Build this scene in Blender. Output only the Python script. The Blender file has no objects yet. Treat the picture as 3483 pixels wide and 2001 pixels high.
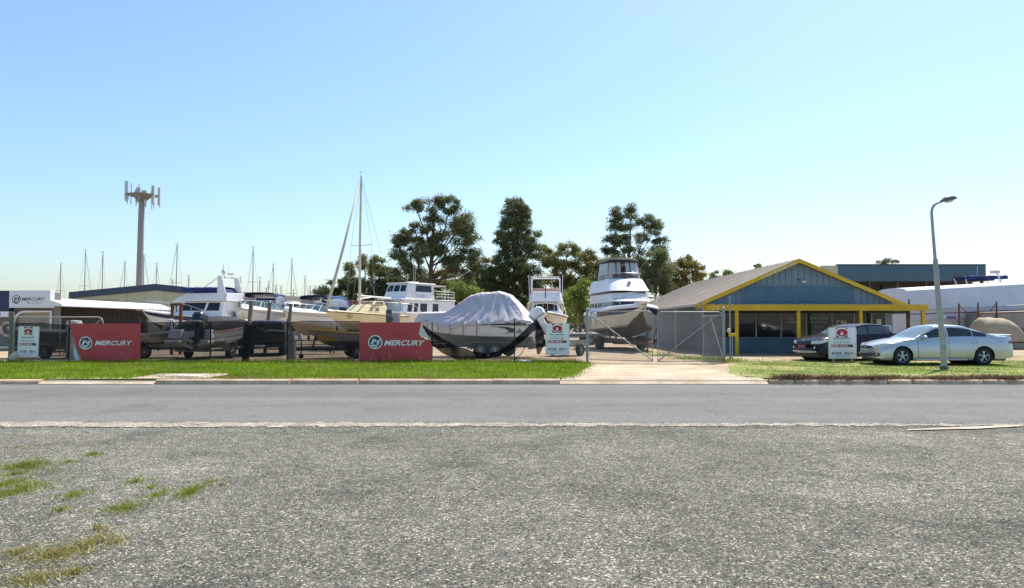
import bpy, bmesh, math, random
import numpy as np
from mathutils import Vector, Matrix
R = math.radians
pi = math.pi
random.seed(7)
rng = np.random.default_rng(11)
sc = bpy.context.scene
col = sc.collection

# ------------------------------------------------------------------ camera, sky, sun, exposure
CAM_H, PITCH, FPX, CX, CY = 1.6, R(2.265), 2515.0, 1741.5, 1000.5
cam_d = bpy.data.cameras.new('camera')
cam_d.sensor_width = 36.0
cam_d.lens = 36.0 * FPX / 3483.0
cam_d.clip_start = 0.1
cam_d.clip_end = 5000
cam = bpy.data.objects.new('camera', cam_d)
cam.location = (0, 0, CAM_H)
cam.rotation_euler = (R(90) + PITCH, 0, 0)
col.objects.link(cam)
sc.camera = cam

SUN_EL, SUN_AZ = R(58), R(36)          # high summer sun behind the yard, to the right
world = bpy.data.worlds.new('World')
sc.world = world
world.use_nodes = True
wn = world.node_tree
bg = wn.nodes['Background']
sky = wn.nodes.new('ShaderNodeTexSky')
sky.sky_type = 'NISHITA'
sky.sun_disc = False
sky.sun_elevation = SUN_EL
sky.sun_rotation = SUN_AZ
sky.altitude = 0
sky.air_density = 1.25
sky.dust_density = 1.1
sky.ozone_density = 7.0
wn.links.new(sky.outputs[0], bg.inputs[0])
bg.inputs[1].default_value = 0.080
sun_d = bpy.data.lights.new('sun', 'SUN')
sun_d.energy = 2.6
sun_d.angle = R(0.9)
sun_d.color = (1.0, 0.91, 0.77)
sun = bpy.data.objects.new('sun', sun_d)
sdir = Vector((math.sin(SUN_AZ) * math.cos(SUN_EL), math.cos(SUN_AZ) * math.cos(SUN_EL), math.sin(SUN_EL)))
sun.rotation_euler = (-sdir).to_track_quat('-Z', 'Y').to_euler()
sun.location = (30, 40, 60)
col.objects.link(sun)
sc.view_settings.view_transform = 'Standard'
sc.view_settings.look = 'None'
sc.view_settings.exposure = 1.30
sc.view_settings.gamma = 1.0
sc.view_settings.use_curve_mapping = False
sc.cycles.max_bounces = 8
sc.cycles.transparent_max_bounces = 24
sc.cycles.use_denoising = True

# ------------------------------------------------------------------ helpers
_sp, _cp = math.sin(PITCH), math.cos(PITCH)
def at(px, py, Y):
    """world point at distance Y seen at photo position (px, py): the survey of the place"""
    u, v = (px - CX) / FPX, (CY - py) / FPX
    t = Y / (_cp - v * _sp)
    return Vector((u * t, Y, CAM_H + t * (_sp + v * _cp)))
def ax(px, Y): return at(px, 1100, Y).x
def az(py, Y): return at(CX, py, Y).z

def lerp(a, b, t): return a + (b - a) * t
def interp(x, pts):
    if x <= pts[0][0]: return pts[0][1]
    for (x0, y0), (x1, y1) in zip(pts, pts[1:]):
        if x <= x1:
            t = (x - x0) / (x1 - x0)
            return y0 + (y1 - y0) * t
    return pts[-1][1]
def smooth_interp(x, pts):
    """Catmull-Rom-like monotone interpolation through pts"""
    n = len(pts)
    if x <= pts[0][0]: return pts[0][1]
    if x >= pts[-1][0]: return pts[-1][1]
    for i in range(n - 1):
        if x <= pts[i + 1][0]:
            x0, y0 = pts[i]; x1, y1 = pts[i + 1]
            h = x1 - x0
            d = (y1 - y0) / h
            def sl(k):
                if k <= 0 or k >= n - 1: return d
                a = (pts[k][1] - pts[k - 1][1]) / (pts[k][0] - pts[k - 1][0])
                b = (pts[k + 1][1] - pts[k][1]) / (pts[k + 1][0] - pts[k][0])
                return 0 if a * b <= 0 else 2 * a * b / (a + b)
            m0, m1 = sl(i), sl(i + 1)
            t = (x - x0) / h
            return ((2 * t ** 3 - 3 * t ** 2 + 1) * y0 + (t ** 3 - 2 * t ** 2 + t) * h * m0
                    + (-2 * t ** 3 + 3 * t ** 2) * y1 + (t ** 3 - t ** 2) * h * m1)

class MB:
    """collects shapes into one mesh object"""
    def __init__(s): s.v = []; s.f = []
    def add(s, vs, fs):
        o = len(s.v)
        s.v += [tuple(p) for p in vs]
        s.f += [tuple(i + o for i in f) for f in fs]
        return s
    def hexa(s, p):   # 0-3 bottom loop, 4-7 top loop
        return s.add(p, [(3, 2, 1, 0), (4, 5, 6, 7), (0, 1, 5, 4), (1, 2, 6, 5), (2, 3, 7, 6), (3, 0, 4, 7)])
    def box(s, x0, x1, y0, y1, z0, z1):
        return s.hexa([(x0, y0, z0), (x1, y0, z0), (x1, y1, z0), (x0, y1, z0),
                       (x0, y0, z1), (x1, y0, z1), (x1, y1, z1), (x0, y1, z1)])
    def tube(s, p0, p1, r0, r1=None, n=8):
        return s.path([p0, p1], [r0, r0 if r1 is None else r1], n)
    def path(s, pts, r, n=8, close=False):
        pts = [Vector(p) for p in pts]
        k = len(pts)
        if not isinstance(r, (list, tuple)): r = [r] * k
        rings = []
        up = None
        for i in range(k):
            if close: d = pts[(i + 1) % k] - pts[i - 1]
            elif i == 0: d = pts[1] - pts[0]
            elif i == k - 1: d = pts[-1] - pts[-2]
            else: d = (pts[i + 1] - pts[i]).normalized() + (pts[i] - pts[i - 1]).normalized()
            if d.length < 1e-9: d = Vector((0, 0, 1))
            d.normalize()
            if up is None:
                a = Vector((0, 0, 1)) if abs(d.z) < .9 else Vector((1, 0, 0))
                u = d.cross(a).normalized()
            else:
                u = (up - d * up.dot(d))
                if u.length < 1e-6: u = d.orthogonal()
                u.normalize()
            up = u
            w = d.cross(u)
            rings.append([pts[i] + (u * math.cos(2 * pi * j / n) + w * math.sin(2 * pi * j / n)) * r[i] for j in range(n)])
        vs = [p for ring in rings for p in ring]
        fs = []
        for i in range(k if close else k - 1):
            a, b = i * n, ((i + 1) % k) * n
            for j in range(n):
                fs.append((a + j, a + (j + 1) % n, b + (j + 1) % n, b + j))
        if not close:
            fs.append(tuple(range(n - 1, -1, -1)))
            fs.append(tuple((k - 1) * n + j for j in range(n)))
        return s.add(vs, fs)
    def loft(s, rings, closed=True, caps=True):
        n = len(rings[0]); k = len(rings)
        vs = [p for r in rings for p in r]
        fs = []
        for i in range(k - 1):
            for j in range(n if closed else n - 1):
                fs.append((i * n + j, i * n + (j + 1) % n, (i + 1) * n + (j + 1) % n, (i + 1) * n + j))
        if caps:
            fs.append(tuple(range(n - 1, -1, -1)))
            fs.append(tuple((k - 1) * n + j for j in range(n)))
        return s.add(vs, fs)
    def lathe(s, prof, n=20, c=(0, 0, 0), axis='z', caps=True):
        rings = []
        for r, h in prof:
            ring = []
            for j in range(n):
                a = 2 * pi * j / n
                p = (r * math.cos(a), r * math.sin(a), h)
                if axis == 'y': p = (p[0], p[2], p[1])
                if axis == 'x': p = (p[2], p[0], p[1])
                ring.append((p[0] + c[0], p[1] + c[1], p[2] + c[2]))
            rings.append(ring)
        return s.loft(rings, caps=caps)
    def ellipsoid(s, c, r, n=12, m=8):
        prof = [(max(1e-3, math.sin(pi * i / m)), -math.cos(pi * i / m)) for i in range(m + 1)]
        o = len(s.v)
        s.lathe(prof, n)
        for i in range(o, len(s.v)):
            p = s.v[i]
            s.v[i] = (c[0] + p[0] * r[0], c[1] + p[1] * r[1], c[2] + p[2] * r[2])
        return s
    def prism(s, poly, d, o=(0, 0, 0)):
        """polygon [(x,z)] in the XZ plane facing -Y, extruded d towards +Y"""
        n = len(poly)
        vs = [(x + o[0], o[1], z + o[2]) for x, z in poly] + [(x + o[0], o[1] + d, z + o[2]) for x, z in poly]
        fs = [tuple(range(n)), tuple(range(2 * n - 1, n - 1, -1))]
        for i in range(n):
            j = (i + 1) % n
            fs.append((i, i + n, j + n, j))
        return s.add(vs, fs)
    def grid(s, nu, nv, fn):
        vs = [fn(i / nu, j / nv) for j in range(nv + 1) for i in range(nu + 1)]
        fs = [(j * (nu + 1) + i, j * (nu + 1) + i + 1, (j + 1) * (nu + 1) + i + 1, (j + 1) * (nu + 1) + i)
              for j in range(nv) for i in range(nu)]
        return s.add(vs, fs)
    def quad(s, a, b, c, d): return s.add([a, b, c, d], [(0, 1, 2, 3)])
    def build(s, name, mat, parent=None, smooth=False, bevel=0.0, label=None, fix=True, auto=None):
        me = bpy.data.meshes.new(name)
        me.from_pydata(s.v, [], s.f)
        if fix:
            bm = bmesh.new(); bm.from_mesh(me)
            bmesh.ops.recalc_face_normals(bm, faces=bm.faces)
            if bevel:
                bmesh.ops.bevel(bm, geom=list(bm.edges), offset=bevel, segments=2 if bevel > .015 else 1, affect='EDGES', profile=.6)
            bm.to_mesh(me); bm.free()
        if smooth:
            if auto:
                me.shade_smooth()
                bm = bmesh.new(); bm.from_mesh(me)
                for e in bm.edges:
                    if len(e.link_faces) == 2 and e.calc_face_angle(0) > R(auto): e.smooth = False
                bm.to_mesh(me); bm.free()
            else:
                me.polygons.foreach_set('use_smooth', [True] * len(me.polygons))
        me.materials.append(mat)
        o = bpy.data.objects.new(name, me)
        col.objects.link(o)
        if parent is not None: o.parent = parent
        if label: o['label'] = label
        return o

def big_mesh(name, verts, quads, mat, parent=None, tri=False):
    """large mesh from numpy arrays"""
    k = 3 if tri else 4
    me = bpy.data.meshes.new(name)
    nv, nf = len(verts), len(quads)
    me.vertices.add(nv); me.loops.add(nf * k); me.polygons.add(nf)
    me.vertices.foreach_set('co', np.asarray(verts, np.float32).ravel())
    me.loops.foreach_set('vertex_index', np.asarray(quads, np.int32).ravel())
    me.polygons.foreach_set('loop_start', np.arange(0, nf * k, k, dtype=np.int32))
    me.polygons.foreach_set('loop_total', np.full(nf, k, np.int32))
    me.update(calc_edges=True)
    me.materials.append(mat)
    o = bpy.data.objects.new(name, me)
    col.objects.link(o)
    if parent is not None: o.parent = parent
    return o

def tag(o, label, cat, group=None):
    o['label'] = label; o['category'] = cat
    if group: o['group'] = group
    return o
def struct(o): o['kind'] = 'structure'; return o
def stuff(o, label=None, cat=None):
    o['kind'] = 'stuff'
    if label: o['label'] = label
    if cat: o['category'] = cat
    return o
def thing(name, label, cat, loc=(0, 0, 0), rz=0.0, group=None):
    o = bpy.data.objects.new(name, None)
    o.empty_display_size = .3
    col.objects.link(o)
    o.location = loc; o.rotation_euler = (0, 0, rz)
    return tag(o, label, cat, group)
def copy_tree(o, parent=None):
    c = o.copy(); col.objects.link(c)
    if parent is not None: c.parent = parent
    for ch in list(o.children): copy_tree(ch, c)
    return c

# ------------------------------------------------------------------ materials
_M = {}
def M(name, base=(.5, .5, .5), rough=.5, metal=0.0, var=.12, vs=3.0, bump=0.0, bs=40.0, spec=.5, coat=0.0, dirt=None, ds=1.5, da=.4, trans=0.0, stretch=None):
    if name in _M: return _M[name]
    m = bpy.data.materials.new(name); m.use_nodes = True
    nt = m.node_tree; N = nt.nodes; Lk = nt.links
    b = N['Principled BSDF']
    b.inputs['Roughness'].default_value = rough
    b.inputs['Metallic'].default_value = metal
    b.inputs['Specular IOR Level'].default_value = spec
    b.inputs['Coat Weight'].default_value = coat
    b.inputs['Base Color'].default_value = (*base, 1)
    tc = N.new('ShaderNodeTexCoord')
    src = tc.outputs['Object']
    if stretch:
        mp = N.new('ShaderNodeMapping'); mp.inputs['Scale'].default_value = stretch
        Lk.new(src, mp.inputs['Vector']); src = mp.outputs[0]
    if var or dirt:
        n1 = N.new('ShaderNodeTexNoise'); n1.inputs['Scale'].default_value = vs; n1.inputs['Detail'].default_value = 5
        Lk.new(src, n1.inputs['Vector'])
        rp = N.new('ShaderNodeMapRange')
        rp.inputs[1].default_value = .3; rp.inputs[2].default_value = .7
        rp.inputs[3].default_value = 1 - var; rp.inputs[4].default_value = 1 + var
        Lk.new(n1.outputs[0], rp.inputs[0])
        mx = N.new('ShaderNodeVectorMath'); mx.operation = 'SCALE'
        mx.inputs[0].default_value = base
        Lk.new(rp.outputs[0], mx.inputs['Scale'])
        out = mx.outputs[0]
        if dirt:
            n2 = N.new('ShaderNodeTexNoise'); n2.inputs['Scale'].default_value = ds; n2.inputs['Detail'].default_value = 7
            n2.inputs['Roughness'].default_value = .65
            Lk.new(src, n2.inputs['Vector'])
            r2 = N.new('ShaderNodeMapRange'); r2.inputs[1].default_value = .48; r2.inputs[2].default_value = .72
            r2.inputs[3].default_value = 0; r2.inputs[4].default_value = da
            Lk.new(n2.outputs[0], r2.inputs[0])
            mc = N.new('ShaderNodeMix'); mc.data_type = 'RGBA'
            Lk.new(r2.outputs[0], mc.inputs[0]); Lk.new(out, mc.inputs[6]); mc.inputs[7].default_value = (*dirt, 1)
            out = mc.outputs[2]
        Lk.new(out, b.inputs['Base Color'])
    if bump:
        n3 = N.new('ShaderNodeTexNoise'); n3.inputs['Scale'].default_value = bs; n3.inputs['Detail'].default_value = 4
        Lk.new(src, n3.inputs['Vector'])
        bp = N.new('ShaderNodeBump'); bp.inputs['Strength'].default_value = min(1, bump); bp.inputs['Distance'].default_value = .02 * max(1, bump)
        Lk.new(n3.outputs[0], bp.inputs['Height']); Lk.new(bp.outputs[0], b.inputs['Normal'])
    if trans:
        b.inputs['Transmission Weight'].default_value = trans
    _M[name] = m
    return m

def see_through(name, base, opacity, rough=.6, spec=.3, var=.0):
    """woven cloth or tinted film that lets part of the light straight through"""
    if name in _M: return _M[name]
    m = bpy.data.materials.new(name); m.use_nodes = True
    nt = m.node_tree; N = nt.nodes; Lk = nt.links
    b = N['Principled BSDF']
    b.inputs['Base Color'].default_value = (*base, 1); b.inputs['Roughness'].default_value = rough
    b.inputs['Specular IOR Level'].default_value = spec
    t = N.new('ShaderNodeBsdfTransparent'); mx = N.new('ShaderNodeMixShader')
    mx.inputs[0].default_value = opacity
    Lk.new(t.outputs[0], mx.inputs[1]); Lk.new(b.outputs[0], mx.inputs[2])
    Lk.new(mx.outputs[0], N['Material Output'].inputs['Surface'])
    if var:
        tc = N.new('ShaderNodeTexCoord'); n = N.new('ShaderNodeTexNoise'); n.inputs['Scale'].default_value = 2.5; n.inputs['Detail'].default_value = 6
        Lk.new(tc.outputs['Object'], n.inputs['Vector'])
        r = N.new('ShaderNodeMapRange'); r.inputs[1].default_value = .3; r.inputs[2].default_value = .7
        r.inputs[3].default_value = opacity - var; r.inputs[4].default_value = min(1, opacity + var)
        Lk.new(n.outputs[0], r.inputs[0]); Lk.new(r.outputs[0], mx.inputs[0])
    _M[name] = m
    return m

def leaf_mat(name, c0, c1, c2, transl=.25):
    """foliage: every leaf its own tint"""
    if name in _M: return _M[name]
    m = bpy.data.materials.new(name); m.use_nodes = True
    nt = m.node_tree; N = nt.nodes; Lk = nt.links
    b = N['Principled BSDF']; b.inputs['Roughness'].default_value = .55; b.inputs['Specular IOR Level'].default_value = .25
    g = N.new('ShaderNodeNewGeometry')
    cr = N.new('ShaderNodeValToRGB')
    e = cr.color_ramp.elements
    e[0].position = 0; e[0].color = (*c0, 1); e[1].position = 1; e[1].color = (*c2, 1)
    k = cr.color_ramp.elements.new(.55); k.color = (*c1, 1)
    Lk.new(g.outputs['Random Per Island'], cr.inputs[0])
    tc = N.new('ShaderNodeTexCoord'); n = N.new('ShaderNodeTexNoise'); n.inputs['Scale'].default_value = .45; n.inputs['Detail'].default_value = 3
    Lk.new(tc.outputs['Object'], n.inputs['Vector'])
    r = N.new('ShaderNodeMapRange'); r.inputs[1].default_value = .3; r.inputs[2].default_value = .7; r.inputs[3].default_value = .75; r.inputs[4].default_value = 1.25
    Lk.new(n.outputs[0], r.inputs[0])
    sc_ = N.new('ShaderNodeVectorMath'); sc_.operation = 'SCALE'
    Lk.new(cr.outputs[0], sc_.inputs[0]); Lk.new(r.outputs[0], sc_.inputs['Scale'])
    Lk.new(sc_.outputs[0], b.inputs['Base Color'])
    t = N.new('ShaderNodeBsdfTranslucent'); Lk.new(sc_.outputs[0], t.inputs[0])
    mx = N.new('ShaderNodeMixShader'); mx.inputs[0].default_value = transl
    Lk.new(b.outputs[0], mx.inputs[1]); Lk.new(t.outputs[0], mx.inputs[2])
    Lk.new(mx.outputs[0], N['Material Output'].inputs['Surface'])
    _M[name] = m
    return m

def ground_mat(name, c0, c1, c2, s_big, s_fine, rough=.95, bump=.5, stones=0.0, speck=None, dark=None, streak=False, stain=None):
    """ground: broad patches, fine grain, optional stone chips of their own colour"""
    if name in _M: return _M[name]
    m = bpy.data.materials.new(name); m.use_nodes = True
    nt = m.node_tree; N = nt.nodes; Lk = nt.links
    b = N['Principled BSDF']; b.inputs['Roughness'].default_value = rough; b.inputs['Specular IOR Level'].default_value = .25
    tc = N.new('ShaderNodeTexCoord'); src = tc.outputs['Object']
    s2 = src
    if streak:
        mp = N.new('ShaderNodeMapping'); mp.inputs['Scale'].default_value = (.05, 1, 1); Lk.new(src, mp.inputs[0]); s2 = mp.outputs[0]
    n1 = N.new('ShaderNodeTexNoise'); n1.inputs['Scale'].default_value = s_big; n1.inputs['Detail'].default_value = 6; n1.inputs['Roughness'].default_value = .6
    Lk.new(s2, n1.inputs['Vector'])
    cr = N.new('ShaderNodeValToRGB'); e = cr.color_ramp.elements
    e[0].position = .3; e[0].color = (*c0, 1); e[1].position = .7; e[1].color = (*c2, 1)
    k = cr.color_ramp.elements.new(.5); k.color = (*c1, 1)
    Lk.new(n1.outputs[0], cr.inputs[0])
    out = cr.outputs[0]
    if stain:      # worn and oily patches, each with its own shape
        for (sc_, lo, hi, f) in stain:
            n4 = N.new('ShaderNodeTexNoise'); n4.inputs['Scale'].default_value = sc_; n4.inputs['Detail'].default_value = 8; n4.inputs['Roughness'].default_value = .7
            Lk.new(src, n4.inputs['Vector'])
            r4 = N.new('ShaderNodeMapRange'); r4.inputs[1].default_value = lo; r4.inputs[2].default_value = hi; r4.inputs[3].default_value = 1; r4.inputs[4].default_value = f
            Lk.new(n4.outputs[0], r4.inputs[0])
            q4 = N.new('ShaderNodeVectorMath'); q4.operation = 'SCALE'; Lk.new(out, q4.inputs[0]); Lk.new(r4.outputs[0], q4.inputs['Scale'])
            out = q4.outputs[0]
    if stones:
        v = N.new('ShaderNodeTexVoronoi'); v.inputs['Scale'].default_value = stones; v.inputs['Randomness'].default_value = 1
        Lk.new(src, v.inputs['Vector'])
        sv = N.new('ShaderNodeSeparateColor'); Lk.new(v.outputs['Color'], sv.inputs[0])
        cs = N.new('ShaderNodeValToRGB'); es = cs.color_ramp.elements
        es[0].position = 0; es[0].color = (*dark, 1); es[1].position = 1; es[1].color = (*speck, 1)
        k2 = cs.color_ramp.elements.new(.45); k2.color = (.9, .9, .9, 1)
        k3 = cs.color_ramp.elements.new(.86); k3.color = (1.2, 1.2, 1.15, 1)
        Lk.new(sv.outputs[0], cs.inputs[0])
        mm = N.new('ShaderNodeMix'); mm.data_type = 'RGBA'; mm.blend_type = 'MULTIPLY'; mm.inputs[0].default_value = 1; mm.clamp_result = False
        Lk.new(out, mm.inputs[6]); Lk.new(cs.outputs[0], mm.inputs[7])
        out = mm.outputs[2]
        hgt = v.outputs['Distance']
    n2 = N.new('ShaderNodeTexNoise'); n2.inputs['Scale'].default_value = s_fine; n2.inputs['Detail'].default_value = 5
    Lk.new(src, n2.inputs['Vector'])
    r = N.new('ShaderNodeMapRange'); r.inputs[1].default_value = .3; r.inputs[2].default_value = .7; r.inputs[3].default_value = .8; r.inputs[4].default_value = 1.2
    Lk.new(n2.outputs[0], r.inputs[0])
    q = N.new('ShaderNodeVectorMath'); q.operation = 'SCALE'; Lk.new(out, q.inputs[0]); Lk.new(r.outputs[0], q.inputs['Scale'])
    Lk.new(q.outputs[0], b.inputs['Base Color'])
    bp = N.new('ShaderNodeBump'); bp.inputs['Strength'].default_value = bump; bp.inputs['Distance'].default_value = .012
    if stones:
        bp.invert = True
        Lk.new(hgt, bp.inputs['Height'])
    else: Lk.new(n2.outputs[0], bp.inputs['Height'])
    Lk.new(bp.outputs[0], b.inputs['Normal'])
    _M[name] = m
    return m

# common materials
white_gel = M('white_gelcoat', (.80, .80, .78), .28, var=.04, vs=1.2, spec=.5, dirt=(.55, .5, .4), ds=1.3, da=.25)
cream_gel = M('cream_gelcoat', (.76, .66, .40), .35, var=.05, vs=1.0, dirt=(.5, .40, .22), ds=1.5, da=.3)
cream_low = M('cream_hull', (.70, .64, .50), .4, var=.05, dirt=(.4, .33, .22), ds=1.2, da=.35)
navy_paint = M('navy_paint', (.02, .025, .09), .35, var=.1)
navy_canvas = M('navy_canvas', (.018, .03, .14), .8, var=.15, vs=5, bump=.3, bs=12)
blue_canvas = M('blue_canvas', (.03, .07, .22), .8, var=.15, vs=5, bump=.3, bs=12)
black_canvas = M('black_canvas', (.014, .014, .018), .8, var=.2, vs=6, bump=.3, bs=10)
maroon_canvas = M('maroon_canvas', (.11, .018, .025), .8, var=.2, vs=6, bump=.3, bs=10)
maroon_paint = M('maroon_paint', (.10, .02, .03), .45, var=.15)
antifoul = M('brown_antifouling', (.10, .055, .04), .8, var=.3, vs=2.0, dirt=(.05, .035, .03), ds=2, da=.6)
dark_glass = M('dark_glass', (.010, .011, .016), .10, var=0, spec=.35)
steel_rail = M('stainless_rail', (.62, .62, .6), .28, metal=.9, var=.05)
galv = M('galvanised_steel', (.36, .38, .38), .5, metal=.55, var=.18, vs=9, dirt=(.2, .15, .1), ds=4, da=.3)
rust = M('rusty_steel', (.13, .045, .025), .85, var=.35, vs=8, bump=.4, bs=30)
rubber = M('tyre_rubber', (.018, .018, .019), .85, var=.2, vs=10)
alloy = M('alloy_wheel', (.55, .56, .58), .28, metal=.85, var=.05)
black_plastic = M('black_plastic', (.015, .015, .017), .45, var=.1)
white_paint = M('white_paint', (.8, .8, .79), .45, var=.04, dirt=(.5, .48, .42), ds=2, da=.25)
alu = M('raw_aluminium', (.52, .53, .53), .42, metal=.6, var=.08, vs=3, dirt=(.3, .3, .3), ds=2, da=.3)
timber_old = M('weathered_timber', (.20, .16, .13), .85, var=.3, vs=5, bump=.6, bs=20, stretch=(6, 6, .8))
# ------------------------------------------------------------------ the setting: ground, road, kerbs, verges
dirt = ground_mat('yard_dirt', (.30, .225, .145), (.40, .31, .205), (.50, .41, .29), .35, 14, bump=.6)
chip = ground_mat('chip_seal', (.138, .132, .106), (.178, .171, .139), (.230, .221, .182), .30, 7, bump=1.0, stones=72, speck=(3.8, 3.7, 3.4), dark=(.34, .34, .35), stain=[(.8, .50, .66, .62), (.45, .54, .70, 1.55), (3.0, .55, .75, .75)])
asphalt = ground_mat('worn_asphalt', (.150, .147, .139), (.180, .176, .166), (.212, .206, .192), .5, 60, bump=.35, stones=120, speck=(1.7, 1.7, 1.65), dark=(.7, .7, .7), streak=True, stain=[(.6, .50, .68, .80), (2.5, .55, .75, 1.15)])
pale_grit = ground_mat('pale_grit', (.17, .16, .14), (.40, .35, .28), (.58, .53, .44), 2.6, 20, bump=1.0, stones=45, speck=(1.5, 1.5, 1.5), dark=(.35, .33, .3))
concrete = ground_mat('old_concrete', (.38, .29, .19), (.50, .42, .31), (.60, .54, .44), 1.1, 25, bump=.6, stain=[(1.6, .5, .7, .78), (6, .5, .75, .85)])
kerb_mat = ground_mat('kerb_concrete', (.46, .32, .19), (.56, .43, .28), (.62, .52, .37), 1.3, 20, bump=.3)
turf = ground_mat('turf_base', (.10, .14, .010), (.14, .21, .014), (.22, .25, .05), .8, 30, bump=.6)
dry_turf = ground_mat('patchy_turf', (.40, .32, .17), (.24, .26, .075), (.16, .24, .035), .55, 18, bump=.6, stain=[(2.0, .5, .7, 1.25)])

sandy = ground_mat('sandy_driveway', (.40, .30, .19), (.54, .44, .31), (.66, .58, .46), .8, 30, bump=.9, stones=30, speck=(1.25, 1.22, 1.15), dark=(.75, .72, .68), stain=[(1.6, .5, .7, .8), (5, .5, .75, .85)])
KY = 19.36        # road side of the far kerb
VZ = .125         # verge level
# one sheet to the horizon, stepping up from road level to yard level behind the kerb
g = MB()
ys = [(-60, -.03), (KY + .1, -.03), (KY + .2, VZ - .03), (27.6, VZ - .012), (30, .14), (60, .16), (140, .2), (2500, .2)]
xs = [-2500, -300, -60, -20, 0, 20, 60, 300, 2500]
for (y0, z0), (y1, z1) in zip(ys, ys[1:]):
    for x0, x1 in zip(xs, xs[1:]):
        g.quad((x0, y0, z0), (x1, y0, z0), (x1, y1, z1), (x0, y1, z1))
struct(g.build('ground', dirt, fix=False))
def sheet(name, x0, x1, y0, y1, z, mat, nx=1, ny=1, wob=0.0):
    m = MB()
    def fn(u, v):
        x, y = lerp(x0, x1, u), lerp(y0, y1, v)
        return (x, y, z + (wob * (math.sin(x * 1.7 + y * 2.3) + math.sin(x * .6 - y * 1.1)) if wob else 0))
    m.grid(nx, ny, fn)
    return struct(m.build(name, mat, fix=False))
sheet('road_shoulder', -300, 300, -12, 11.9, .0, chip)
sheet('road', -300, 300, 11.72, KY + .06, .006, asphalt)

def ragged(name, pts_near, pts_far, z, mat, amp=.06, seed=1, n=6):
    """sheet between two ragged edges"""
    r = random.Random(seed)
    def dens(pts):
        out = []
        for (x0, y0), (x1, y1) in zip(pts, pts[1:]):
            for k in range(n): out.append((lerp(x0, x1, k / n), lerp(y0, y1, k / n)))
        out.append(pts[-1])
        return [(x + r.uniform(-amp, amp) * .3, y + r.uniform(-amp, amp)) for x, y in out]
    a, b = dens(pts_near), dens(pts_far)
    m = MB()
    vs = [(x, y, z) for x, y in a] + [(x, y, z) for x, y in b]
    k = len(a)
    m.add(vs, [(i, i + 1, k + i + 1, k + i) for i in range(k - 1)])
    return struct(m.build(name, mat, fix=False))
xsn = [-40 + 2.5 * i for i in range(33)]
def strip_y(x, e):   # grit washed up along the edge of the seal
    w = interp(x, [(-40, .50), (-6, .48), (0, .34), (5, .26), (9, .10), (12, .05), (40, .05)])
    return 11.68 + (w * .55 if e else -w * .45) + .04 * math.sin(x * 1.3)
ragged('grit_strip', [(x, strip_y(x, 0)) for x in xsn], [(x, strip_y(x, 1)) for x in xsn], .011, pale_grit, .10, 3, 22)
ragged('dust_patch', [(5.9, 11.05), (7.0, 11.2), (7.9, 11.5)], [(5.9, 11.12), (6.8, 11.38), (7.9, 11.6)], .016, concrete, .012, 5, 3)

# loose chips lying on the near shoulder and thickly in the grit strip
def chips(name, n, xr, yfn, smin, smax, mat, label):
    base = np.array([(1, 0, 0), (0, 1, 0), (-1, 0, 0), (0, -1, 0), (0, 0, .8), (0, 0, -.5)], float)
    faces = np.array([(0, 1, 4), (1, 2, 4), (2, 3, 4), (3, 0, 4), (1, 0, 5), (2, 1, 5), (3, 2, 5), (0, 3, 5)])
    x = rng.uniform(xr[0], xr[1], n); y = yfn(n, x)
    s = rng.uniform(smin, smax, n) ** 1.0
    a = rng.uniform(0, 2 * pi, n)
    v = base[None] * (s[:, None, None] * rng.uniform(.6, 1.25, (n, 6, 3)))
    ca, sa = np.cos(a)[:, None], np.sin(a)[:, None]
    vx = v[..., 0] * ca - v[..., 1] * sa; vy = v[..., 0] * sa + v[..., 1] * ca
    v = np.stack([vx + x[:, None], vy + y[:, None], v[..., 2] * .8 + .004 + s[:, None] * .3], -1)
    f = (faces[None] + (np.arange(n) * 6)[:, None, None]).reshape(-1, 3)
    return stuff(big_mesh(name, v.reshape(-1, 3), f, mat, tri=True), label, 'gravel')
chip_loose = leaf_mat('loose_chips', (.07, .07, .068), (.16, .155, .145), (.62, .60, .55), 0.0)
chips('loose_gravel', 26000, (-5.2, 5.2), lambda n, x: 4.2 + 7.2 * rng.uniform(0, 1, n) ** 1.5, .003, .0085, chip_loose, 'loose grey and white stone chips over the near shoulder')
pale_loose = leaf_mat('loose_pale_chips', (.22, .18, .13), (.45, .39, .31), (.75, .70, .62), 0.0)
chips('loose_pale_gravel', 14000, (-12, 10), lambda n, x: 11.66 + rng.normal(0, .19, n) * np.interp(x, [-12, 4, 10], [1.1, .9, .6]), .006, .016, pale_loose, 'pale loose stones along the edge of the sealed road')

chips('road_grit', 900, (-13, 13), lambda n, x: rng.uniform(11.9, 19.2, n), .006, .016, pale_loose, 'scattered pale grit and crumbs on the road')
# kerbs, one stone after another
def kerb_run(name, x0, x1, step, top, label=None):
    first = None
    k = MB()
    prof = [(KY, 0.0), (KY + .025, top - .035), (KY + .06, top - .005), (KY + .09, top), (KY + .30, top), (KY + .30, -.03), (KY, -.03)]
    n = max(1, int(round((x1 - x0) / step))); w = (x1 - x0) / n
    root = bpy.data.objects.new(name, None); col.objects.link(root); struct(root)
    root.location = (x0, 0, 0)
    k.loft([[(xx, y, z) for y, z in prof] for xx in (.006, w - .006)])
    o = k.build('kerb_stone', kerb_mat, root)
    for i in range(1, n):
        c = o.copy(); col.objects.link(c); c.parent = root
        c.location = (i * w, random.uniform(-.006, .006), random.uniform(-.006, .004))
        c.rotation_euler = (0, 0, random.uniform(-.003, .003))
    return root
kerb_run('kerb', ax(530, KY), ax(1900, KY), 1.8, .135)
kerb_run('kerb', -30, ax(132, KY), 2.0, .12)
kerb_run('kerb', ax(2620, KY), 34, .62, .125)
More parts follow.
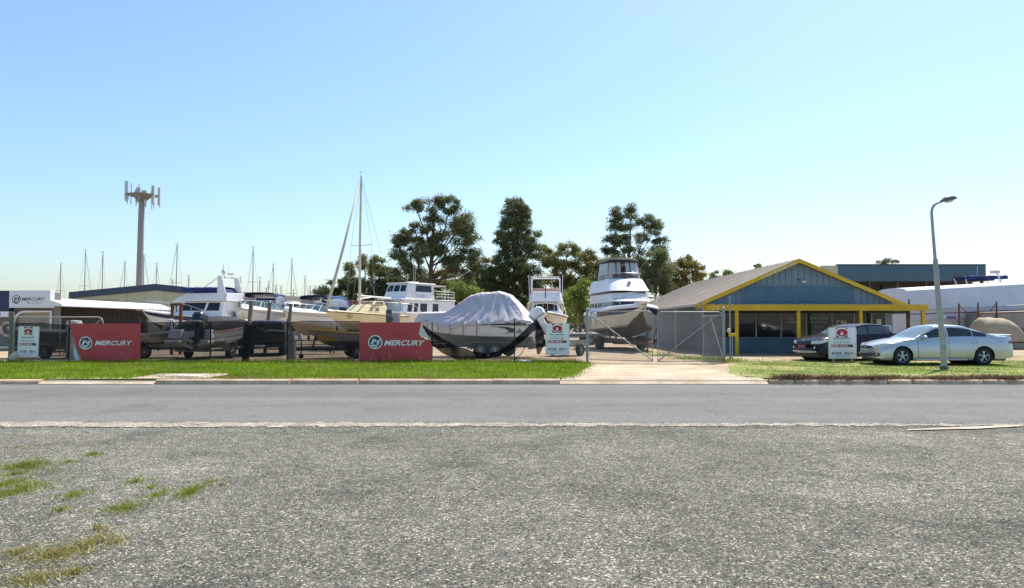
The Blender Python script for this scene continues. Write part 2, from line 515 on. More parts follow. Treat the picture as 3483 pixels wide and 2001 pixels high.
# flush lips at the crossings
def lip(px0, px1, z):
    m = MB(); m.hexa([(ax(px0, KY), KY - .05, -.02), (ax(px1, KY), KY - .05, -.02), (ax(px1, KY), KY + .42, -.02), (ax(px0, KY), KY + .42, -.02),
                      (ax(px0, KY), KY - .05, .022), (ax(px1, KY), KY - .05, .022), (ax(px1, KY), KY + .42, z), (ax(px0, KY), KY + .42, z)])
    m.box(ax(px0, KY), ax(px1, KY), KY + .421, KY + .85, -.02, z)
    return struct(m.build('kerb_crossing', concrete))
lip(136, 524, .126); lip(1904, 2610, .131)

# left verge, driveway, right verge
def poly_sheet(name, pts, z, mat):
    m = MB(); m.add([(x, y, z) for x, y in pts], [tuple(range(len(pts)))])
    return struct(m.build(name, mat, fix=False))
ragged('verge', [(-60, KY + .29), (-9, KY + .29), (ax(1900, KY), KY + .29), (ax(1960, 20.3), 20.3)],
       [(-60, 27.9), (-9, 27.9), (ax(1900, 27.8), 27.8), (ax(2010, 27.6), 27.6)], VZ, turf, .10, 9, 14)
ragged('driveway', [(ax(1925, 19.75), 19.95), (ax(2120, 19.7), 19.95), (ax(2400, 19.7), 19.95), (ax(2560, 19.8), 19.98)],
       [(ax(2035, 27.2), 27.2), (ax(2150, 27.2), 27.1), (ax(2300, 27.1), 27.0), (ax(2360, 26.0), 26.0)], VZ + .004, sandy, .13, 12, 9)
ragged('verge', [(ax(2480, 21.5), 21.2), (ax(2600, 20), 19.95), (10, 19.68), (60, 19.68)],
       [(ax(2480, 26.0), 26.0), (ax(2560, 31.5), 31.0), (10.5, 33.2), (60, 33.2)], VZ, dry_turf, .14, 14, 5)
# concrete pit with its lid in the left verge
pit = thing('service_pit', 'pale concrete pit cover let into the kerb edge of the left verge', 'pit cover', (ax(625, 20.6), 20.75, VZ))
m = MB(); m.box(-1.02, 1.02, -1.02, .75, -.1, .018); m.build('surround', concrete, pit, bevel=.01)
m = MB(); m.box(-.55, .55, -.45, .45, .018, .034); m.build('lid', M('pit_lid', (.50, .46, .38), .9, var=.1, bump=.3), pit, bevel=.008)

# grass: blades on the verges and tufts through the shoulder
def blades(name, pts, h0, h1, w, mat, label, lean=.5, z0=VZ):
    n = len(pts)
    a = rng.uniform(0, 2 * pi, n)
    h = rng.uniform(h0, h1, n) * (1 + .35 * np.sin(pts[:, 0] * 1.9 + pts[:, 1] * 2.7) * np.sin(pts[:, 0] * .7 - pts[:, 1] * 1.3) + .25 * np.sin(pts[:, 0] * 5.1 + 3 * np.sin(pts[:, 1] * 4.3))); ww = w * rng.uniform(.6, 1.3, n)
    dx, dy = np.cos(a) * ww, np.sin(a) * ww
    lx, ly = rng.normal(0, lean, n) * h, rng.normal(0, lean, n) * h
    z = pts[:, 2] if pts.shape[1] > 2 else np.full(n, z0)
    b0 = np.stack([pts[:, 0] - dx, pts[:, 1] - dy, z], -1)
    b1 = np.stack([pts[:, 0] + dx, pts[:, 1] + dy, z], -1)
    t = np.stack([pts[:, 0] + lx, pts[:, 1] + ly, z + h], -1)
    v = np.stack([b0, b1, t], 1).reshape(-1, 3)
    f = np.arange(n * 3).reshape(-1, 3)
    return stuff(big_mesh(name, v, f, mat, tri=True), label, 'grass')
lush = leaf_mat('lush_grass', (.13, .21, .006), (.21, .32, .010), (.38, .44, .05), .4)
mixed = leaf_mat('mixed_grass', (.14, .24, .02), (.22, .31, .045), (.48, .42, .18), .35)
dry = leaf_mat('dry_grass', (.17, .12, .05), (.30, .22, .11), (.45, .36, .20), .25)
def rand_pts(n, x0, x1, y0, y1): return np.stack([rng.uniform(x0, x1, n), rng.uniform(y0, y1, n)], -1)
p = rand_pts(95000, -21, ax(2015, 27), KY + .27, 27.95)
lim = np.interp(p[:, 1], [KY, 20.4, 27.8], [ax(1905, KY), ax(1955, 20.4), ax(2012, 27.8)])
keep = p[:, 0] < lim + rng.normal(0, .15, len(p))
inpit = (abs(p[:, 0] - ax(625, 20.6)) < 1.04) & (p[:, 1] < 21.5)
p = p[keep & ~inpit]
blades('verge_grass', p, .03, .085, .011, lush, 'short bright green grass along the left verge')
dp = np.concatenate([np.stack([rng.normal(cx, .55, 260), np.clip(rng.normal(cy, .35, 260), KY + .3, 27.8)], -1) for cx, cy in zip(rng.uniform(-19, 1, 26), rng.uniform(KY + .4, 27, 26))])
blades('straw_in_verge', dp, .03, .08, .009, dry, 'straw coloured patches through the left verge grass')
# taller growth along the fence foot and kerb back
q = rand_pts(7000, -21, 2.6, 27.45, 28.1); q2 = rand_pts(3200, -9.3, 1.3, KY + .22, KY + .34)
blades('fence_grass', np.concatenate([q]), .06, .17, .010, lush, 'longer green grass at the foot of the fence')
blades('kerb_weeds', q2, .02, .07, .009, dry, 'dry grass curling over the back of the kerb')
p = rand_pts(105000, ax(2480, 21), 27, KY + .3, 33)
nz = np.sin(p[:, 0] * .8 + 1.0) * np.sin(p[:, 1] * 1.1 + p[:, 0] * .3) + .5 * np.sin(p[:, 0] * 2.3 + p[:, 1] * 3.1)
xl = np.interp(p[:, 1], [KY, 20.5, 24, 31], [ax(2610, KY), ax(2520, 20.5), ax(2500, 24), ax(2560, 31)])
p = p[(p[:, 0] > xl + rng.normal(.2, .35, len(p))) & (nz + rng.normal(0, .5, len(p)) > -.35)]
blades('right_verge_grass', p, .012, .045, .010, mixed, 'thin patchy green and straw grass on the right verge')
d = []
for cx in (7.1, 7.6, 8.3, 8.9, 9.5, 11.3, 11.6, 13.0, 14.2, 15.0, 16.4): d.append(np.stack([rng.normal(cx, .16, 420), rng.normal(KY + .17, .10, 420)], -1))
d.append(rand_pts(5200, 6.9, 16.5, KY + .12, KY + .55))
dead = leaf_mat('dead_weeds', (.09, .045, .028), (.17, .095, .055), (.30, .20, .11), .2)
blades('dead_kerb_weeds', np.concatenate(d), .03, .13, .012, dead, 'dead brown weeds hanging over the right kerb', .8)
# tufts in the shoulder, bottom left
def tuft(px, py, rx, ry, n):
    c = at(px, py, 1.0); k = CAM_H / (CAM_H - c.z)
    Y = k * 1.0
    e0, e1 = at(px - rx, py, Y), at(px + rx, py, Y)
    yn = 1.6 * FPX / (py + ry - 1100); yf = 1.6 * FPX / (py - ry - 1100)
    rx_, ry_ = (e1.x - e0.x) / 2, (yf - yn) / 2
    ang = rng.uniform(0, 2 * pi, n); rad = np.abs(rng.normal(0, .50, n)) * np.where(rng.uniform(0, 1, n) < .22, 2.1, 1.0)
    lobes = 1 + .3 * np.sin(ang * 3 + px) + .2 * np.sin(ang * 5 + py)
    return np.stack([at(px, py, (yn + yf) / 2).x + np.cos(ang) * rad * rx_ * lobes, (yn + yf) / 2 + np.sin(ang) * rad * ry_ * lobes], -1)
T1 = [(90, 1582, 90, 22, 1054), (50, 1672, 75, 48, 1612), (10, 1650, 40, 40, 558), (310, 1545, 38, 9, 204), (240, 1568, 40, 10, 161), (420, 1725, 70, 20, 930), (645, 1672, 42, 30, 558), (530, 1680, 40, 25, 260),
      (255, 1680, 55, 25, 347), (465, 1635, 40, 14, 161), (210, 1730, 28, 10, 93), (510, 1655, 20, 12, 74), (50, 1610, 40, 12, 186)]
blades('shoulder_grass', np.concatenate([tuft(*t) for t in T1]), .012, .05, .0045, leaf_mat('shoulder_green', (.14, .20, .015), (.25, .31, .04), (.46, .42, .16), .35), 'green grass tufts pushing through the gravel shoulder', .7, .002)
T2 = [(190, 1880, 130, 50, 1426), (310, 1840, 60, 45, 558), (110, 1960, 100, 40, 930), (60, 1870, 60, 25, 310), (335, 1790, 40, 12, 124), (400, 1835, 40, 25, 124), (720, 1635, 30, 14, 74), (760, 1645, 22, 10, 49), (430, 1700, 20, 6, 74), (250, 1935, 60, 22, 310), (60, 1520, 30, 8, 49)]
blades('straw_grass', np.concatenate([tuft(*t) for t in T2]), .010, .038, .0045, leaf_mat('straw', (.16, .17, .03), (.34, .29, .10), (.52, .44, .22), .3), 'yellowed grass and straw lying on the gravel shoulder', .9, .002)
# ------------------------------------------------------------------ lettering
def text(body, w, h, mat, parent, x, z, y=-.004, shear=0.0, bold=0.0, name='lettering', rot=None):
    """flat printed letters fitted to w x h, lower left corner at (x, z), facing -Y"""
    cu = bpy.data.curves.new('t', 'FONT'); cu.body = body; cu.shear = shear; cu.offset = bold; cu.resolution_u = 3
    ob = bpy.data.objects.new('t', cu); col.objects.link(ob)
    dg = bpy.context.evaluated_depsgraph_get()
    me = bpy.data.meshes.new_from_object(ob.evaluated_get(dg))
    bpy.data.objects.remove(ob); bpy.data.curves.remove(cu)
    n = len(me.vertices)
    co = np.empty(n * 3, np.float32); me.vertices.foreach_get('co', co); co = co.reshape(-1, 3)
    mn, mx = co.min(0), co.max(0)
    s = (mx - mn); s[s < 1e-6] = 1
    nx = x + (co[:, 0] - mn[0]) / s[0] * w
    nz = z + (co[:, 1] - mn[1]) / s[1] * h
    out = np.stack([nx, np.full(n, y), nz], -1)
    if rot is not None: out = np.array([rot(p) for p in out])
    me.vertices.foreach_set('co', out.astype(np.float32).ravel())
    me.name = name; me.materials.clear(); me.materials.append(mat)
    me.update()
    o = bpy.data.objects.new(name, me); col.objects.link(o); o.parent = parent
    return o
def disc(cx, cz, rx, rz, y, n=40, a0=0, a1=2 * pi, inner=None):
    m = MB()
    if inner is None:
        m.add([(cx + rx * math.cos(2 * pi * i / n), y, cz + rz * math.sin(2 * pi * i / n)) for i in range(n)], [tuple(range(n))])
    else:
        k = n + 1
        vs = [(cx + rx * math.cos(lerp(a0, a1, i / n)), y, cz + rz * math.sin(lerp(a0, a1, i / n))) for i in range(k)]
        vs += [(cx + rx * inner * math.cos(lerp(a0, a1, i / n)), y, cz + rz * inner * math.sin(lerp(a0, a1, i / n))) for i in range(k)]
        m.add(vs, [(i, i + 1, k + i + 1, k + i) for i in range(n)])
    return m
def flat(pts, y):
    m = MB(); m.add([(x, y, z) for x, z in pts], [tuple(range(len(pts)))]); return m
ink_white = M('print_white', (.80, .80, .79), .5, var=.05)
ink_navy = M('print_navy', (.03, .04, .09), .5, var=.05)
ink_black = M('print_black', (.02, .022, .03), .5, var=.05)
ink_grey = M('print_grey', (.35, .36, .38), .5, var=.05)
ink_red = M('print_red', (.42, .012, .03), .5, var=.05)
ink_dred = M('print_dark_red', (.16, .012, .025), .5, var=.05)

def engine_logo(parent, x, z, r, fg, bgm, y=-.004):
    """round emblem: ring, dark disc, slanted M over two waves"""
    e = disc(x, z, r, r, y).build('emblem', fg, parent, fix=False)
    disc(x, z, r * .84, r * .84, y - .003).build('emblem_field', bgm, e, fix=False)
    m = MB()
    def q(p): m.add([(x + a * r, y - .006, z + b * r) for a, b in p], [tuple(range(len(p)))])
    q([(-.62, -.28), (-.30, .52), (.02, .52), (-.30, -.28)])
    q([(-.22, .52), (.02, .52), (.16, .12), (.04, -.02)])
    q([(.04, -.02), (.16, .12), (.55, .52), (.72, .52), (.55, .30)])
    q([(.18, -.20), (.50, .52), (.82, .52), (.50, -.20)])
    q([(-.98, -.62), (-.4, -.34), (.1, -.40), (.72, -.10), (.15, -.62), (-.35, -.50)])
    q([(-.75, -.72), (-.3, -.60), (.1, -.72), (.55, -.38), (.05, -.86), (-.3, -.74)])
    m.build('emblem_mark', fg, e, fix=False)

# ------------------------------------------------------------------ blue weatherboard boat shop with yellow trim
YW, YV = 36.5, 33.5
blue_wall = M('blue_board', (.185, .255, .305), .7, var=.10, vs=1.6, dirt=(.16, .22, .26), ds=.8, da=.5, bump=.15, bs=30)
blue_dark = M('blue_panel', (.085, .165, .225), .65, var=.10, vs=1.0, dirt=(.02, .06, .11), ds=.7, da=.4)
yellow = M('yellow_trim', (.62, .40, .012), .5, var=.08, vs=2.5, dirt=(.30, .20, .03), ds=2.2, da=.35)
grey_side = M('grey_side_wall', (.19, .235, .28), .75, var=.10, vs=1.2, dirt=(.13, .16, .19), ds=.7, da=.4)
roof_sheet = M('aged_roof_sheet', (.42, .345, .255), .6, var=.12, vs=.7, dirt=(.25, .21, .17), ds=.6, da=.4)
peel = M('peeling_primer', (.62, .58, .46), .8, var=.2, vs=9)
XL, XR, XA = ax(2398, YW), ax(3038, YW), ax(2714, YW)
ZA, ZE = az(893, YW), az(1030, YW)            # apex and wall head
shop = thing('boat_shop', 'blue gabled boat sales shop with yellow barge boards and verandah', 'shop', (XL, YW, .12))
W_ = XR - XL; A_ = XA - XL; HA = ZA - .12; HE = ZE - .12
YB = 21.0                                      # depth of the shop
def roof_z(x): return HE + (HA - HE) * (x / A_ if x < A_ else (W_ - x) / (W_ - A_))
zs0 = az(1042, YW) - .12                       # underside of the gable boards, above the verandah
m = MB(); m.box(0.0, W_, .06, YB, 0, zs0 + .05)
m.build('wall', blue_wall, shop)
m = MB(); m.prism([(0, zs0), (W_, zs0), (W_, HE), (A_, HA), (0, HE)], .05, (0, .06, 0)); m.build('gable_backing', blue_dark, shop)
nb = 30
for i in range(nb):                            # gable boards with open joints
    x0, x1 = W_ * i / nb + .012, W_ * (i + 1) / nb - .012
    pts = [(x0, zs0 + .02), (x1, zs0 + .02), (x1, roof_z(x1))]
    if x0 < A_ < x1: pts.append((A_, HA))
    pts.append((x0, roof_z(x0)))
    m = MB(); m.prism(pts, .035, (0, .022 + random.uniform(-.003, .003), 0)); m.build('board', blue_wall, shop)
# blank sign panel across the gable
sx0, sx1 = ax(2527, YW) - XL, ax(2905, YW) - XL
sz0, sz1 = az(1029, YW) - .12, az(973, YW) - .12
m = MB(); m.box(sx0, sx1, -.03, .02, sz0, sz1); sp = m.build('sign_panel', blue_dark, shop, label='blank dark blue sign panel on the gable')
m = MB(); m.box(sx0 - .05, sx1 + .05, -.05, .018, sz1 + .002, sz1 + .05); m.box(sx0 - .05, sx0 - .002, -.05, .018, sz0, sz1 + .001)
m.box(sx1 + .002, sx1 + .05, -.05, .018, sz0, sz1 + .001); m.build('panel_frame', blue_wall, sp)
# flood light on the gable
lx, lz = ax(2727, YW) - XL, az(958, YW) - .12
fl = MB(); fl.path([(lx - .2, .02, lz + .10), (lx - .05, -.22, lz + .08), (lx + .02, -.25, lz)], .012, 6)
flo = fl.build('flood_lamp', black_plastic, shop)
m = MB(); m.lathe([(.02, 0), (.07, .03), (.10, .10), (.085, .11)], 14, (lx + .04, -.26, lz - .09)); m.build('lamp_bowl', white_paint, flo, smooth=True)
# roof: two pitched sheets with ribs, overhanging
ov, ovs = .30, .42
def roof_side(xa, za, xe, ze):
    m = MB(); t = .05
    m.hexa([(xe, -ov, ze), (xa, -ov, za), (xa, YB + .2, za), (xe, YB + .2, ze), (xe, -ov, ze + t), (xa, -ov, za + t), (xa, YB + .2, za + t), (xe, YB + .2, ze + t)])
    ro = m.build('roof', roof_sheet, shop)
    rb = MB()
    for k in range(28):
        y = -ov + .03 + k * (YB + .15) / 28
        rb.hexa([(xe, y, ze + t), (xa, y, za + t), (xa, y + .05, za + t), (xe, y + .05, ze + t), (xe, y + .012, ze + t + .03), (xa, y + .012, za + t + .03), (xa, y + .038, za + t + .03), (xe, y + .038, ze + t + .03)])
    rb.build('roof_rib', roof_sheet, ro)
zr = HA + .10
slope = (HA - HE) / A_; slope2 = (HA - HE) / (W_ - A_)
ee, e2 = -.48, W_ + .48
roof_side(A_, zr, ee, zr - slope * (A_ - ee)); roof_side(A_, zr, e2, zr - slope2 * (e2 - A_))
# barge boards
def barge(xa, xe, sl, s):
    m = MB(); d = .20; y0, y1 = -ov - .045, -ov - .003
    za, ze = zr + .055, zr + .055 - sl * abs(xe - xa)
    m.hexa([(xa, y0, za - d), (xe, y0, ze - d), (xe, y1, ze - d), (xa, y1, za - d), (xa, y0, za), (xe, y0, ze), (xe, y1, ze), (xa, y1, za)])
    return m.build('barge_board', yellow, shop)
b1 = barge(A_, ee, slope, 1); b2 = barge(A_, e2, slope2, -1)
m = MB()
for k in range(9):                             # flaked paint patches near the apex
    xx = A_ - .25 - k * .19 - random.uniform(0, .08); zz = zr - slope * (A_ - xx) - .03
    w = random.uniform(.05, .12)
    m.add([(xx - w, -ov - .05, zz - .05 - slope * w * .5), (xx + w * .4, -ov - .05, zz - .08), (xx + w, -ov - .05, zz - .01 + slope * w), (xx, -ov - .05, zz + .03)], [(0, 1, 2, 3)])
m.build('flaked_paint', peel, b1, fix=False)
# boxed eave return at the left, gutter and down pipe
zg = zr - slope * (A_ - ee)
m = MB(); m.prism([(ee, zg + .02), (ee, zg - .20), (ee + .95, zg - .20), (ee + .95, zg + .05)], .04, (0, -ov - .002, 0)); m.build('eave_return', yellow, shop)
m = MB(); m.box(ee - .12, ee - .002, -ov, YB + .2, zg - .09, zg + .03); gt = m.build('gutter', M('gutter', (.42, .40, .36), .5, var=.1), shop)
m = MB(); m.path([(ee - .05, -ov + .1, zg - .06), (ee - .05, -ov + .1, zg - .16), (-.07, -.02, zg - .42), (-.07, -.02, .9)], .035, 8); m.build('down_pipe', M('pipe_grey', (.28, .31, .34), .5), gt)
# left side wall: weatherboards above, sheet below
nbd = 9
for i in range(nbd):
    z0 = i * (HE / nbd)
    m = MB(); m.hexa([(-.05, .03, z0), (-.05, YB, z0), (-.002, YB, z0), (-.002, .03, z0), (-.025, .03, z0 + HE / nbd - .006), (-.025, YB, z0 + HE / nbd - .006), (-.002, YB, z0 + HE / nbd - .006), (-.002, .03, z0 + HE / nbd - .006)])
    m.build('weatherboard', grey_side, shop)
m = MB(); m.box(-.075, -.052, .5, 1.1, .2, 1.35); m.build('meter_panel', grey_side, shop)
# shopfront under the verandah
dwz = az(1147, YW) - .12 ; hdz = az(1066, YW) - .12
m = MB(); m.box(.02, W_ - .02, 0.0, .058, 0, dwz - .03); m.build('dwarf_wall', blue_dark, shop)
m = MB(); m.box(.0, W_, -.05, .058, dwz - .03, dwz); m.build('sill', blue_wall, shop, bevel=.006)
shop_glass = M('shop_glass', (.018, .022, .026), .06, var=0, spec=.7)
mull = [0.02, ax(2572, YW) - XL, ax(2657, YW) - XL, ax(2742, YW) - XL, ax(2830, YW) - XL, ax(2905, YW) - XL, ax(2965, YW) - XL, W_ - .35]
for i, (x0, x1) in enumerate(zip(mull, mull[1:])):
    m = MB(); m.box(x0 + .03, x1 - .03, .03, .05, dwz if i < 4 else .05, hdz); m.build('window', shop_glass, shop)
    if i:
        m = MB(); m.box(x0 - .028, x0 + .028, -.01, .056, dwz if i < 4 else 0, hdz); m.build('mullion', M('pale_mullion', (.36, .38, .38), .5), shop)
m = MB(); m.box(0, W_, -.02, .058, hdz, hdz + .12); m.build('head_board', M('dark_head', (.05, .045, .045), .7), shop)
# painted window lettering and house number
def stext(body, px0, px1, py0, py1, mat, **k):
    text(body, ax(px1, YW) - ax(px0, YW), az(py0, YW) - az(py1, YW), mat, shop, ax(px0, YW) - XL, az(py1, YW) - .12, y=.026, **k)
ink_teal = M('window_teal', (.22, .40, .42), .5, var=.2, vs=9); ink_tan = M('window_tan', (.50, .33, .17), .5, var=.25, vs=9); ink_pale = M('window_pale', (.42, .43, .42), .5, var=.3, vs=9)
stext('Boat Sales', 2755, 2817, 1076, 1088, ink_teal, bold=.01)
stext('2nd', 2757, 2769, 1093, 1099, ink_pale, bold=.01); stext('Hand', 2773, 2790, 1093, 1099, ink_pale, bold=.01); stext('Boats', 2794, 2813, 1093, 1099, ink_pale, bold=.01)
stext('ENQUIRIES', 2768, 2800, 1109, 1114, ink_pale, bold=.01)
stext('Trailer', 2669, 2704, 1076, 1088, ink_tan, bold=.01)
stext('& Slips', 2676, 2710, 1092, 1100, ink_pale, bold=.01)
m = MB(); m.box(ax(2845, YW) - XL, ax(2878, YW) - XL, -.02, .028, az(1112, YW) - .12, az(1090, YW) - .12); nbp = m.build('number_plate', M('number_card', (.52, .51, .44), .6), shop)
text('4', .19, .26, ink_black, nbp, ax(2848, YW) - XL, az(1108, YW) - .12, y=-.024, bold=.03)
text('5', .17, .22, M('faded_digit', (.36, .37, .30), .6), nbp, ax(2863, YW) - XL, az(1106, YW) - .12, y=-.024, bold=.03)
m = MB(); m.box(ax(2981, YW) - XL, ax(2997, YW) - XL, -.02, .028, az(1105, YW) - .12, az(1086, YW) - .12); m.build('notice', M('notice_paper', (.55, .58, .48), .7), shop)
# verandah
vz0, vz1 = az(1057, YV) - .12, az(1037, YV) - .12
vy = YV - YW
m = MB(); m.box(-.05, W_ + .05, vy + .05, -.02, vz1 - .06, vz1); vr = m.build('verandah_roof', M('verandah_sheet', (.42, .38, .30), .6, var=.15), shop)
m = MB(); m.box(-.08, W_ + .08, vy, vy + .045, vz0, vz1 + .012); m.build('fascia', yellow, vr)
m = MB(); m.box(-.082, -.04, vy + .047, -.02, vz0 + .02, vz1 + .01); m.build('fascia_end', yellow, vr)
m = MB(); m.box(W_ + .04, W_ + .082, vy + .047, -.02, vz0 + .02, vz1 + .01); m.build('fascia_end', yellow, vr)
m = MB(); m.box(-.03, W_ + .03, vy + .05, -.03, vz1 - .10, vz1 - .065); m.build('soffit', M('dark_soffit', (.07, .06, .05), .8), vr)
for px in (2506, 2716, 2928, 3140):
    x = ax(px, YV + .12) - XL
    m = MB(); m.box(x - .07, x + .07, vy + .06, vy + .19, 0, vz0 + .06); m.build('post', yellow, shop, bevel=.008)
x = ax(3088, 34.6) - XL
m = MB(); m.box(x - .05, x + .05, -1.95, -1.85, 0, vz0 + .05); m.build('post', rust, shop, label='rust red post behind the verandah end')
m = MB(); m.box(-.15, W_ + .15, vy - .35, .0, -.10, .02); m.build('floor_slab', concrete, shop)

# ------------------------------------------------------------------ large navy-fasciaed workshop behind, right
YN = 76.0
navy_fascia = M('slate_blue_fascia', (.05, .115, .165), .5, var=.06, vs=.4)
x0, x1 = ax(2800, YN), ax(3358, YN)
wk = thing('workshop', 'long dark building with slate blue parapet beyond the shrink wrapped boat', 'workshop', (x0, YN, .16))
W2 = x1 - x0; zt = az(902, YN) - .16; zb = az(957, YN) - .16
xt = ax(2853, YN) - x0
m = MB(); m.box(xt, W2, 0, .5, zb, zt); m.build('parapet', navy_fascia, wk)
m = MB(); m.box(xt - .02, W2 + .03, -.05, .55, zt, zt + .10); m.build('parapet_cap', M('cap_dark', (.03, .045, .06), .5), wk)
m = MB(); m.box(0, xt - .003, 0, .5, zb - 1, zt - .05); m.build('cream_panel', M('cream_panel', (.52, .47, .33), .7, var=.08), wk)
m = MB(); m.box(0.05, W2 - .05, 2.2, 16, 0, zt - .3); m.build('wall', M('dark_workshop_wall', (.055, .048, .045), .8, var=.2, vs=.5), wk)
m = MB(); m.box(xt, W2, .502, 2.3, zb + .02, zb + .2); m.build('soffit', M('workshop_soffit', (.16, .13, .10), .8), wk)
for k in range(6):
    x = lerp(xt + .5, W2 - .2, k / 5); m = MB(); m.box(x - .12, x + .12, .3, .54, 0, zb - .002); m.build('column', M('column_brown', (.09, .065, .055), .8), wk)
for k in range(4):
    x = xt + 1.2 + k * 4.0; m = MB(); m.box(x, x + 2.8, 2.14, 2.18, zb - 2.6, zb - .3); w = m.build('window', dark_glass, wk)
    m = MB(); m.box(x - .06, x, 2.1, 2.19, zb - 2.6, zb - .3); m.build('window_frame', M('grey_frame', (.10, .11, .12), .5), w)
    m = MB(); m.box(x + 1.37, x + 1.43, 2.1, 2.138, zb - 2.6, zb - .3); m.build('mullion', M('grey_frame'), w)

# ------------------------------------------------------------------ engine dealer showroom at far left with its long low shed
YD = 40.0
dx0, dx1 = ax(-60, YD), ax(172, YD)
dl = thing('showroom', 'white engine showroom with lettered sign fascia at the left edge', 'showroom', (dx1, YD, .14))
D_ = dx0 - dx1
sign_white = M('sign_white', (.70, .72, .76), .45, var=.03)
z0, z1 = az(1060, YD) - .14, az(988, YD) - .14
sb = MB(); sb.box(ax(33, YD) - dx1, 0, -.10, .3, z0 + .2, z1); sbo = sb.build('sign_fascia', sign_white, dl, bevel=.01)
m = MB(); m.box(D_, ax(33, YD) - dx1 - .01, -.06, .3, z0 + .02, z1 - .02); m.build('dark_fascia', navy_paint, dl)
lxx = ax(58, YD) - dx1; engine_logo(sbo, lxx, az(1019, YD) - .14, .235, ink_navy, sign_white, y=-.104)
text('MERCURY', ax(155, YD) - ax(76, YD), .165, ink_navy, sbo, ax(76, YD) - dx1, az(1023, YD) - .14, y=-.104, shear=.25, bold=.022)
text('MerCruiser', ax(145, YD) - ax(93, YD), .10, ink_grey, sbo, ax(93, YD) - dx1, az(1033, YD) - .14, y=-.104, shear=.25, bold=.005)
m = MB(); m.box(D_, ax(33, YD) - dx1 + .0, -.16, .28, z0 - .30, z0 - .003); m.build('lower_fascia', white_paint, dl)
m = MB(); m.box(ax(-10, YD) - dx1, ax(8, YD) - dx1, -.168, -.161, z0 - .22, z0 - .08); m.build('blue_decal', M('decal_blue', (.03, .03, .22), .5), dl)
m = MB(); m.box(D_, -.02, .32, .9, 0, z1 - .1); m.build('wall', M('dim_grey_wall', (.19, .185, .18), .8, var=.1), dl)
m = MB(); m.box(ax(52, YD) - dx1, -.12, .25, .31, .3, z0 + .05); m.build('entry_wall', M('tan_render', (.33, .30, .24), .8, var=.1), dl)
arc = [(ax(45, YD) - dx1, .1, 0), (ax(45, YD) - dx1, .1, z0 - .55)]
for k in range(9):
    a = pi - (pi / 2) * k / 8; arc.append((ax(45, YD) - dx1 + .55 + .55 * math.cos(a), .1, z0 - .55 + .55 * math.sin(a)))
arc.append((-.06, .1, z0)); arc.append((-.06, .1, 0))
m = MB(); m.path(arc, .06, 8); m.build('arched_frame', white_paint, dl, smooth=True)
# long low shed running away
LS = 13.0; e0 = az(1040, YD) - .14; r0 = az(1014, YD) - .14
m = MB(); m.box(-1.6, -1.1, .4, LS, 0, e0); m.build('shed_wall', M('eave_shade_wall', (.018, .017, .018), .8, var=.3, vs=2), dl)  # eave shade is put into the near-black colour of wall and ribs
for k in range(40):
    y = .5 + k * .31; m = MB(); m.box(-1.098, -1.07, y, y + .16, .02, e0 - .03); m.build('wall_rib', M('eave_shade_rib', (.026, .024, .024), .8), dl)
m = MB(); m.hexa([(-.3, -.05, e0 - .02), (.62, -.05, e0 - .02), (.62, LS, e0 - .02), (-.3, LS, e0 - .02), (-.3, -.05, r0), (.60, -.05, e0 + .10), (.60, LS, e0 + .10), (-.3, LS, r0)])
m.build('shed_roof', M('white_roof', (.72, .77, .80), .5, var=.05), dl)
m = MB(); m.box(-3.2, -.31, .31, LS, e0, r0 - .01); m.build('shed_ridge', M('white_roof'), dl)
lr = thing('life_ring', 'old pale life ring hung on the grey showroom wall', 'life ring', (ax(14, 39.9), 40.22, az(1120, 40)))
m = MB(); m.path([(.36 * math.cos(2 * pi * k / 24), 0, .36 * math.sin(2 * pi * k / 24)) for k in range(24)], .085, 8, close=True); m.build('ring', M('ring_cream', (.50, .45, .37), .8, var=.2), lr, smooth=True)
for k in range(4):
    a = pi / 4 + k * pi / 2; m = MB(); m.path([(.36 * math.cos(a), 0, .36 * math.sin(a)), (.36 * math.cos(a + .18), 0, .36 * math.sin(a + .18))], .092, 8); m.build('band', M('band_tan', (.28, .20, .13), .8), lr, smooth=True)

# ------------------------------------------------------------------ khaki shed with navy fascia, and the ribbed concrete-grey wall beside it
YS = 70.0
x0, x1, xa = ax(243, YS), ax(806, YS), ax(527, YS)
sh = thing('khaki_shed', 'wide khaki clad shed with navy gable fascia below the phone tower', 'shed', (x0, YS, .16))
w_, a_ = x1 - x0, xa - x0
hz, ez0, ez1 = az(966, YS) - .16, az(994, YS) - .16, az(993, YS) - .16
khaki = M('khaki_panel', (.46, .47, .31), .6, var=.05, vs=.4, dirt=(.30, .30, .21), ds=.3, da=.4)
def shz(x): return ez0 + (hz - ez0) * (x / a_ if x < a_ else (w_ - x) / (w_ - a_))
npn = 9
for i in range(npn):
    u0, u1 = w_ * i / npn + .015, w_ * (i + 1) / npn - .015
    pts = [(u0, 0), (u1, 0), (u1, shz(u1) - .3)]
    if u0 < a_ < u1: pts.append((a_, hz - .3))
    pts.append((u0, shz(u0) - .3))
    m = MB(); m.prism(pts, .06, (0, .02, 0)); m.build('panel', khaki, sh)
m = MB(); m.prism([(0, 0), (w_, 0), (w_, ez0 - .3), (a_, hz - .3), (0, ez0 - .3)], 14, (0, .09, 0)); m.build('wall', M('khaki_seam', (.26, .27, .18), .7), sh)
navy_f2 = M('dark_navy_fascia', (.03, .055, .10), .5, var=.05)
for xa_, xb_ in ((0, a_), (a_, w_)):
    m = MB(); za_, zb_ = shz(xa_), shz(xb_); d = .62
    s0 = -.25 if xa_ == 0 else 0; s1 = .0
    m.hexa([(xa_ + s0, -.12, za_ - d), (xb_, -.12, zb_ - d), (xb_, 14.3, zb_ - d), (xa_ + s0, 14.3, za_ - d), (xa_ + s0, -.12, za_), (xb_, -.12, zb_), (xb_, 14.3, zb_), (xa_ + s0, 14.3, za_)])
    m.build('roof_fascia', navy_f2, sh)
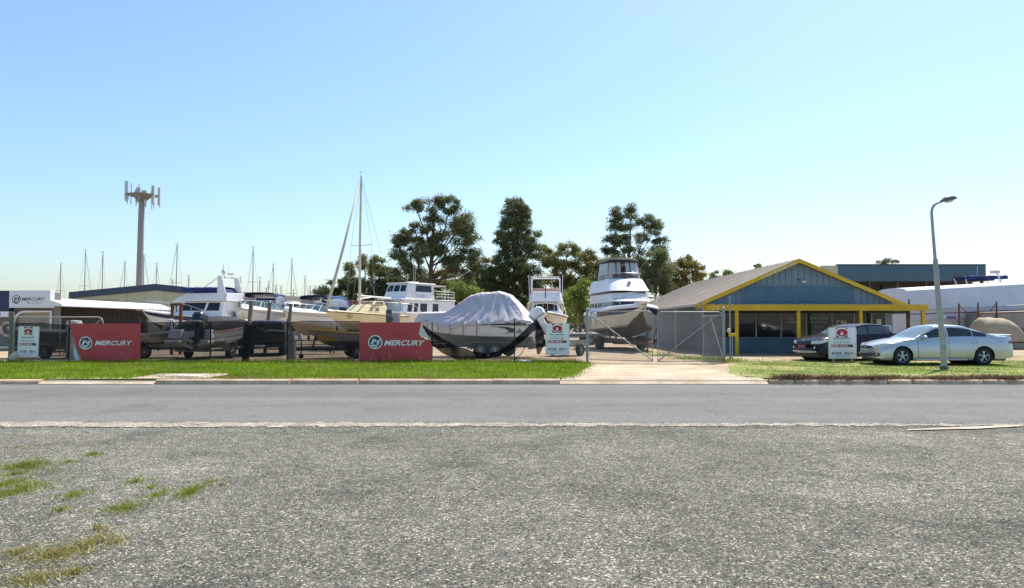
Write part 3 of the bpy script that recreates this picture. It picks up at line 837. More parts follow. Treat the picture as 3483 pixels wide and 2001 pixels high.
m = MB(); m.box(.6, 4.4, -.02, .018, .1, ez0 - .72); m.build('roller_door', M('tan_door', (.34, .27, .19), .7), sh)
# wall running away from the shed
cw = thing('ribbed_wall', 'long grey ribbed wall receding between the khaki shed and the trees', 'wall', (ax(822, YS), YS, .16), 0)
hw0 = az(992, YS) - .16
p1 = at(1068, 1018, 92.0); dxw = p1.x - ax(822, YS)
rib = M('ribbed_grey', (.33, .31, .285), .8, var=.08, vs=.6, stretch=(1, 1, .2))
m = MB(); m.hexa([(-.3, 0, 0), (0, 0, 0), (dxw, 22, 0), (dxw - .3, 22, 0), (-.3, 0, hw0), (0, 0, hw0), (dxw, 22, hw0 + .15), (dxw - .3, 22, hw0 + .15)]); m.build('wall_body', rib, cw)
for k in range(44):
    t = k / 44; y = 22 * t; x = dxw * t
    m = MB(); m.box(x + .002, x + .05, y + .05, y + .33, .02, hw0 - .04 + .15 * t); m.build('rib', rib, cw)
m = MB(); m.box(-.95, -.31, .2, 3, 0, hw0 - .05); m.build('gap_shade_block', M('gap_shade', (.02, .02, .025), .9), cw)  # solid near-black block painted as the shade in the gap

# ------------------------------------------------------------------ phone tower
YT = 100.0
tw = thing('phone_tower', 'tall grey concrete phone tower with panel antennas on its head frame', 'phone tower', (ax(468, YT), YT, .16))
S = YT / FPX
def tz(py): return az(py, YT) - .16
def tx(px): return ax(px, YT) - ax(468, YT)
tower_c = M('tower_concrete', (.30, .295, .30), .85, var=.15, vs=.6, stretch=(3, 3, .15))
grey_ant = M('antenna_grey', (.52, .55, .56), .55, var=.05)
m = MB(); m.path([(0, 0, 0), (tx(474) * .55, 0, tz(900) * .6), (tx(474), 0, tz(672))], [.50, .44, .38], 20); m.build('pole', tower_c, tw, smooth=True, auto=50)
cx = tx(474); zp = tz(666)
m = MB(); m.lathe([(.4, -.9), (1.05, -.25), (2.05, .0), (2.05, .10), (.3, .16)], 12, (cx, 0, zp)); m.build('platform', M('platform_steel', (.16, .15, .15), .6), tw)
def ant(name, px0, px1, py0, py1, yy, d=.28, mt=grey_ant):
    m = MB(); m.box(tx(px0), tx(px1), yy, yy + d, tz(py1), tz(py0)); o = m.build(name, mt, tw, bevel=.03)
    m = MB(); m.tube((tx((px0 + px1) / 2), yy + d + .1, tz(py1) - .3), (tx((px0 + px1) / 2), yy + d + .1, tz(py0) + .1), .05, n=6); m.build('mount_pipe', galv, o)
ant('panel_antenna', 412, 419, 622, 684, .3); ant('panel_antenna', 422, 433, 619, 683, -.6)
ant('panel_antenna', 513, 523, 634, 695, -.6); ant('panel_antenna', 524, 532, 637, 698, .3)
for px, a, b, yy in ((442, 635, 698, 1.0), (459, 631, 703, -1.7), (486, 634, 690, -1.8), (494, 650, 708, 1.2), (506, 644, 706, .8)):
    m = MB(); m.tube((tx(px), yy, tz(b)), (tx(px), yy, tz(a)), .055, n=6); m.build('mount_pipe', galv, tw)
for px0, px1, a, b, yy in ((438, 456, 642, 652, .8), (467, 480, 642, 662, -1.0), (480, 496, 650, 660, -.6), (497, 502, 648, 668, .6), (486, 491, 680, 706, -.4), (444, 449, 672, 687, .6), (500, 505, 675, 692, .6), (464, 470, 653, 664, .3)):
    m = MB(); m.box(tx(px0), tx(px1), yy, yy + .35, tz(b), tz(a)); m.build('radio_unit', grey_ant, tw, bevel=.03)

# ------------------------------------------------------------------ masts of yachts in the marina beyond
masts = [(203, 903), (285, 855), (345, 862), (420, 895), (486, 872), (529, 902), (585, 957), (597, 836), (639, 941), (815, 949), (858, 845), (882, 949), (905, 985), (912, 962), (927, 903), (936, 977),
         (955, 979), (989, 886), (998, 990), (1036, 945), (1052, 979), (1071, 981)]
ordn = ['leftmost', 'second', 'third', 'fourth', 'fifth', 'sixth', 'seventh', 'eighth', 'ninth', 'tenth', 'eleventh', 'twelfth', 'thirteenth', 'fourteenth', 'fifteenth', 'sixteenth', 'seventeenth', 'eighteenth', 'nineteenth', 'twentieth', 'twenty-first', 'rightmost']
mast_m = M('mast_alloy', (.28, .30, .34), .5, var=.1); wire_m = M('rig_wire', (.33, .34, .37), .5, var=0)
for i, (px, py) in enumerate(masts):
    Ym = 120 + (i * 37 % 23)
    h = az(py, Ym)
    where = 'from the left above the rooftops' if 0 < i < 21 else 'of the yacht masts above the rooftops'
    size = 'tall' if h > 10 else 'short'
    t = thing('yacht_mast', f'{size} thin grey yacht mast, {ordn[i]} {where}' if 0 < i < 21 else f'{size} thin grey mast, {ordn[i]} {where}', 'mast', (ax(px, Ym), Ym, .2), random.uniform(-.5, .5), 'marina masts beyond the sheds')
    r = .095
    m = MB(); m.path([(0, 0, 0), (0, 0, h * .6), (random.uniform(-.1, .1), 0, h)], [r, r * .9, r * .6], 6); m.build('pole', mast_m, t)
    if h > 7:
        zs_ = h * random.uniform(.5, .62); m = MB(); m.tube((-.9, 0, zs_), (.9, 0, zs_), .04, n=5); m.build('spreader', mast_m, t)
        for s in (-1, 1):
            m = MB(); m.path([(0, 0, h * .97), (s * .9, 0, zs_), (s * 1.0, 0, .6)], .018, 4); m.build('stay', wire_m, t)
        m = MB(); m.tube((0, 0, h * .99), (random.choice((-1, 1)) * h * .16, 0, .6), .022, n=4); m.build('stay', wire_m, t)
        m = MB(); m.box(-.35, .25, -.03, .03, h, h + .06); m.tube((.2, 0, h), (.2, 0, h + .35), .02, n=4); m.build('wind_vane', mast_m, t)

# ------------------------------------------------------------------ street lamp on the right verge
YL = 23.6
b = at(3211, 1258, YL)
sl = thing('street_lamp', 'grey steel street lamp with curved arm on the right verge', 'street lamp', (b.x, YL, VZ - .02))
def sx(px): return ax(px, YL) - b.x
def sz(py): return az(py, YL) - VZ
lamp_steel = M('lamp_steel', (.34, .36, .365), .5, metal=.2, var=.12, vs=4, dirt=(.15, .17, .17), ds=3, da=.4)
pts = [(0, 0, 0), (sx(3208), 0, sz(1180)), (sx(3200), 0, sz(1100)), (sx(3192), 0, sz(990)), (sx(3186), 0, sz(880))]
m = MB(); m.path(pts, [.097, .094, .088, .080, .073], 18); m.build('lower_pole', lamp_steel, sl, smooth=True, auto=50)
pts = [(sx(3186), 0, sz(884)), (sx(3181), 0, sz(800)), (sx(3178), 0, sz(740)), (sx(3177), 0, sz(722)), (sx(3180), 0, sz(706)), (sx(3187), 0, sz(696)), (sx(3197), 0, sz(689)), (sx(3210), 0, sz(685))]
m = MB(); m.path(pts, [.050, .046, .043, .042, .040, .038, .036, .035], 14); m.build('upper_pole', lamp_steel, sl, smooth=True, auto=50)
def head(u, v):
    return None
rings = []
for px, cz, rx_, rz_ in ((3203, 688, .03, .035), (3210, 685, .06, .06), (3220, 680, .12, .10), (3235, 676, .16, .12), (3250, 674, .15, .10), (3260, 673.5, .09, .06), (3264, 673.5, .03, .02)):
    rings.append([(sx(px), rx_ * math.cos(2 * pi * k / 14), sz(cz) + rz_ * max(-.45, math.sin(2 * pi * k / 14)) ) for k in range(14)])
m = MB(); m.loft(rings); lh = m.build('lamp_head', M('lamp_head_grey', (.13, .13, .125), .5), sl, smooth=True, auto=45)
rings = []
for px, cz, rx_, rz_ in ((3222, 683.5, .05, .01), (3232, 681, .12, .07), (3246, 679, .11, .07), (3256, 676, .05, .01)):
    rings.append([(sx(px), rx_ * math.cos(2 * pi * k / 12), sz(cz) + rz_ * min(.1, math.sin(2 * pi * k / 12))) for k in range(12)])
m = MB(); m.loft(rings); m.build('lens', M('lamp_lens', (.55, .55, .52), .2, var=.05), lh, smooth=True)
m = MB(); m.lathe([(.125, -.02), (.125, .12), (.115, .13)], 18); m.build('base_sleeve', M('base_dark', (.10, .11, .11), .7), sl)
m = MB(); m.box(sx(3201) + .07, sx(3201) + .13, -.06, .0, sz(1081), sz(1074)); m.build('pole_tag', white_paint, sl)
# ------------------------------------------------------------------ trees
bark = M('gum_bark', (.13, .09, .068), .9, var=.3, vs=2, bump=.5, bs=8, stretch=(3, 3, .5))
pale_bark = M('pale_gum_bark', (.34, .29, .24), .85, var=.25, vs=2, stretch=(3, 3, .5))
leaf_dark = leaf_mat('dark_gum_leaf', (0.102, 0.13, 0.055), (0.17, 0.198, 0.088), (0.3, 0.308, 0.164), .45)
leaf_olive = leaf_mat('olive_leaf', (0.137, 0.15, 0.048), (0.225, 0.232, 0.068), (0.383, 0.355, 0.137), .45)
leaf_deep = leaf_mat('deep_leaf', (0.055, 0.082, 0.032), (0.095, 0.125, 0.049), (0.164, 0.185, 0.075), .45)
leaf_warm = leaf_mat('warm_leaf', (0.164, 0.15, 0.041), (0.273, 0.239, 0.062), (0.465, 0.355, 0.11), .45)
leaf_bright = leaf_mat('fresh_leaf', (0.123, 0.192, 0.041), (0.198, 0.273, 0.055), (0.328, 0.383, 0.102), .45)

def crown_mesh(root, blobs, n_per, size, mat, base, ysq=.8, tight=.33):
    """leaf clumps: small twig clusters spread through each bough of foliage, with gaps between"""
    V = []
    for (c, rx, ry, rz, w) in blobs:
        area = rx * rz
        k = max(5, int(4.2 * area * w) + 4)
        d = rng.normal(0, 1, (k, 3)); d /= np.linalg.norm(d, axis=1)[:, None]
        rad = rng.uniform(.25, 1.0, k) ** .5
        cc = d * rad[:, None] * np.array([rx, ry, rz]) + np.array(c)
        n = int(n_per * 3.0 * area * w) + 80
        idx = rng.integers(0, k, n)
        cr = rng.uniform(.6, 1.15, k) * tight * (rx * rz) ** .25 * 1.5
        p = cc[idx] + rng.normal(0, 1, (n, 3)) * cr[idx][:, None] * np.array([.62, .62, .42])
        V.append(p)
    p = np.concatenate(V) - np.array(base)
    p = p[p[:, 2] > .3]
    n = len(p)
    a = rng.uniform(0, 2 * pi, n); tilt = rng.normal(-.35, .6, n)
    s = size * .78 * rng.uniform(.5, 1.4, n)
    u = np.stack([np.cos(a) * np.cos(tilt), np.sin(a) * np.cos(tilt), np.sin(tilt)], -1)
    r = rng.normal(0, 1, (n, 3)); w = np.cross(u, r); w /= np.linalg.norm(w, axis=1)[:, None] + 1e-9
    u *= s[:, None]; w *= (s * rng.uniform(.3, .5, n))[:, None]
    v = np.stack([p - u * .5, p + w * .5 - u * .05, p + u * .5, p - w * .5 - u * .05], 1).reshape(-1, 3)
    f = np.arange(n * 4).reshape(-1, 4)
    return big_mesh('crown', v, f, mat, root)

def tree(name, label, Y, foot, blobs, mat, trunk_r=.3, n_per=620, size=.33, bk=bark, group='trees behind the yard', depth=.75, w=1.0, tight=.33, lean=0.0, limb=True, fork=.60):
    s = Y / FPX
    bx = ax(foot, Y)
    root = thing(name, label, 'tree', (bx, Y, .15), 0, group)
    B = []
    for q in blobs:
        px, py, rx, ry = q[:4]
        c = at(px, py, Y)
        off = rng.uniform(-.6, .6) * rx * s
        B.append(((c.x, Y + off, c.z), rx * s, max(rx, ry) * s * depth, ry * s, q[4] if len(q) > 4 else w))
    crown_mesh(root, B, n_per, size, mat, (bx, Y, .15), tight=tight)
    top = max(b[0][2] + b[3] * .3 for b in B) - .15
    tp = max(B, key=lambda b: b[0][2])[0]
    m = MB()
    pts, rr = [], []
    for k in range(8):
        t = k / 7
        pts.append((lerp(0, tp[0] - bx, t ** 1.6) + .12 * math.sin(k * 1.9 + foot), lerp(0, tp[1] - Y, t), top * .93 * t))
        rr.append(trunk_r * (1 - t) ** .8 + .04)
    m.path(pts, rr, 9)
    tr = m.build('trunk', bk, root, smooth=True)
    if limb:
        for (c, rx, ry, rz, ww) in B:
            e = Vector((c[0] - bx, c[1] - Y, c[2] - .15))
            t = min(.8, max(.12, (e.z * fork + .1 * top) / top))
            k = t * 7; i = min(6, int(k)); p0 = Vector(pts[i]).lerp(Vector(pts[i + 1]), k - i)
            r0 = lerp(rr[i], rr[i + 1], k - i) * .55
            mid = p0.lerp(e, .5) + Vector((rng.uniform(-.3, .3), rng.uniform(-.3, .3), -.12 * (e - p0).length))
            mm = MB(); mm.path([p0, mid, e, e + Vector((rng.uniform(-.4, .4), 0, rz * .6))], [r0, r0 * .62, r0 * .32, .02], 6)
            for _ in range(3):
                q = e + Vector((rng.uniform(-.8, .8) * rx, rng.uniform(-.8, .8) * ry, rng.uniform(-.3, .7) * rz))
                mm.path([mid.lerp(e, rng.uniform(.2, .8)), e.lerp(q, .5) + Vector((0, 0, -.1)), q], [r0 * .32, r0 * .2, .015], 5)
            o = mm.build('limb', bk, tr, smooth=True); o['kind'] = 'stuff'
    return root

# the three tall gums
tree('gum_tree', 'tallest broad gum tree with open crown, above the white passenger cruiser', 92, 1462,
     [(1410, 700, 32, 22), (1475, 690, 34, 26), (1530, 700, 36, 34), (1570, 745, 34, 45), (1590, 800, 32, 38), (1545, 790, 40, 45, .5), (1470, 735, 34, 22), (1450, 780, 26, 26, .6), (1500, 790, 30, 40, .5),
      (1470, 840, 36, 36), (1580, 860, 44, 34, .8), (1540, 900, 50, 36, .9), (1605, 890, 24, 22, .8), (1430, 830, 24, 26, .8), (1500, 870, 35, 35, .8), (1590, 930, 30, 20, .7)],
     leaf_dark, .42, 620, .34, bark, tight=.36)
tree('gum_tree', 'leaning dark gum on the left flank of the tallest gum', 90, 1440,
     [(1345, 820, 34, 34), (1390, 800, 36, 34), (1415, 775, 26, 20), (1350, 870, 30, 32, .8), (1390, 880, 34, 36, .8), (1425, 860, 26, 40, .7), (1345, 920, 26, 24, .7), (1400, 930, 30, 26, .7)],
     leaf_dark, .3, 600, .34, bark)
tree('gum_tree', 'tall narrow conical gum tree behind the covered boat', 95, 1752,
     [(1752, 685, 32, 24), (1752, 715, 44, 30), (1780, 735, 32, 34), (1722, 745, 32, 30, .9), (1752, 770, 40, 36, .6), (1800, 790, 34, 36), (1712, 790, 34, 30), (1705, 830, 36, 26, .8), (1760, 820, 50, 34, .8),
      (1810, 840, 30, 32, .8), (1700, 870, 36, 26, .8), (1790, 870, 46, 28, .8), (1745, 880, 40, 30)],
     leaf_dark, .36, 640, .33, bark, tight=.34)
tree('gum_tree', 'tall forked gum with pale bare branches behind the big cruiser', 98, 2128,
     [(2110, 725, 30, 26), (2150, 718, 26, 22), (2085, 765, 28, 26, .8), (2140, 765, 44, 30, .9), (2200, 755, 32, 26), (2235, 775, 28, 30), (2240, 815, 26, 28, .8), (2195, 800, 34, 28, .6), (2075, 820, 30, 30, .8),
      (2120, 815, 36, 30, .7), (2070, 860, 28, 26, .8), (2115, 860, 36, 26, .8), (2245, 855, 34, 30, .9), (2165, 850, 36, 24, .3)],
     leaf_dark, .34, 560, .32, pale_bark, tight=.36)
# middle heights
tree('gum_tree', 'low spreading gum tree behind the yacht mast', 100, 1240,
     [(1190, 910, 26, 20), (1240, 893, 36, 24), (1285, 900, 30, 26), (1265, 925, 30, 18, .6), (1185, 935, 22, 14, .6), (1305, 925, 18, 22, .6)], leaf_olive, .22, 640, .32, pale_bark)
tree('dense_tree', 'small rounded dark tree at the left end of the tree line', 96, 1165,
     [(1150, 965, 34, 24), (1195, 960, 40, 26), (1095, 990, 26, 18), (1130, 1000, 34, 18), (1180, 1000, 50, 26), (1228, 975, 26, 26)], leaf_deep, .2, 760, .30)
tree('dense_tree', 'dark dense tree between the yacht mast and the white passenger cruiser', 94, 1320,
     [(1310, 935, 36, 30), (1345, 965, 40, 32), (1290, 975, 40, 30), (1330, 1010, 50, 30), (1270, 1015, 46, 28), (1390, 1000, 46, 36), (1425, 960, 34, 40, .8)], leaf_deep, .26, 760, .31)
tree('dense_tree', 'dark round tree under the narrow conical gum', 92, 1735,
     [(1700, 920, 50, 34), (1760, 915, 50, 34), (1800, 940, 40, 36), (1690, 960, 56, 40), (1750, 970, 60, 40), (1800, 1000, 44, 50), (1700, 1020, 60, 50), (1660, 930, 26, 30)], leaf_deep, .3, 820, .31)
tree('bushy_tree', 'olive green tree between the flybridge boat and the conical gum', 98, 1900,
     [(1865, 870, 34, 26), (1930, 850, 40, 26), (1980, 875, 40, 26), (1880, 905, 44, 26), (1950, 905, 50, 28), (2020, 895, 34, 26, .8), (1850, 850, 20, 24), (2000, 930, 44, 30), (1890, 950, 60, 34), (1960, 970, 60, 36)],
     leaf_olive, .28, 700, .31)
tree('bushy_tree', 'warm green tree beside the left end of the shop roof', 96, 2310,
     [(2330, 880, 30, 22), (2345, 915, 40, 28), (2300, 920, 44, 30), (2375, 945, 26, 20), (2320, 960, 50, 28), (2280, 960, 46, 34), (2260, 900, 30, 26)], leaf_warm, .25, 680, .31, pale_bark)
tree('bushy_tree', 'dull green tree behind the right side of the big cruiser', 93, 2230,
     [(2225, 880, 40, 30), (2190, 900, 40, 26), (2240, 930, 46, 36), (2190, 960, 50, 40), (2250, 990, 40, 34), (2120, 930, 46, 40), (2080, 900, 34, 30), (2060, 960, 44, 40)], leaf_dark, .26, 720, .31)
tree('bushy_tree', 'fresh green shrubby tree right of the white passenger cruiser', 78, 1560,
     [(1550, 985, 36, 26), (1590, 1000, 40, 28), (1530, 1020, 34, 30), (1580, 1045, 50, 34), (1625, 1020, 36, 34), (1500, 1050, 40, 40)], leaf_bright, .18, 800, .26)
tree('bushy_tree', 'brownish green tree low between the tallest gum and the conical gum', 104, 1640,
     [(1620, 915, 34, 26), (1660, 895, 26, 18), (1640, 945, 44, 26), (1600, 960, 44, 26), (1660, 985, 50, 36), (1590, 1000, 50, 30)], leaf_olive, .24, 680, .32)
tree('bushy_tree', 'fresh green undergrowth tree left of the big cruiser', 76, 1975,
     [(1975, 1000, 36, 26), (1950, 1035, 46, 34), (2000, 1040, 30, 34), (1990, 970, 26, 24), (1960, 1070, 50, 30), (1930, 1000, 30, 30)], leaf_bright, .18, 760, .26)
tree('bushy_tree', 'olive tree closing the gap left of the big cruiser canopy', 103, 2040,
     [(2035, 905, 34, 26), (2005, 935, 40, 30), (2055, 945, 40, 34), (2030, 985, 50, 34), (2090, 980, 40, 36)], leaf_olive, .24, 700, .31)
tree('bushy_tree', 'dull olive tree behind the white passenger cruiser aerials', 105, 1450,
     [(1440, 955, 44, 28), (1500, 945, 44, 28), (1470, 990, 56, 32), (1540, 960, 36, 30), (1400, 975, 36, 30)], leaf_olive, .24, 700, .31)
tree('bushy_tree', 'low dark tree filling below the warm green tree by the shop roof', 102, 2350,
     [(2290, 985, 46, 30), (2345, 985, 40, 26), (2250, 950, 40, 34), (2385, 975, 24, 18)], leaf_dark, .22, 700, .31)
# far crowns that show over the roofs
tree('far_tree', 'small far tree peeping over the left roof slope of the shop', 150, 2450, [(2440, 940, 20, 14), (2475, 935, 24, 12), (2425, 955, 14, 12), (2470, 950, 30, 14)], leaf_olive, .25, 420, .42, group=None)
tree('far_tree', 'tiny far tree crown just above the shop roof ridge', 160, 2578, [(2575, 910, 16, 9), (2600, 915, 22, 10), (2590, 930, 30, 12)], leaf_olive, .25, 420, .42, group=None)
tree('far_tree', 'small grey green treetop above the slate blue parapet', 110, 3005, [(2995, 893, 22, 9), (3022, 888, 20, 9), (3045, 889, 12, 7), (3010, 905, 34, 12)], leaf_dark, .2, 460, .3, group=None)
# unbroken scrub behind the yard
def scrub(name, label, Y, x0, x1, h, n, mat, size):
    x = rng.uniform(ax(x0, Y), ax(x1, Y), n)
    hh = h * (.65 + .25 * np.sin(x * .9) + .2 * np.sin(x * 2.3 + 1))
    z = rng.uniform(0, 1, n) ** .7 * hh + .1; y = Y + rng.normal(0, .9, n)
    p = np.stack([x, y, z], -1)
    a = rng.uniform(0, 2 * pi, n); s = size * rng.uniform(.6, 1.3, n)
    u = np.stack([np.cos(a), np.sin(a), rng.normal(0, .6, n)], -1) * s[:, None]
    w = np.cross(u, rng.normal(0, 1, (n, 3))); w /= np.linalg.norm(w, axis=1)[:, None] + 1e-9; w *= (s * .45)[:, None]
    v = np.stack([p - u * .5, p + w * .5, p + u * .5, p - w * .5], 1).reshape(-1, 3)
    return stuff(big_mesh(name, v, np.arange(n * 4).reshape(-1, 4), mat), label, 'scrub')
scrub('scrub', 'dark scrub filling the gaps below the trees', 99, 1100, 2400, 7.0, 42000, leaf_deep, .38)
scrub('far_scrub', 'low far scrub beyond the marina', 210, -400, 4200, 3.4, 16000, leaf_dark, .9)
# ------------------------------------------------------------------ boat building kit (local: +x bow, +y port, z up from the ground)
class Hull:
    def __init__(s, L, B, zk, zc, zs0, zs1, rake=.5, full=.45, stern=.9, pw=2.0, chine=.86, bch=.55):
        s.__dict__.update(L=L, B=B, zk=zk, zc=zc, zs0=zs0, zs1=zs1, rake=rake, full=full, stern=stern, pw=pw, ch=chine, bch=bch)
    def half(s, t):
        a = lerp(s.stern, 1, min(1, t / .35) ** .7) if t < .35 else 1
        b = 1 - max(0, (t - s.full) / (1 - s.full)) ** s.pw
        return max(.004, s.B / 2 * a * b)
    def sheer(s, t): return lerp(s.zs0, s.zs1, t ** 1.7)
    def keel(s, t):
        k = max(0, (t - .62) / .38)
        return lerp(s.zk, s.sheer(t) - .12, k ** 2.6)
    def chz(s, t): return max(s.keel(t), lerp(s.zc, s.zc + (s.zs1 - s.zc) * s.bch, t ** 3))
    def x(s, t, h=1.0): return -s.L / 2 + t * s.L - s.rake * (1 - h) * t ** 5
    def gun(s, t, side=1, inset=0.0, dz=0.0):
        return (s.x(t), side * max(0.0, s.half(t) - inset), s.sheer(t) + dz)
    def sec(s, t):
        b = s.half(t); zs, zc, zk = s.sheer(t), s.chz(t), s.keel(t)
        bc = b * lerp(s.ch, s.ch * .55, max(0, (t - .5) * 2) ** 1.5)
        mid = lerp(zc, zs, .5)
        H = max(.05, zs - s.zk)
        def X(z): return s.x(t, (z - s.zk) / H)
        return [(X(zk), 0, zk), (X(zc), bc, zc), (X(mid), lerp(bc, b, .62), mid), (X(zs), b, zs)]
    def build(s, root, top, bottom, deck=None, deck_t=(0, 1), camber=.05, rail=None, rail_r=.03, stripe=None, stripe_h=(.55, .75), n=26, well=None):
        T = [i / n for i in range(n + 1)]
        S = [s.sec(t) for t in T]
        m = MB()
        for sd in (1, -1):
            m.loft([[(p[0], p[1] * sd, p[2]) for p in q[1:]] for q in S], closed=False, caps=False)
        q = S[0]
        m.add([(q[0][0], 0, q[0][2]), q[1], q[2], q[3], (q[3][0], -q[3][1], q[3][2]), (q[2][0], -q[2][1], q[2][2]), (q[1][0], -q[1][1], q[1][2])], [(0, 1, 2, 3, 4, 5, 6)])
        h = m.build('hull', top, root, smooth=True, auto=40)
        m = MB()
        for sd in (1, -1): m.loft([[(p[0], p[1] * sd, p[2]) for p in q[:2]] for q in S], closed=False, caps=False)
        m.build('hull_bottom', bottom, h, smooth=True, auto=40)
        if deck:
            m = MB()
            R_ = []
            for t in T:
                if deck_t[0] - 1e-6 <= t <= deck_t[1]:
                    b = s.half(t) - .01; z = s.sheer(t) - .015
                    R_.append([(s.x(t), b * k, z + camber * (1 - k * k)) for k in (-1, -.6, -.2, .2, .6, 1)])
            m.loft(R_, closed=False, caps=False)
            m.build('deck', deck, root, smooth=True)
        if well:      # open cockpit: sole and inner sides
            m = MB(); R_ = []
            for t in T:
                if t <= well[0] + 1e-6:
                    b = s.half(t) - .09; z1 = s.sheer(t) - .01
                    R_.append([(s.x(t) + (.06 if t == 0 else 0), b, z1), (s.x(t) + (.06 if t == 0 else 0), b * .9, well[1]), (s.x(t) + (.06 if t == 0 else 0), -b * .9, well[1]), (s.x(t) + (.06 if t == 0 else 0), -b, z1)])
            m.loft(R_, closed=False, caps=False)
            m.build('cockpit', well[2], root)
            m = MB()
            for sd in (1, -1):
                m.loft([[s.gun(t, sd, 0, 0), s.gun(t, sd, .10, .005)] for t in T if t <= well[0] + .04], closed=False, caps=False)
            m.build('side_deck', deck or top, root, fix=False)
        if rail:
            for sd in (1, -1):
                m = MB(); m.path([s.gun(t, sd, -.005, -.03) for t in T], rail_r, 6); m.build('rub_rail', rail, h, smooth=True)
        if stripe:
            for sd in (1, -1):
                m = MB(); rr = []
                for i, q in enumerate(S):
                    a, b, c = Vector(q[1]), Vector(q[2]), Vector(q[3])
                    def P(f): return (a.lerp(b, f * 2) if f < .5 else b.lerp(c, f * 2 - 1))
                    o = Vector((0, .006, 0))
                    p0, p1 = P(stripe_h[0]) + o, P(stripe_h[1]) + o
                    rr.append([(p0.x, p0.y * sd, p0.z), (p1.x, p1.y * sd, p1.z)])
                m.loft(rr, closed=False, caps=False); m.build('stripe', stripe, h, fix=False)
        return h
    def bow_rail(s, root, mat, t0=.45, hgt=.55, n=5, r=.016, ext=.15, mid=False):
        top = []
        for sd in (1, -1):
            pts = [s.gun(t0, sd, .06, 0)] + [s.gun(lerp(t0 + .02, .97, k / 8), sd, .06, hgt * min(1, .5 + k / 4)) for k in range(9)]
            top.append(pts)
        tip = (s.x(1) + ext, 0, s.sheer(1) + hgt)
        m = MB(); m.path(top[0] + [tip] + top[1][::-1], r, 6); ro = m.build('bow_rail', mat, root, smooth=True)
        for sd in (1, -1):
            for k in range(n):
                t = lerp(t0 + .05, .95, k / (n - 1)); h = hgt * min(1, .5 + (t - t0 - .02) / (.95 - t0) * 2)
                m = MB(); m.tube(s.gun(t, sd, .06, 0), s.gun(t, sd, .06, h), r * .85, n=5); m.build('stanchion', mat, ro)

def tbox(x0, x1, wa, wf, z0, z1, da=0.0, df=0.0, dw=0.0, dwf=None):
    """cabin block: aft x0, fwd x1, half widths aft/fwd, top pulled in"""
    dwf = dw if dwf is None else dwf
    return [(x0, -wa, z0), (x1, -wf, z0), (x1, wf, z0), (x0, wa, z0), (x0 + da, -wa + dw, z1), (x1 - df, -wf + dwf, z1), (x1 - df, wf - dwf, z1), (x0 + da, wa - dw, z1)]
FACES = {'s': (0, 1, 5, 4), 'f': (1, 2, 6, 5), 'p': (2, 3, 7, 6), 'a': (3, 0, 4, 7)}   # starboard, front, port, aft
def cabin(root, c, mat, name='cabin', bevel=.04):
    m = MB(); m.hexa(c); return m.build(name, mat, root, bevel=bevel)
def pane(root, c, face, u0, u1, v0, v1, mat, name='window', out=.012, skew=0.0, frame=None):
    q = [Vector(c[i]) for i in FACES[face]]
    n = (q[1] - q[0]).cross(q[3] - q[0]).normalized()
    ctr = sum((Vector(p) for p in c), Vector()) / 8
    if n.dot(q[0] - ctr) < 0: n = -n
    def P(u, v): return q[0].lerp(q[1], u).lerp(q[3].lerp(q[2], u), v)
    a = [P(u0, v0), P(u1, v0), P(u1 - skew, v1), P(u0 + (skew if skew < 0 else 0), v1)]
    m = MB(); m.hexa([p - n * .03 for p in a] + [p + n * out for p in a])
    o = m.build(name, mat, root)
    if frame:
        m = MB(); m.path([p + n * out for p in a], .014, 5, close=True); m.build('frame', frame, o)
    return o
def canopy(root, x0, x1, w, z0, z1, mat, name='canopy', arch=.22, n=6, ends=.85, tail=0.0):
    """canvas stretched over hoops"""
    m = MB(); R_ = []
    for i in range(n + 1):
        t = i / n; e = 1 - (1 - ends) * (2 * t - 1) ** 2
        ww = w * (1 - .06 * (2 * t - 1) ** 2)
        zt = lerp(z0, z1, 1) * 1 if True else z1
        top = z1 * 1.0 - (1 - e) * (z1 - z0) + tail * (t - .5)
        ring = []
        for k in range(11):
            a = pi * k / 10
            y = -ww * math.cos(a); z = (top - arch) + arch * math.sin(a) ** .7 if 0 < k < 10 else z0
            ring.append((lerp(x0, x1, t), y * (1 if 0 < k < 10 else 1.02), z))
        R_.append(ring)
    m.loft(R_, closed=False, caps=False)
    return m.build(name, mat, root, smooth=True, auto=60)
def roof_canvas(root, x0, x1, w, z, mat, arch=.15, name='bimini', drop=.12):
    m = MB(); R_ = []
    for i in range(7):
        t = i / 6; sag = .04 * math.sin(t * pi * 3) ** 2
        R_.append([(lerp(x0, x1, t), -w * math.cos(pi * k / 10), z + arch * math.sin(pi * k / 10) ** .6 - sag - (drop if k in (0, 10) else 0)) for k in range(11)])
    m.loft(R_, closed=False, caps=False)
    return m.build(name, mat, root, smooth=True, auto=60)
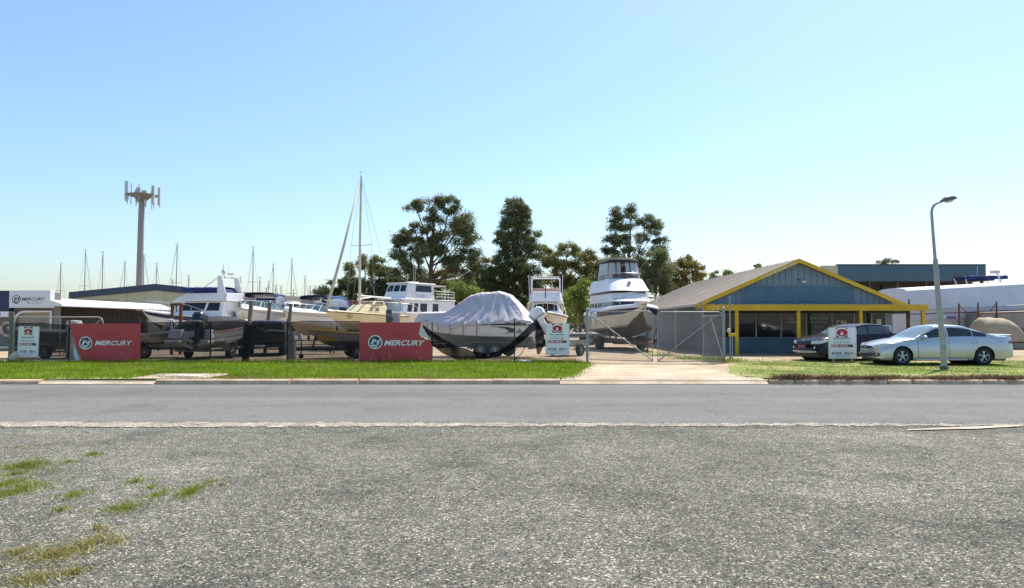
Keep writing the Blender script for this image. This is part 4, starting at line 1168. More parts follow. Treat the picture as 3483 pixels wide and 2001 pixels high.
def wheel(root, x, y, r, w, rim_mat=None, spokes=5, name='wheel', z=None, n=28, face=-1):
    """axle along y; face = side (+1/-1 in y) that shows the rim"""
    z = r if z is None else z
    m = MB(); m.lathe([(r * .62, -w / 2), (r * .9, -w / 2), (r, -w * .32), (r, w * .32), (r * .9, w / 2), (r * .62, w / 2)], n, (x, y, z), 'y', False)
    t = m.build(name, rubber, root, smooth=True, auto=35)
    rm = rim_mat or galv
    m = MB(); m.lathe([(r * .63, -w * .42), (r * .57, -w * .42), (r * .55, w * .42), (r * .63, w * .42)], n, (x, y, z), 'y', False); m.lathe([(.02, -.01), (r * .56, -.01), (r * .56, .01), (.02, .01)], n, (x, y + face * w * .10, z), 'y')
    ri = m.build('rim', M('rim_dark', (.05, .05, .055), .5, metal=.4), t, smooth=True, auto=35)
    m = MB()
    f = y + face * w * .40
    for k in range(spokes):
        a = 2 * pi * k / spokes + .3
        for da in ((-.16, .16) if spokes == 5 else (0,)):
            p0 = (x + r * .12 * math.cos(a), f, z + r * .12 * math.sin(a)); p1 = (x + r * .60 * math.cos(a + da), f + face * -.005, z + r * .60 * math.sin(a + da))
            m.path([p0, p1], [r * .075, r * .055], 6)
    m.lathe([(.01, -.02), (r * .16, -.02), (r * .13, .02), (.01, .02)], 14, (x, f, z), 'y')
    m.path([(x + r * .60 * math.cos(2 * pi * k / n), f, z + r * .60 * math.sin(2 * pi * k / n)) for k in range(n)], r * .035, 5, close=True)
    m.build('spokes', rm, ri, smooth=True, auto=40)
    return t
def trailer(name, label, cat, loc, rz, L, W, bed, wheels, r=.30, jockey=True, mat=galv, bow_post=True, ground=0, tongue=1.2):
    """boat trailer; +x towards the drawbar"""
    t = thing(name, label, cat, loc, rz)
    for s in (-1, 1):
        m = MB(); m.path([(-L / 2, s * W * .40, bed), (L * .25, s * W * .40, bed), (L / 2, s * .05, bed - .02)], .045, 6); m.build('rail', mat, t)
    for k in range(4):
        x = lerp(-L / 2 + .1, L * .25, k / 3); m = MB(); m.box(x - .03, x + .03, -W * .40, W * .40, bed - .11, bed - .05); m.build('cross_member', mat, t)
    m = MB(); m.box(L / 2 - .3, L / 2 + tongue, -.045, .045, bed - .08, bed + .01); m.build('drawbar', mat, t)
    for x in wheels:
        m = MB(); m.box(x - .04, x + .04, -W / 2, W / 2, r - .04, r + .04); m.build('axle', mat, t)
        for s in (-1, 1): wheel(t, x, s * W * .5, r, .17, galv, 8, face=s)
    for s in (-1, 1):
        x0, x1 = min(wheels) - r - .1, max(wheels) + r + .1
        m = MB(); prof = [(x0, r * 1.1), (x0 + .1, r * 2.05), (x0 + .25, r * 2.2), (x1 - .25, r * 2.2), (x1 - .1, r * 2.05), (x1, r * 1.1)]
        m.loft([[(x, s * (W * .5 - .12), z), (x, s * (W * .5 + .12), z), (x, s * (W * .5 + .12), z - .02), (x, s * (W * .5 - .12), z - .02)] for x, z in prof]); m.build('mudguard', mat, t)
    if jockey:
        m = MB(); m.tube((L / 2 + tongue * .6, .08, .1), (L / 2 + tongue * .6, .08, bed + .35), .025, n=8); m.build('jockey_stem', mat, t)
        m = MB(); m.lathe([(.02, -.03), (.1, -.03), (.1, .03), (.02, .03)], 12, (L / 2 + tongue * .6, .08, .1), 'y'); m.build('jockey_wheel', rubber, t)
    if bow_post:
        m = MB(); m.path([(L / 2 - .1, 0, bed), (L / 2 - .25, 0, bed + .65)], .04, 6); m.build('winch_post', mat, t)
    return t
def outboard(name, label, loc, rz, body, tilt=0.0, s=1.0, trim=None, cat='outboard motor'):
    """-x is aft of the transom; origin at the clamp"""
    o = thing(name, label, cat, loc, rz)
    o.rotation_euler = (0, tilt, rz)
    def rr(z, x0, x1, w): return [(x0, -w * .7, z), (x0, w * .7, z), (lerp(x0, x1, .3), w, z), (lerp(x0, x1, .8), w * .95, z), (x1, w * .5, z), (x1, -w * .5, z), (lerp(x0, x1, .8), -w * .95, z), (lerp(x0, x1, .3), -w, z)]
    m = MB(); m.loft([rr(.05 * s, -.42 * s, -.02 * s, .15 * s), rr(.12 * s, -.52 * s, .03 * s, .20 * s), rr(.38 * s, -.55 * s, .05 * s, .21 * s), rr(.52 * s, -.50 * s, .02 * s, .18 * s), rr(.58 * s, -.42 * s, -.06 * s, .12 * s)])
    m.build('cowl', body, o, smooth=True, auto=45)
    m = MB(); m.loft([rr(.05 * s, -.36 * s, -.05 * s, .10 * s), rr(-.45 * s, -.33 * s, -.10 * s, .06 * s), rr(-.80 * s, -.34 * s, -.12 * s, .035 * s)]); m.build('leg', trim or body, o, smooth=True, auto=45)
    m = MB(); m.hexa([(-.52 * s, -.13 * s, -.46 * s), (-.08 * s, -.10 * s, -.46 * s), (-.08 * s, .10 * s, -.46 * s), (-.52 * s, .13 * s, -.46 * s), (-.52 * s, -.13 * s, -.44 * s), (-.08 * s, -.10 * s, -.44 * s), (-.08 * s, .10 * s, -.44 * s), (-.52 * s, .13 * s, -.44 * s)]); m.build('cavitation_plate', trim or body, o)
    m = MB(); m.ellipsoid((-.25 * s, 0, -.66 * s), (.26 * s, .06 * s, .06 * s), 10, 8); g = m.build('gearcase', trim or body, o, smooth=True)
    for k in range(3):
        a = 2 * pi * k / 3; m = MB()
        m.add([(-.48 * s, .03 * s * math.cos(a), -.66 * s + .03 * s * math.sin(a)), (-.44 * s, .16 * s * math.cos(a - .35), -.66 * s + .16 * s * math.sin(a - .35)), (-.50 * s, .18 * s * math.cos(a + .1), -.66 * s + .18 * s * math.sin(a + .1)), (-.54 * s, .13 * s * math.cos(a + .45), -.66 * s + .13 * s * math.sin(a + .45))], [(0, 1, 2, 3)])
        m.build('propeller_blade', trim or body, g)
    m = MB(); m.loft([rr(.15 * s, -.535 * s, .04 * s, .208 * s), rr(.20 * s, -.545 * s, .045 * s, .213 * s)]); m.build('cowl_band', M('cowl_band_grey', (.25, .26, .27), .4), o, smooth=True, auto=45)
    m = MB(); m.box(-.10 * s, .06 * s, -.13 * s, .13 * s, -.30 * s, .04 * s); m.build('clamp_bracket', black_plastic, o)
    m = MB(); m.prism([(-.34 * s, -.80 * s), (-.26 * s, -.80 * s), (-.16 * s, -.70 * s), (-.34 * s, -.70 * s)], .02 * s, (0, -.01 * s, 0)); m.build('skeg', trim or body, o)
    return o
def heading(azd):
    """rotation for a bow pointing az degrees clockwise from straight away (+Y)"""
    return R(90 - azd)

GZ = .145
# ------------------------------------------------------------------ aluminium runabout beside the left banner
def place(px, Y, z=GZ): return (ax(px, Y), Y, z)
loc = place(535, 31.4)
b = thing('aluminium_runabout', 'bare aluminium runabout with wraparound windscreen beside the left red banner', 'boat', loc, heading(62))
H = Hull(4.4, 1.9, .42, .62, .98, 1.30, rake=.55)
H.build(b, alu, alu, alu, (.62, 1), rail=alu, rail_r=.022, well=(.62, .60, M('grey_carpet', (.10, .10, .11), .9)), stripe=M('alu_grey_stripe', (.40, .41, .41), .5, metal=.5), stripe_h=(.30, .36))  # narrow stripe in a slightly darker aluminium tone
ws = tbox(.15, .95, .80, .62, 1.05, 1.62, .30, .40, .16)
ws = [(p[0], p[1], p[2] + (.04 if i in (1, 2) else 0)) for i, p in enumerate(ws)]
scr_glass = see_through('screen_tint', (.10, .11, .13), .35, .1, .6)
for f in 'sfp':
    q = [Vector(ws[i]) for i in FACES[f]]
    m = MB(); m.path(q, .024, 6, close=True); fr = m.build('screen_frame', white_paint, b)
    m = MB(); m.quad(*q); m.build('screen_pane', scr_glass, fr, fix=False)
    for u in ((.33, .66) if f == 'f' else (.5,)):
        m = MB(); m.tube(q[0].lerp(q[1], u), q[3].lerp(q[2], u), .02, n=6); m.build('screen_bar', white_paint, fr)
for y in (-.45, .45):
    m = MB(); m.box(-.45, .0, y - .22, y + .22, .62, .92); m.box(-.5, -.40, y - .22, y + .22, .921, 1.22); m.build('seat', M('maroon_vinyl', (.12, .015, .02), .5), b, bevel=.03)
hl = b
def on_side(Hh, t, f, sd, out=.01):
    q = Hh.sec(t); a, bb, c = Vector(q[1]), Vector(q[2]), Vector(q[3])
    p = a.lerp(bb, f * 2) if f < .5 else bb.lerp(c, f * 2 - 1)
    return Vector((p.x, (p.y + out) * sd, p.z))
def side_text(Hh, root, body, t0, t1, f0, f1, sd, mat, **k):
    """letters laid on the topside between stations t0..t1"""
    def rot(p):
        t = lerp(t0, t1, p[0]) if sd < 0 else lerp(t1, t0, p[0])
        return tuple(on_side(Hh, t, lerp(f0, f1, p[2]), sd, .012))
    return text(body, 1, 1, mat, root, 0, 0, rot=rot, **k)
side_text(H, b, 'SPORTFISH 420', .42, .80, .55, .72, -1, M('hull_decal', (.16, .05, .06), .5), shear=.2, bold=.01)
for k in range(3):
    m = MB(); t0 = .10 + k * .06; pts = [on_side(H, t0, .78, -1), on_side(H, t0 + .14, .58, -1), on_side(H, t0 + .20, .58, -1), on_side(H, t0 + .04, .78, -1)]
    m.quad(*pts); m.build('flash', M('hull_decal'), b, fix=False)
trailer('boat_trailer', 'dark trailer under the bare aluminium runabout', 'trailer', loc, heading(62), 4.2, 1.7, .42, (-.5,), .28, mat=M('dark_galv', (.10, .11, .11), .6, metal=.4))

# ------------------------------------------------------------------ white half-cabin runabout, stern to the fence
loc = (ax(755, 32.0), 32.0, GZ)
hd = heading(6)
b = thing('canvas_topped_runabout', 'white runabout stern on to the fence with black canvas cover', 'boat', loc, hd)
H = Hull(4.9, 1.85, .42, .72, 1.14, 1.62, rake=.6, stern=.96)
H.build(b, white_gel, cream_low, white_gel, (.0, 1), rail=M('pink_rail', (.36, .12, .12), .5), rail_r=.03, stripe=M('grey_stripe', (.38, .38, .38), .4), stripe_h=(.30, .40))
m = MB(); R_ = []
for x, w, z1 in ((-2.2, .86, 1.30), (-1.9, .90, 1.58), (-1.0, .92, 1.72), (.2, .86, 1.74), (.9, .72, 1.66), (1.5, .40, 1.50)):
    t = (x + 2.45) / 4.9; zb = H.sheer(max(0, t)) - .01
    R_.append([(x, -w, zb), (x, -w * .96, lerp(zb, z1, .7)), (x, -w * .6, z1 - .02), (x, 0, z1 + .03), (x, w * .6, z1 - .02), (x, w * .96, lerp(zb, z1, .7)), (x, w, zb)])
m.loft(R_); m.build('canvas_cover', black_canvas, b, smooth=True, auto=50)
for s in (-1, 1):
    m = MB(); m.box(-2.85, -2.40, .30 * s if s > 0 else -.92, .92 if s > 0 else -.30, .66, .78); m.build('boarding_platform', white_gel, b, bevel=.03)
    m = MB(); m.hexa(tbox(-2.62, -2.35, .30, .30, .86, 1.20, .06, 0, .04)); o = m.build('transom_pod', white_gel, b, bevel=.03); o.location = (0, s * .62, 0)
outboard('outboard_motor', 'black outboard tilted on the transom of the canvas covered runabout', (ax(684, 29.35), 29.42, 1.32), hd, M('black_cowl', (.02, .022, .026), .25, var=.1), R(20), 1.1, black_plastic)
trailer('boat_trailer', 'galvanised trailer under the canvas covered runabout', 'trailer', loc, hd, 4.8, 1.86, .42, (-1.0,), .32)

# ------------------------------------------------------------------ flybridge cruiser with navy bimini, left
loc = (ax(668, 43), 43.0, GZ - .12)
b = thing('flybridge_cruiser', 'white flybridge cruiser with navy hull stripe, navy bimini and radar arch', 'cruiser', loc, heading(-80))
b.scale = (.86, .9, .93)
H = Hull(8.2, 2.9, .75, 1.25, 2.05, 2.55, rake=1.0)
H.build(b, white_gel, antifoul, white_gel, rail=white_paint, rail_r=.05, stripe=navy_paint, stripe_h=(.62, .90))
c = tbox(-2.6, 1.5, 1.15, .95, 2.05, 3.02, .0, .95, .16); cabin(b, c, white_gel)
pane(b, c, 'p', .10, .62, .42, .92, dark_glass); pane(b, c, 'p', .67, .93, .42, .92, dark_glass)
pane(b, c, 's', .07, .60, .42, .92, dark_glass); pane(b, c, 'f', .06, .47, .30, .92, dark_glass); pane(b, c, 'f', .53, .94, .30, .92, dark_glass)
c = tbox(-2.9, 1.2, 1.2, .95, 3.03, 3.55, .0, .95, .14); cabin(b, c, white_gel, 'flybridge')
m = MB(); m.hexa(tbox(-2.4, -.2, .98, .90, 3.56, 3.80, .1, .35, .1)); m.build('flybridge_seat_cover', navy_canvas, b, bevel=.05)
roof_canvas(b, -2.2, .4, 1.0, 3.84, navy_canvas, .10, 'folded_bimini', .18)
for s in (-1, 1):
    m = MB(); m.hexa([(-2.9, s * 1.02, 3.2), (-2.2, s * 1.02, 3.2), (-2.2, s * 1.10, 3.2), (-2.9, s * 1.10, 3.2), (-2.45, s * .92, 4.55), (-2.15, s * .92, 4.55), (-2.15, s * 1.0, 4.55), (-2.45, s * 1.0, 4.55)]); m.build('arch_leg', white_gel, b, bevel=.02)
    m = MB(); m.tube((-2.9, s * 1.1, 2.1), (-2.9, s * 1.1, 3.1), .04, n=8); m.build('awning_post', white_paint, b)
m = MB(); m.box(-2.45, -2.15, -1.02, 1.02, 4.5, 4.6); ra = m.build('arch_top', white_gel, b, bevel=.03)
m = MB(); m.path([(-2.2, .95, 4.5), (-.8, .9, 3.7)], .03, 6); m.build('arch_brace', white_paint, ra)
m = MB(); m.lathe([(.02, 0), (.22, .02), (.22, .16), (.05, .2)], 14, (-2.3, -.3, 4.68)); m.build('radar_dome', white_gel, ra, smooth=True, auto=40)
m = MB(); m.ellipsoid((-2.3, .55, 4.85), (.15, .15, .18), 12, 8); m.tube((-2.3, .55, 4.6), (-2.3, .55, 4.7), .04); m.build('dome_aerial', white_gel, ra, smooth=True)
m = MB(); m.tube((-2.3, .1, 4.6), (-2.45, .1, 5.3), .012, n=5); m.build('whip_aerial', white_paint, ra)
m = MB(); m.tube((-2.6, .9, 4.4), (-2.5, .9, 5.25), .014, n=5); m.build('whip_aerial', black_plastic, ra)
H.bow_rail(b, steel_rail, .28, .62, 7, .018, .35)
m = MB(); m.box(3.9, 4.45, -.18, .18, 2.48, 2.56); m.build('bowsprit', M('varnished_timber', (.30, .19, .10), .5, var=.2), b, bevel=.02)
side_text(H, b, 'PO 561', .30, .42, .30, .48, 1, ink_black, bold=.02)

# ------------------------------------------------------------------ two sports cruisers with blue canopies
def sports(label, loc, hd, canv, zoff=0.0, L=7.0, B=2.7, sc_=1.0):
    b = thing('sports_cruiser', label, 'cruiser', loc, hd, 'white sports cruisers with blue canopies')
    H = Hull(L, B, .75 + zoff, 1.15 + zoff, 1.95 + zoff, 2.15 + zoff, rake=.9, full=.35)
    H.build(b, white_gel, cream_low, white_gel, (.0, 1), camber=.28, rail=M('cream_rail', (.55, .5, .42), .5), rail_r=.045, stripe=M('pale_stripe', (.5, .5, .52), .4), stripe_h=(.72, .80))
    c = tbox(-1.3, .9, 1.08, .80, 2.10 + zoff, 2.66 + zoff, .1, .75, .14, .1)
    for f in 'sfp':
        q = [Vector(c[i]) for i in FACES[f]]
        m = MB(); m.path(q, .022, 6, close=True); fr = m.build('screen_frame', white_paint, b)
        m = MB(); m.quad(*q); m.build('screen_pane', M('green_glass', (.05, .10, .115), .08, var=0, spec=.7), fr, fix=False)
        for u in ((.33, .66) if f == 'f' else (.5,)):
            m = MB(); m.tube(q[0].lerp(q[1], u), q[3].lerp(q[2], u), .022, n=6); m.build('screen_bar', white_paint, fr)
    cn = canopy(b, -2.6, -.15, 1.02, 2.45 + zoff, 3.12 + zoff, see_through('clear_cover', (.32, .36, .42), .55, .25, .6), 'clear_side', .30, ends=.8)
    roof_canvas(b, -2.5, .0, .94, 3.02 + zoff, canv, .14, 'canopy_top', .10)
    m = MB(); m.hexa(tbox(-3.1, -2.55, 1.05, 1.0, 1.95 + zoff, 2.9 + zoff, .25, .0, .15)); m.build('canopy_back', canv, b, bevel=.05)
    for k in range(3):
        x = -.2 + k * .35; m = MB()
    m = MB(); m.hexa(tbox(1.2, 1.75, .3, .28, 2.36 + zoff, 2.42 + zoff, .02, .02, .03)); m.build('deck_hatch', M('smoke_hatch', (.05, .05, .06), .2), b, bevel=.01)
    H.bow_rail(b, steel_rail, .5, .45, 5, .015, .1)
    return b, H
sports('white sports cruiser with dark blue canopy behind the two leaning posts', (ax(880, 43.5), 43.5, GZ), heading(176), navy_canvas, .12, 7.0)
sports('white sports cruiser with bright blue canopy beside the yellow yacht', (ax(1058, 44), 44.5, GZ), heading(-166), blue_canvas, .0, 6.6, 2.6)
# small white cabin boat between them
b = thing('small_cabin_boat', 'little white cabin boat squeezed between the two blue canopied cruisers', 'boat', (ax(962, 50), 50, GZ), heading(175))
H = Hull(5.6, 2.2, .8, 1.2, 1.9, 2.2, rake=.7); H.build(b, white_gel, antifoul, white_gel, camber=.12, rail=white_paint)
c = tbox(-1.6, .9, .95, .85, 2.0, 2.95, .05, .5, .12); cabin(b, c, white_gel)
pane(b, c, 'f', .06, .47, .30, .85, dark_glass); pane(b, c, 'f', .53, .94, .30, .85, dark_glass); pane(b, c, 's', .1, .8, .4, .85, dark_glass); pane(b, c, 'p', .1, .8, .4, .85, dark_glass)

# ------------------------------------------------------------------ yellow yacht
bow, stn = Vector((ax(1104, 38.5), 38.5, 0)), Vector((ax(1352, 44.2), 44.2, 0))
dv = stn - bow; Ly = dv.length
cen = (bow + stn) / 2
hd = math.atan2(-dv.y, -dv.x)
b = thing('yellow_yacht', 'pale yellow sailing yacht with dark gunwale, cabin and tall mast', 'yacht', (cen.x, cen.y, GZ), hd)
H = Hull(Ly, 2.3, 1.05, 1.35, 1.88, 2.12, rake=1.0, full=.40, stern=.75, pw=1.8)
H.build(b, cream_gel, cream_low, cream_gel, camber=.10, rail=M('dark_gunwale', (.05, .035, .03), .6), rail_r=.028)
c = tbox(-1.3, 1.35, .78, .42, 1.95, 2.48, .05, .75, .14, .10); cabin(b, c, cream_gel, 'cabin', .06)
for f in 'ps':
    for u in ((.30, .43), (.50, .63)) if f == 's' else ((.37, .50), (.57, .70)): pane(b, c, f, u[0], u[1], .30, .72, M('amber_window', (.16, .10, .05), .25), frame=cream_gel)
c2 = tbox(-1.2, -.1, .62, .55, 2.49, 2.70, .05, .35, .08); cabin(b, c2, cream_gel, 'coach_roof', .05)
pane(b, c2, 'p', .1, .85, .2, .85, M('amber_window')); pane(b, c2, 's', .1, .85, .2, .85, M('amber_window')); pane(b, c2, 'f', .08, .92, .2, .85, M('amber_window'))
mz0 = 2.45; mx = .35
mtop = at(1218, 600, 41).z - GZ
mast_w = M('cream_mast', (.62, .58, .47), .5, var=.06)
m = MB(); m.path([(mx, 0, mz0 - .1), (mx + .02, 0, lerp(mz0, mtop, .5)), (mx - .05, 0, mtop)], [.072, .068, .055], 10); ms = m.build('mast', mast_w, b, smooth=True, auto=50)
zsp = lerp(mz0, mtop, .46)
for s in (-1, 1): m = MB(); m.tube((mx, 0, zsp), (mx - .1, s * .72, zsp + .05), .02, n=6); m.build('spreader', mast_w, ms)
m = MB(); m.path([(H.x(1) - .12, 0, H.sheer(1) + .05), (lerp(H.x(1) - .12, mx, .5), 0, lerp(H.sheer(1), mtop, .47)), (mx + .10, 0, mtop - .35)], [.085, .07, .035], 8); m.build('furled_jib', M('sailcloth', (.58, .55, .46), .8, var=.12, vs=8), b, smooth=True)
wire = M('rig_wire')
for s in (-1, 1):
    m = MB(); m.path([(mx - .03, 0, mtop - .1), (mx - .1, s * .72, zsp + .05), (mx - .1, s * 1.02, 1.98)], .009, 5); m.build('shroud', wire, ms)
    m = MB(); m.tube((mx, 0, zsp - .05), (mx - .5, s * 1.02, 1.98), .008, n=5); m.build('shroud', wire, ms)
m = MB(); m.path([(mx - .06, 0, mtop - .05), (H.x(0) + .1, 0, 2.0)], .009, 5); m.build('backstay', wire, ms)
m = MB(); m.tube((mx, 0, mtop), (mx, 0, mtop + .3), .01, n=5); m.tube((mx - .18, 0, mtop + .24), (mx + .18, 0, mtop + .24), .012, n=5); m.build('wind_vane', mast_m, ms)
m = MB(); m.path([(mx - .1, 0, 2.98), (-2.4, .1, 2.92)], .05, 8); m.build('boom', white_paint, ms, smooth=True, auto=50)
m = MB(); m.path([(-.2, .3, 2.9), (.9, .55, 2.80), (1.0, .55, 2.78)], .04, 8); m.build('spinnaker_pole', white_paint, ms)
m = MB(); m.path([H.gun(.98, 1, .06, 0), H.gun(.94, 1, .06, .5), (H.x(1) + .05, 0, H.sheer(1) + .55), H.gun(.94, -1, .06, .5), H.gun(.98, -1, .06, 0)], .015, 6); m.build('pulpit', steel_rail, b)
for s in (-1, 1):
    for t in (.3, .5, .7): m = MB(); m.tube(H.gun(t, s, .05, 0), H.gun(t, s, .05, .5), .011, n=5); m.build('stanchion', steel_rail, b)
ri_c = on_side(H, .80, .55, 1, .0)
m = MB(); ring = [on_side(H, .80 + .028 * math.cos(2 * pi * k / 20), .55 + .26 * math.sin(2 * pi * k / 20), 1, .012) for k in range(20)]
m.path(ring, .008, 5, close=True); m.build('class_mark', ink_black, b)
side_text(H, b, 'HA', .785, .82, .57, .68, 1, ink_black, bold=.02); side_text(H, b, '20', .785, .82, .42, .53, 1, ink_black, bold=.02)
cr = thing('yacht_cradle', 'steel cradle holding up the yellow yacht', 'cradle', (cen.x, cen.y, GZ), hd)
for x in (-1.6, 1.2):
    for s in (-1, 1):
        m = MB(); m.path([(x, s * 1.0, 0), (x, s * .85, 1.32)], .045, 6); m.build('prop', rust, cr)
    m = MB(); m.box(x - .05, x + .05, -1.0, 1.0, .05, .14); m.build('cross_beam', rust, cr)
m = MB(); m.box(-2.3, 2.3, -.12, .12, .14, 1.06); m.build('keel_block', timber_old, cr)

# white boat with maroon cover behind the yacht
b = thing('maroon_covered_boat', 'white boat with maroon cover half hidden behind the yellow yacht', 'boat', (ax(1175, 52), 52, GZ), heading(-100))
H = Hull(6.4, 2.5, .9, 1.3, 2.35, 2.6, rake=.8); H.build(b, white_gel, antifoul, white_gel, camber=.15, rail=white_paint)
m = MB(); m.hexa(tbox(-2.6, 1.6, 1.1, .8, 2.45, 3.05, .3, .9, .35)); m.build('cover', maroon_canvas, b, bevel=.08)
c = tbox(-.6, 1.0, .7, .6, 3.05, 3.15, 0, .1, .05)
# ------------------------------------------------------------------ white passenger cruiser
loc = (ax(1405, 54.5), 54.5, GZ)
b = thing('passenger_cruiser', 'tall white two storey passenger cruiser with tinted wheelhouse windows', 'cruiser', loc, heading(-148))
H = Hull(8.6, 3.1, .8, 1.3, 2.0, 2.35, rake=.7, full=.55, pw=2.6)
H.build(b, white_gel, M('tan_bottom', (.42, .33, .25), .7, var=.15), white_gel, rail=white_paint, rail_r=.04)
c = tbox(-3.4, 2.5, 1.35, 1.05, 2.0, 3.10, .05, .30, .05); cabin(b, c, white_gel, 'lower_cabin')
for u in ((.08, .16), (.20, .27), (.31, .44), (.55, .66)):
    pane(b, c, 'p', u[0], u[1], .25, .80, dark_glass); pane(b, c, 's', 1 - u[1], 1 - u[0], .25, .80, dark_glass)
c = tbox(-1.0, 2.15, 1.22, 1.05, 3.10, 4.28, .02, .50, .12); cabin(b, c, white_gel, 'wheelhouse')
wglass = M('tint_glass', (.018, .024, .045), .12, var=0, spec=.3)
for k in range(3): pane(b, c, 'f', .05 + k * .31, .05 + k * .31 + .27, .52, .92, wglass, frame=white_paint)
pane(b, c, 'p', .30, .90, .52, .94, wglass, frame=white_paint); pane(b, c, 's', .10, .70, .52, .94, wglass, frame=white_paint)
c = tbox(-1.1, 1.80, 1.24, 1.06, 4.285, 4.38, .0, .05, .04); cabin(b, c, white_paint, 'wheelhouse_roof', .02)
c = tbox(-2.4, -1.1, 1.22, 1.2, 4.20, 4.27, .02, 0, .02); cabin(b, c, M('awning_cream', (.5, .47, .40), .7), 'rear_awning', .01)
m = MB(); m.hexa(tbox(-.3, .6, .35, .3, 4.39, 4.50, .02, .05, .04)); m.build('roof_hatch', white_paint, b, bevel=.02)
c = tbox(-3.4, 2.7, 1.4, 1.15, 3.12, 3.20, 0, .05, .02); cabin(b, c, white_gel, 'upper_deck', .01)
for s in (-1, 1):
    for z in (3.42, 3.62, 3.82): m = MB(); m.tube((-3.3, s * 1.3, z), (-1.05, s * 1.3, z), .02, n=6); m.build('deck_rail', white_paint, b)
    for x in (-3.3, -2.55, -1.8): m = MB(); m.tube((x, s * 1.3, 3.2), (x, s * 1.3, 3.84), .02, n=6); m.build('rail_post', white_paint, b)
    m = MB(); m.tube((-2.35, s * 1.15, 3.2), (-2.35, s * 1.15, 4.22), .03, n=6); m.build('awning_post', white_paint, b)
for x, y, h in ((.2, .2, 1.3), (.4, -.2, .6), (-.6, -.3, 1.3)): m = MB(); m.tube((x, y, 4.4), (x, y, 4.4 + h), .014, n=5); m.build('aerial', steel_rail, b)
def ptext(p):   # name on the port side of the wheelhouse
    return (1.15 - p[0] * 1.05, 1.205 - .012 * p[2], 3.32 + p[2] * .26)
text('Cascade', 1, 1, ink_grey, b, 0, 0, rot=ptext, shear=.2, bold=.005)
H.bow_rail(b, steel_rail, .6, .6, 4, .016, .1)

# ------------------------------------------------------------------ flybridge boat with cream hull, centre
loc = (ax(1856, 49.5), 49.5, GZ)
b = thing('cream_flybridge_boat', 'cream hulled flybridge boat with maroon band, bow towards the road', 'cruiser', loc, heading(183))
b.scale = (1, 1.02, .94)
H = Hull(8.0, 2.95, .75, 1.25, 2.0, 2.32, rake=.9, full=.30)
H.build(b, cream_low, antifoul, white_gel, camber=.18, rail=white_paint, rail_r=.05, stripe=M('dull_maroon', (.16, .05, .06), .5), stripe_h=(.80, .96))
c = tbox(-2.8, 1.2, 1.2, 1.0, 2.15, 3.05, 0, .75, .15); cabin(b, c, white_gel)
pane(b, c, 'f', .10, .90, .30, .85, M('brown_glass', (.035, .018, .02), .12)); pane(b, c, 's', .3, .9, .35, .85, dark_glass); pane(b, c, 'p', .1, .7, .35, .85, dark_glass)
for s in (-1, 1): m = MB(); m.lathe([(.02, 0), (.11, .04), (.11, .5), (.02, .55)], 12, (1.0, s * 1.08, 2.45)); m.build('fender', M('cream_fender', (.55, .47, .33), .6), b, smooth=True, auto=50)
c = tbox(-2.9, .95, 1.22, 1.05, 3.06, 3.80, 0, .40, .12); cabin(b, c, white_gel, 'flybridge', .08)
m = MB(); m.path([(.55, -.95, 3.82), (.60, -.5, 3.92), (.62, 0, 3.94), (.60, .5, 3.92), (.55, .95, 3.82)], .05, 6); m.build('flybridge_coaming', M('faded_pink_trim', (.55, .30, .27), .6), b)
m = MB(); m.hexa(tbox(-.2, .50, .90, .85, 3.80, 4.02, 0, .12, .05)); m.build('flybridge_screen', M('pink_screen', (.50, .34, .31), .4), b, bevel=.02)
for x in (-.3, -2.0):
    m = MB(); m.path([(x, -.95, 3.8), (x, -.95, 4.72), (x, -.85, 4.86), (x, .85, 4.86), (x, .95, 4.72), (x, .95, 3.8)], .035, 8); m.build('bimini_hoop', white_paint, b)
for z, y in ((4.86, .6), (4.86, -.6), (4.72, .94), (4.72, -.94)): m = MB(); m.tube((-.3, y, z), (-2.0, y, z), .025, n=6); m.build('bimini_bar', white_paint, b)
for s in (-1, 1): m = MB(); m.path([(-1.5, s * 1.1, 3.1), (-1.6, s * 1.12, 4.0), (-1.5, s * 1.15, 5.1)], .018, 6); m.build('rod_pole', white_paint, b)
m = MB(); m.tube((.8, 0, 3.1), (.8, 0, 4.1), .03, n=6); m.build('signal_mast', M('cap_dark'), b)
H.bow_rail(b, steel_rail, .45, .60, 5, .018, .1)
m = MB(); m.box(3.6, 4.3, -.18, .18, 2.36, 2.42); m.path([(4.2, 0, 2.4), (4.35, 0, 2.2), (4.3, -.12, 2.1)], .03, 6); m.build('anchor', rust, b)

# ------------------------------------------------------------------ big cruiser behind the gate
loc = (ax(2122, 41.2), 41.2, GZ)
b = thing('big_cruiser', 'big white flybridge cruiser with black bimini and clears behind the gate', 'cruiser', loc, heading(176))
H = Hull(8.8, 3.3, .66, 1.06, 2.00, 2.34, rake=1.0, full=.42, pw=3.0, chine=.93, bch=.25)
hu = H.build(b, cream_low, antifoul, white_gel, camber=.10, rail=white_gel, rail_r=.05, stripe=navy_paint, stripe_h=(.66, .97))
m = MB()
for s in (1, -1):
    m2 = MB(); m2.path([on_side(H, t / 20, .04, s, .012) for t in range(20)], .022, 6); m2.build('boot_line', M('dark_boot', (.05, .04, .04), .6), hu, smooth=True)
    m2 = MB(); m2.loft([[H.gun(t / 20, s, -.03, -.02), H.gun(t / 20, s, .02, .12), H.gun(t / 20, s, .10, .12)] for t in range(21)], closed=False, caps=False); m2.build('bulwark', white_gel, hu, fix=False, smooth=True)
def rring(x0, x1, wa, wf, z, nf=10, n0=4):
    """plan outline with a rounded front"""
    pts = [(x0, -wa, z)]
    for k in range(nf + 1):
        a = -pi / 2 + pi * k / nf
        pts.append((x1 - wf * .55 + wf * .55 * math.cos(a), wf * math.sin(a), z))
    pts.append((x0, wa, z))
    return pts
def rloft(root, name, rings, mat, **k):
    m = MB(); m.loft(rings); return m.build(name, mat, root, smooth=True, auto=38, **k)
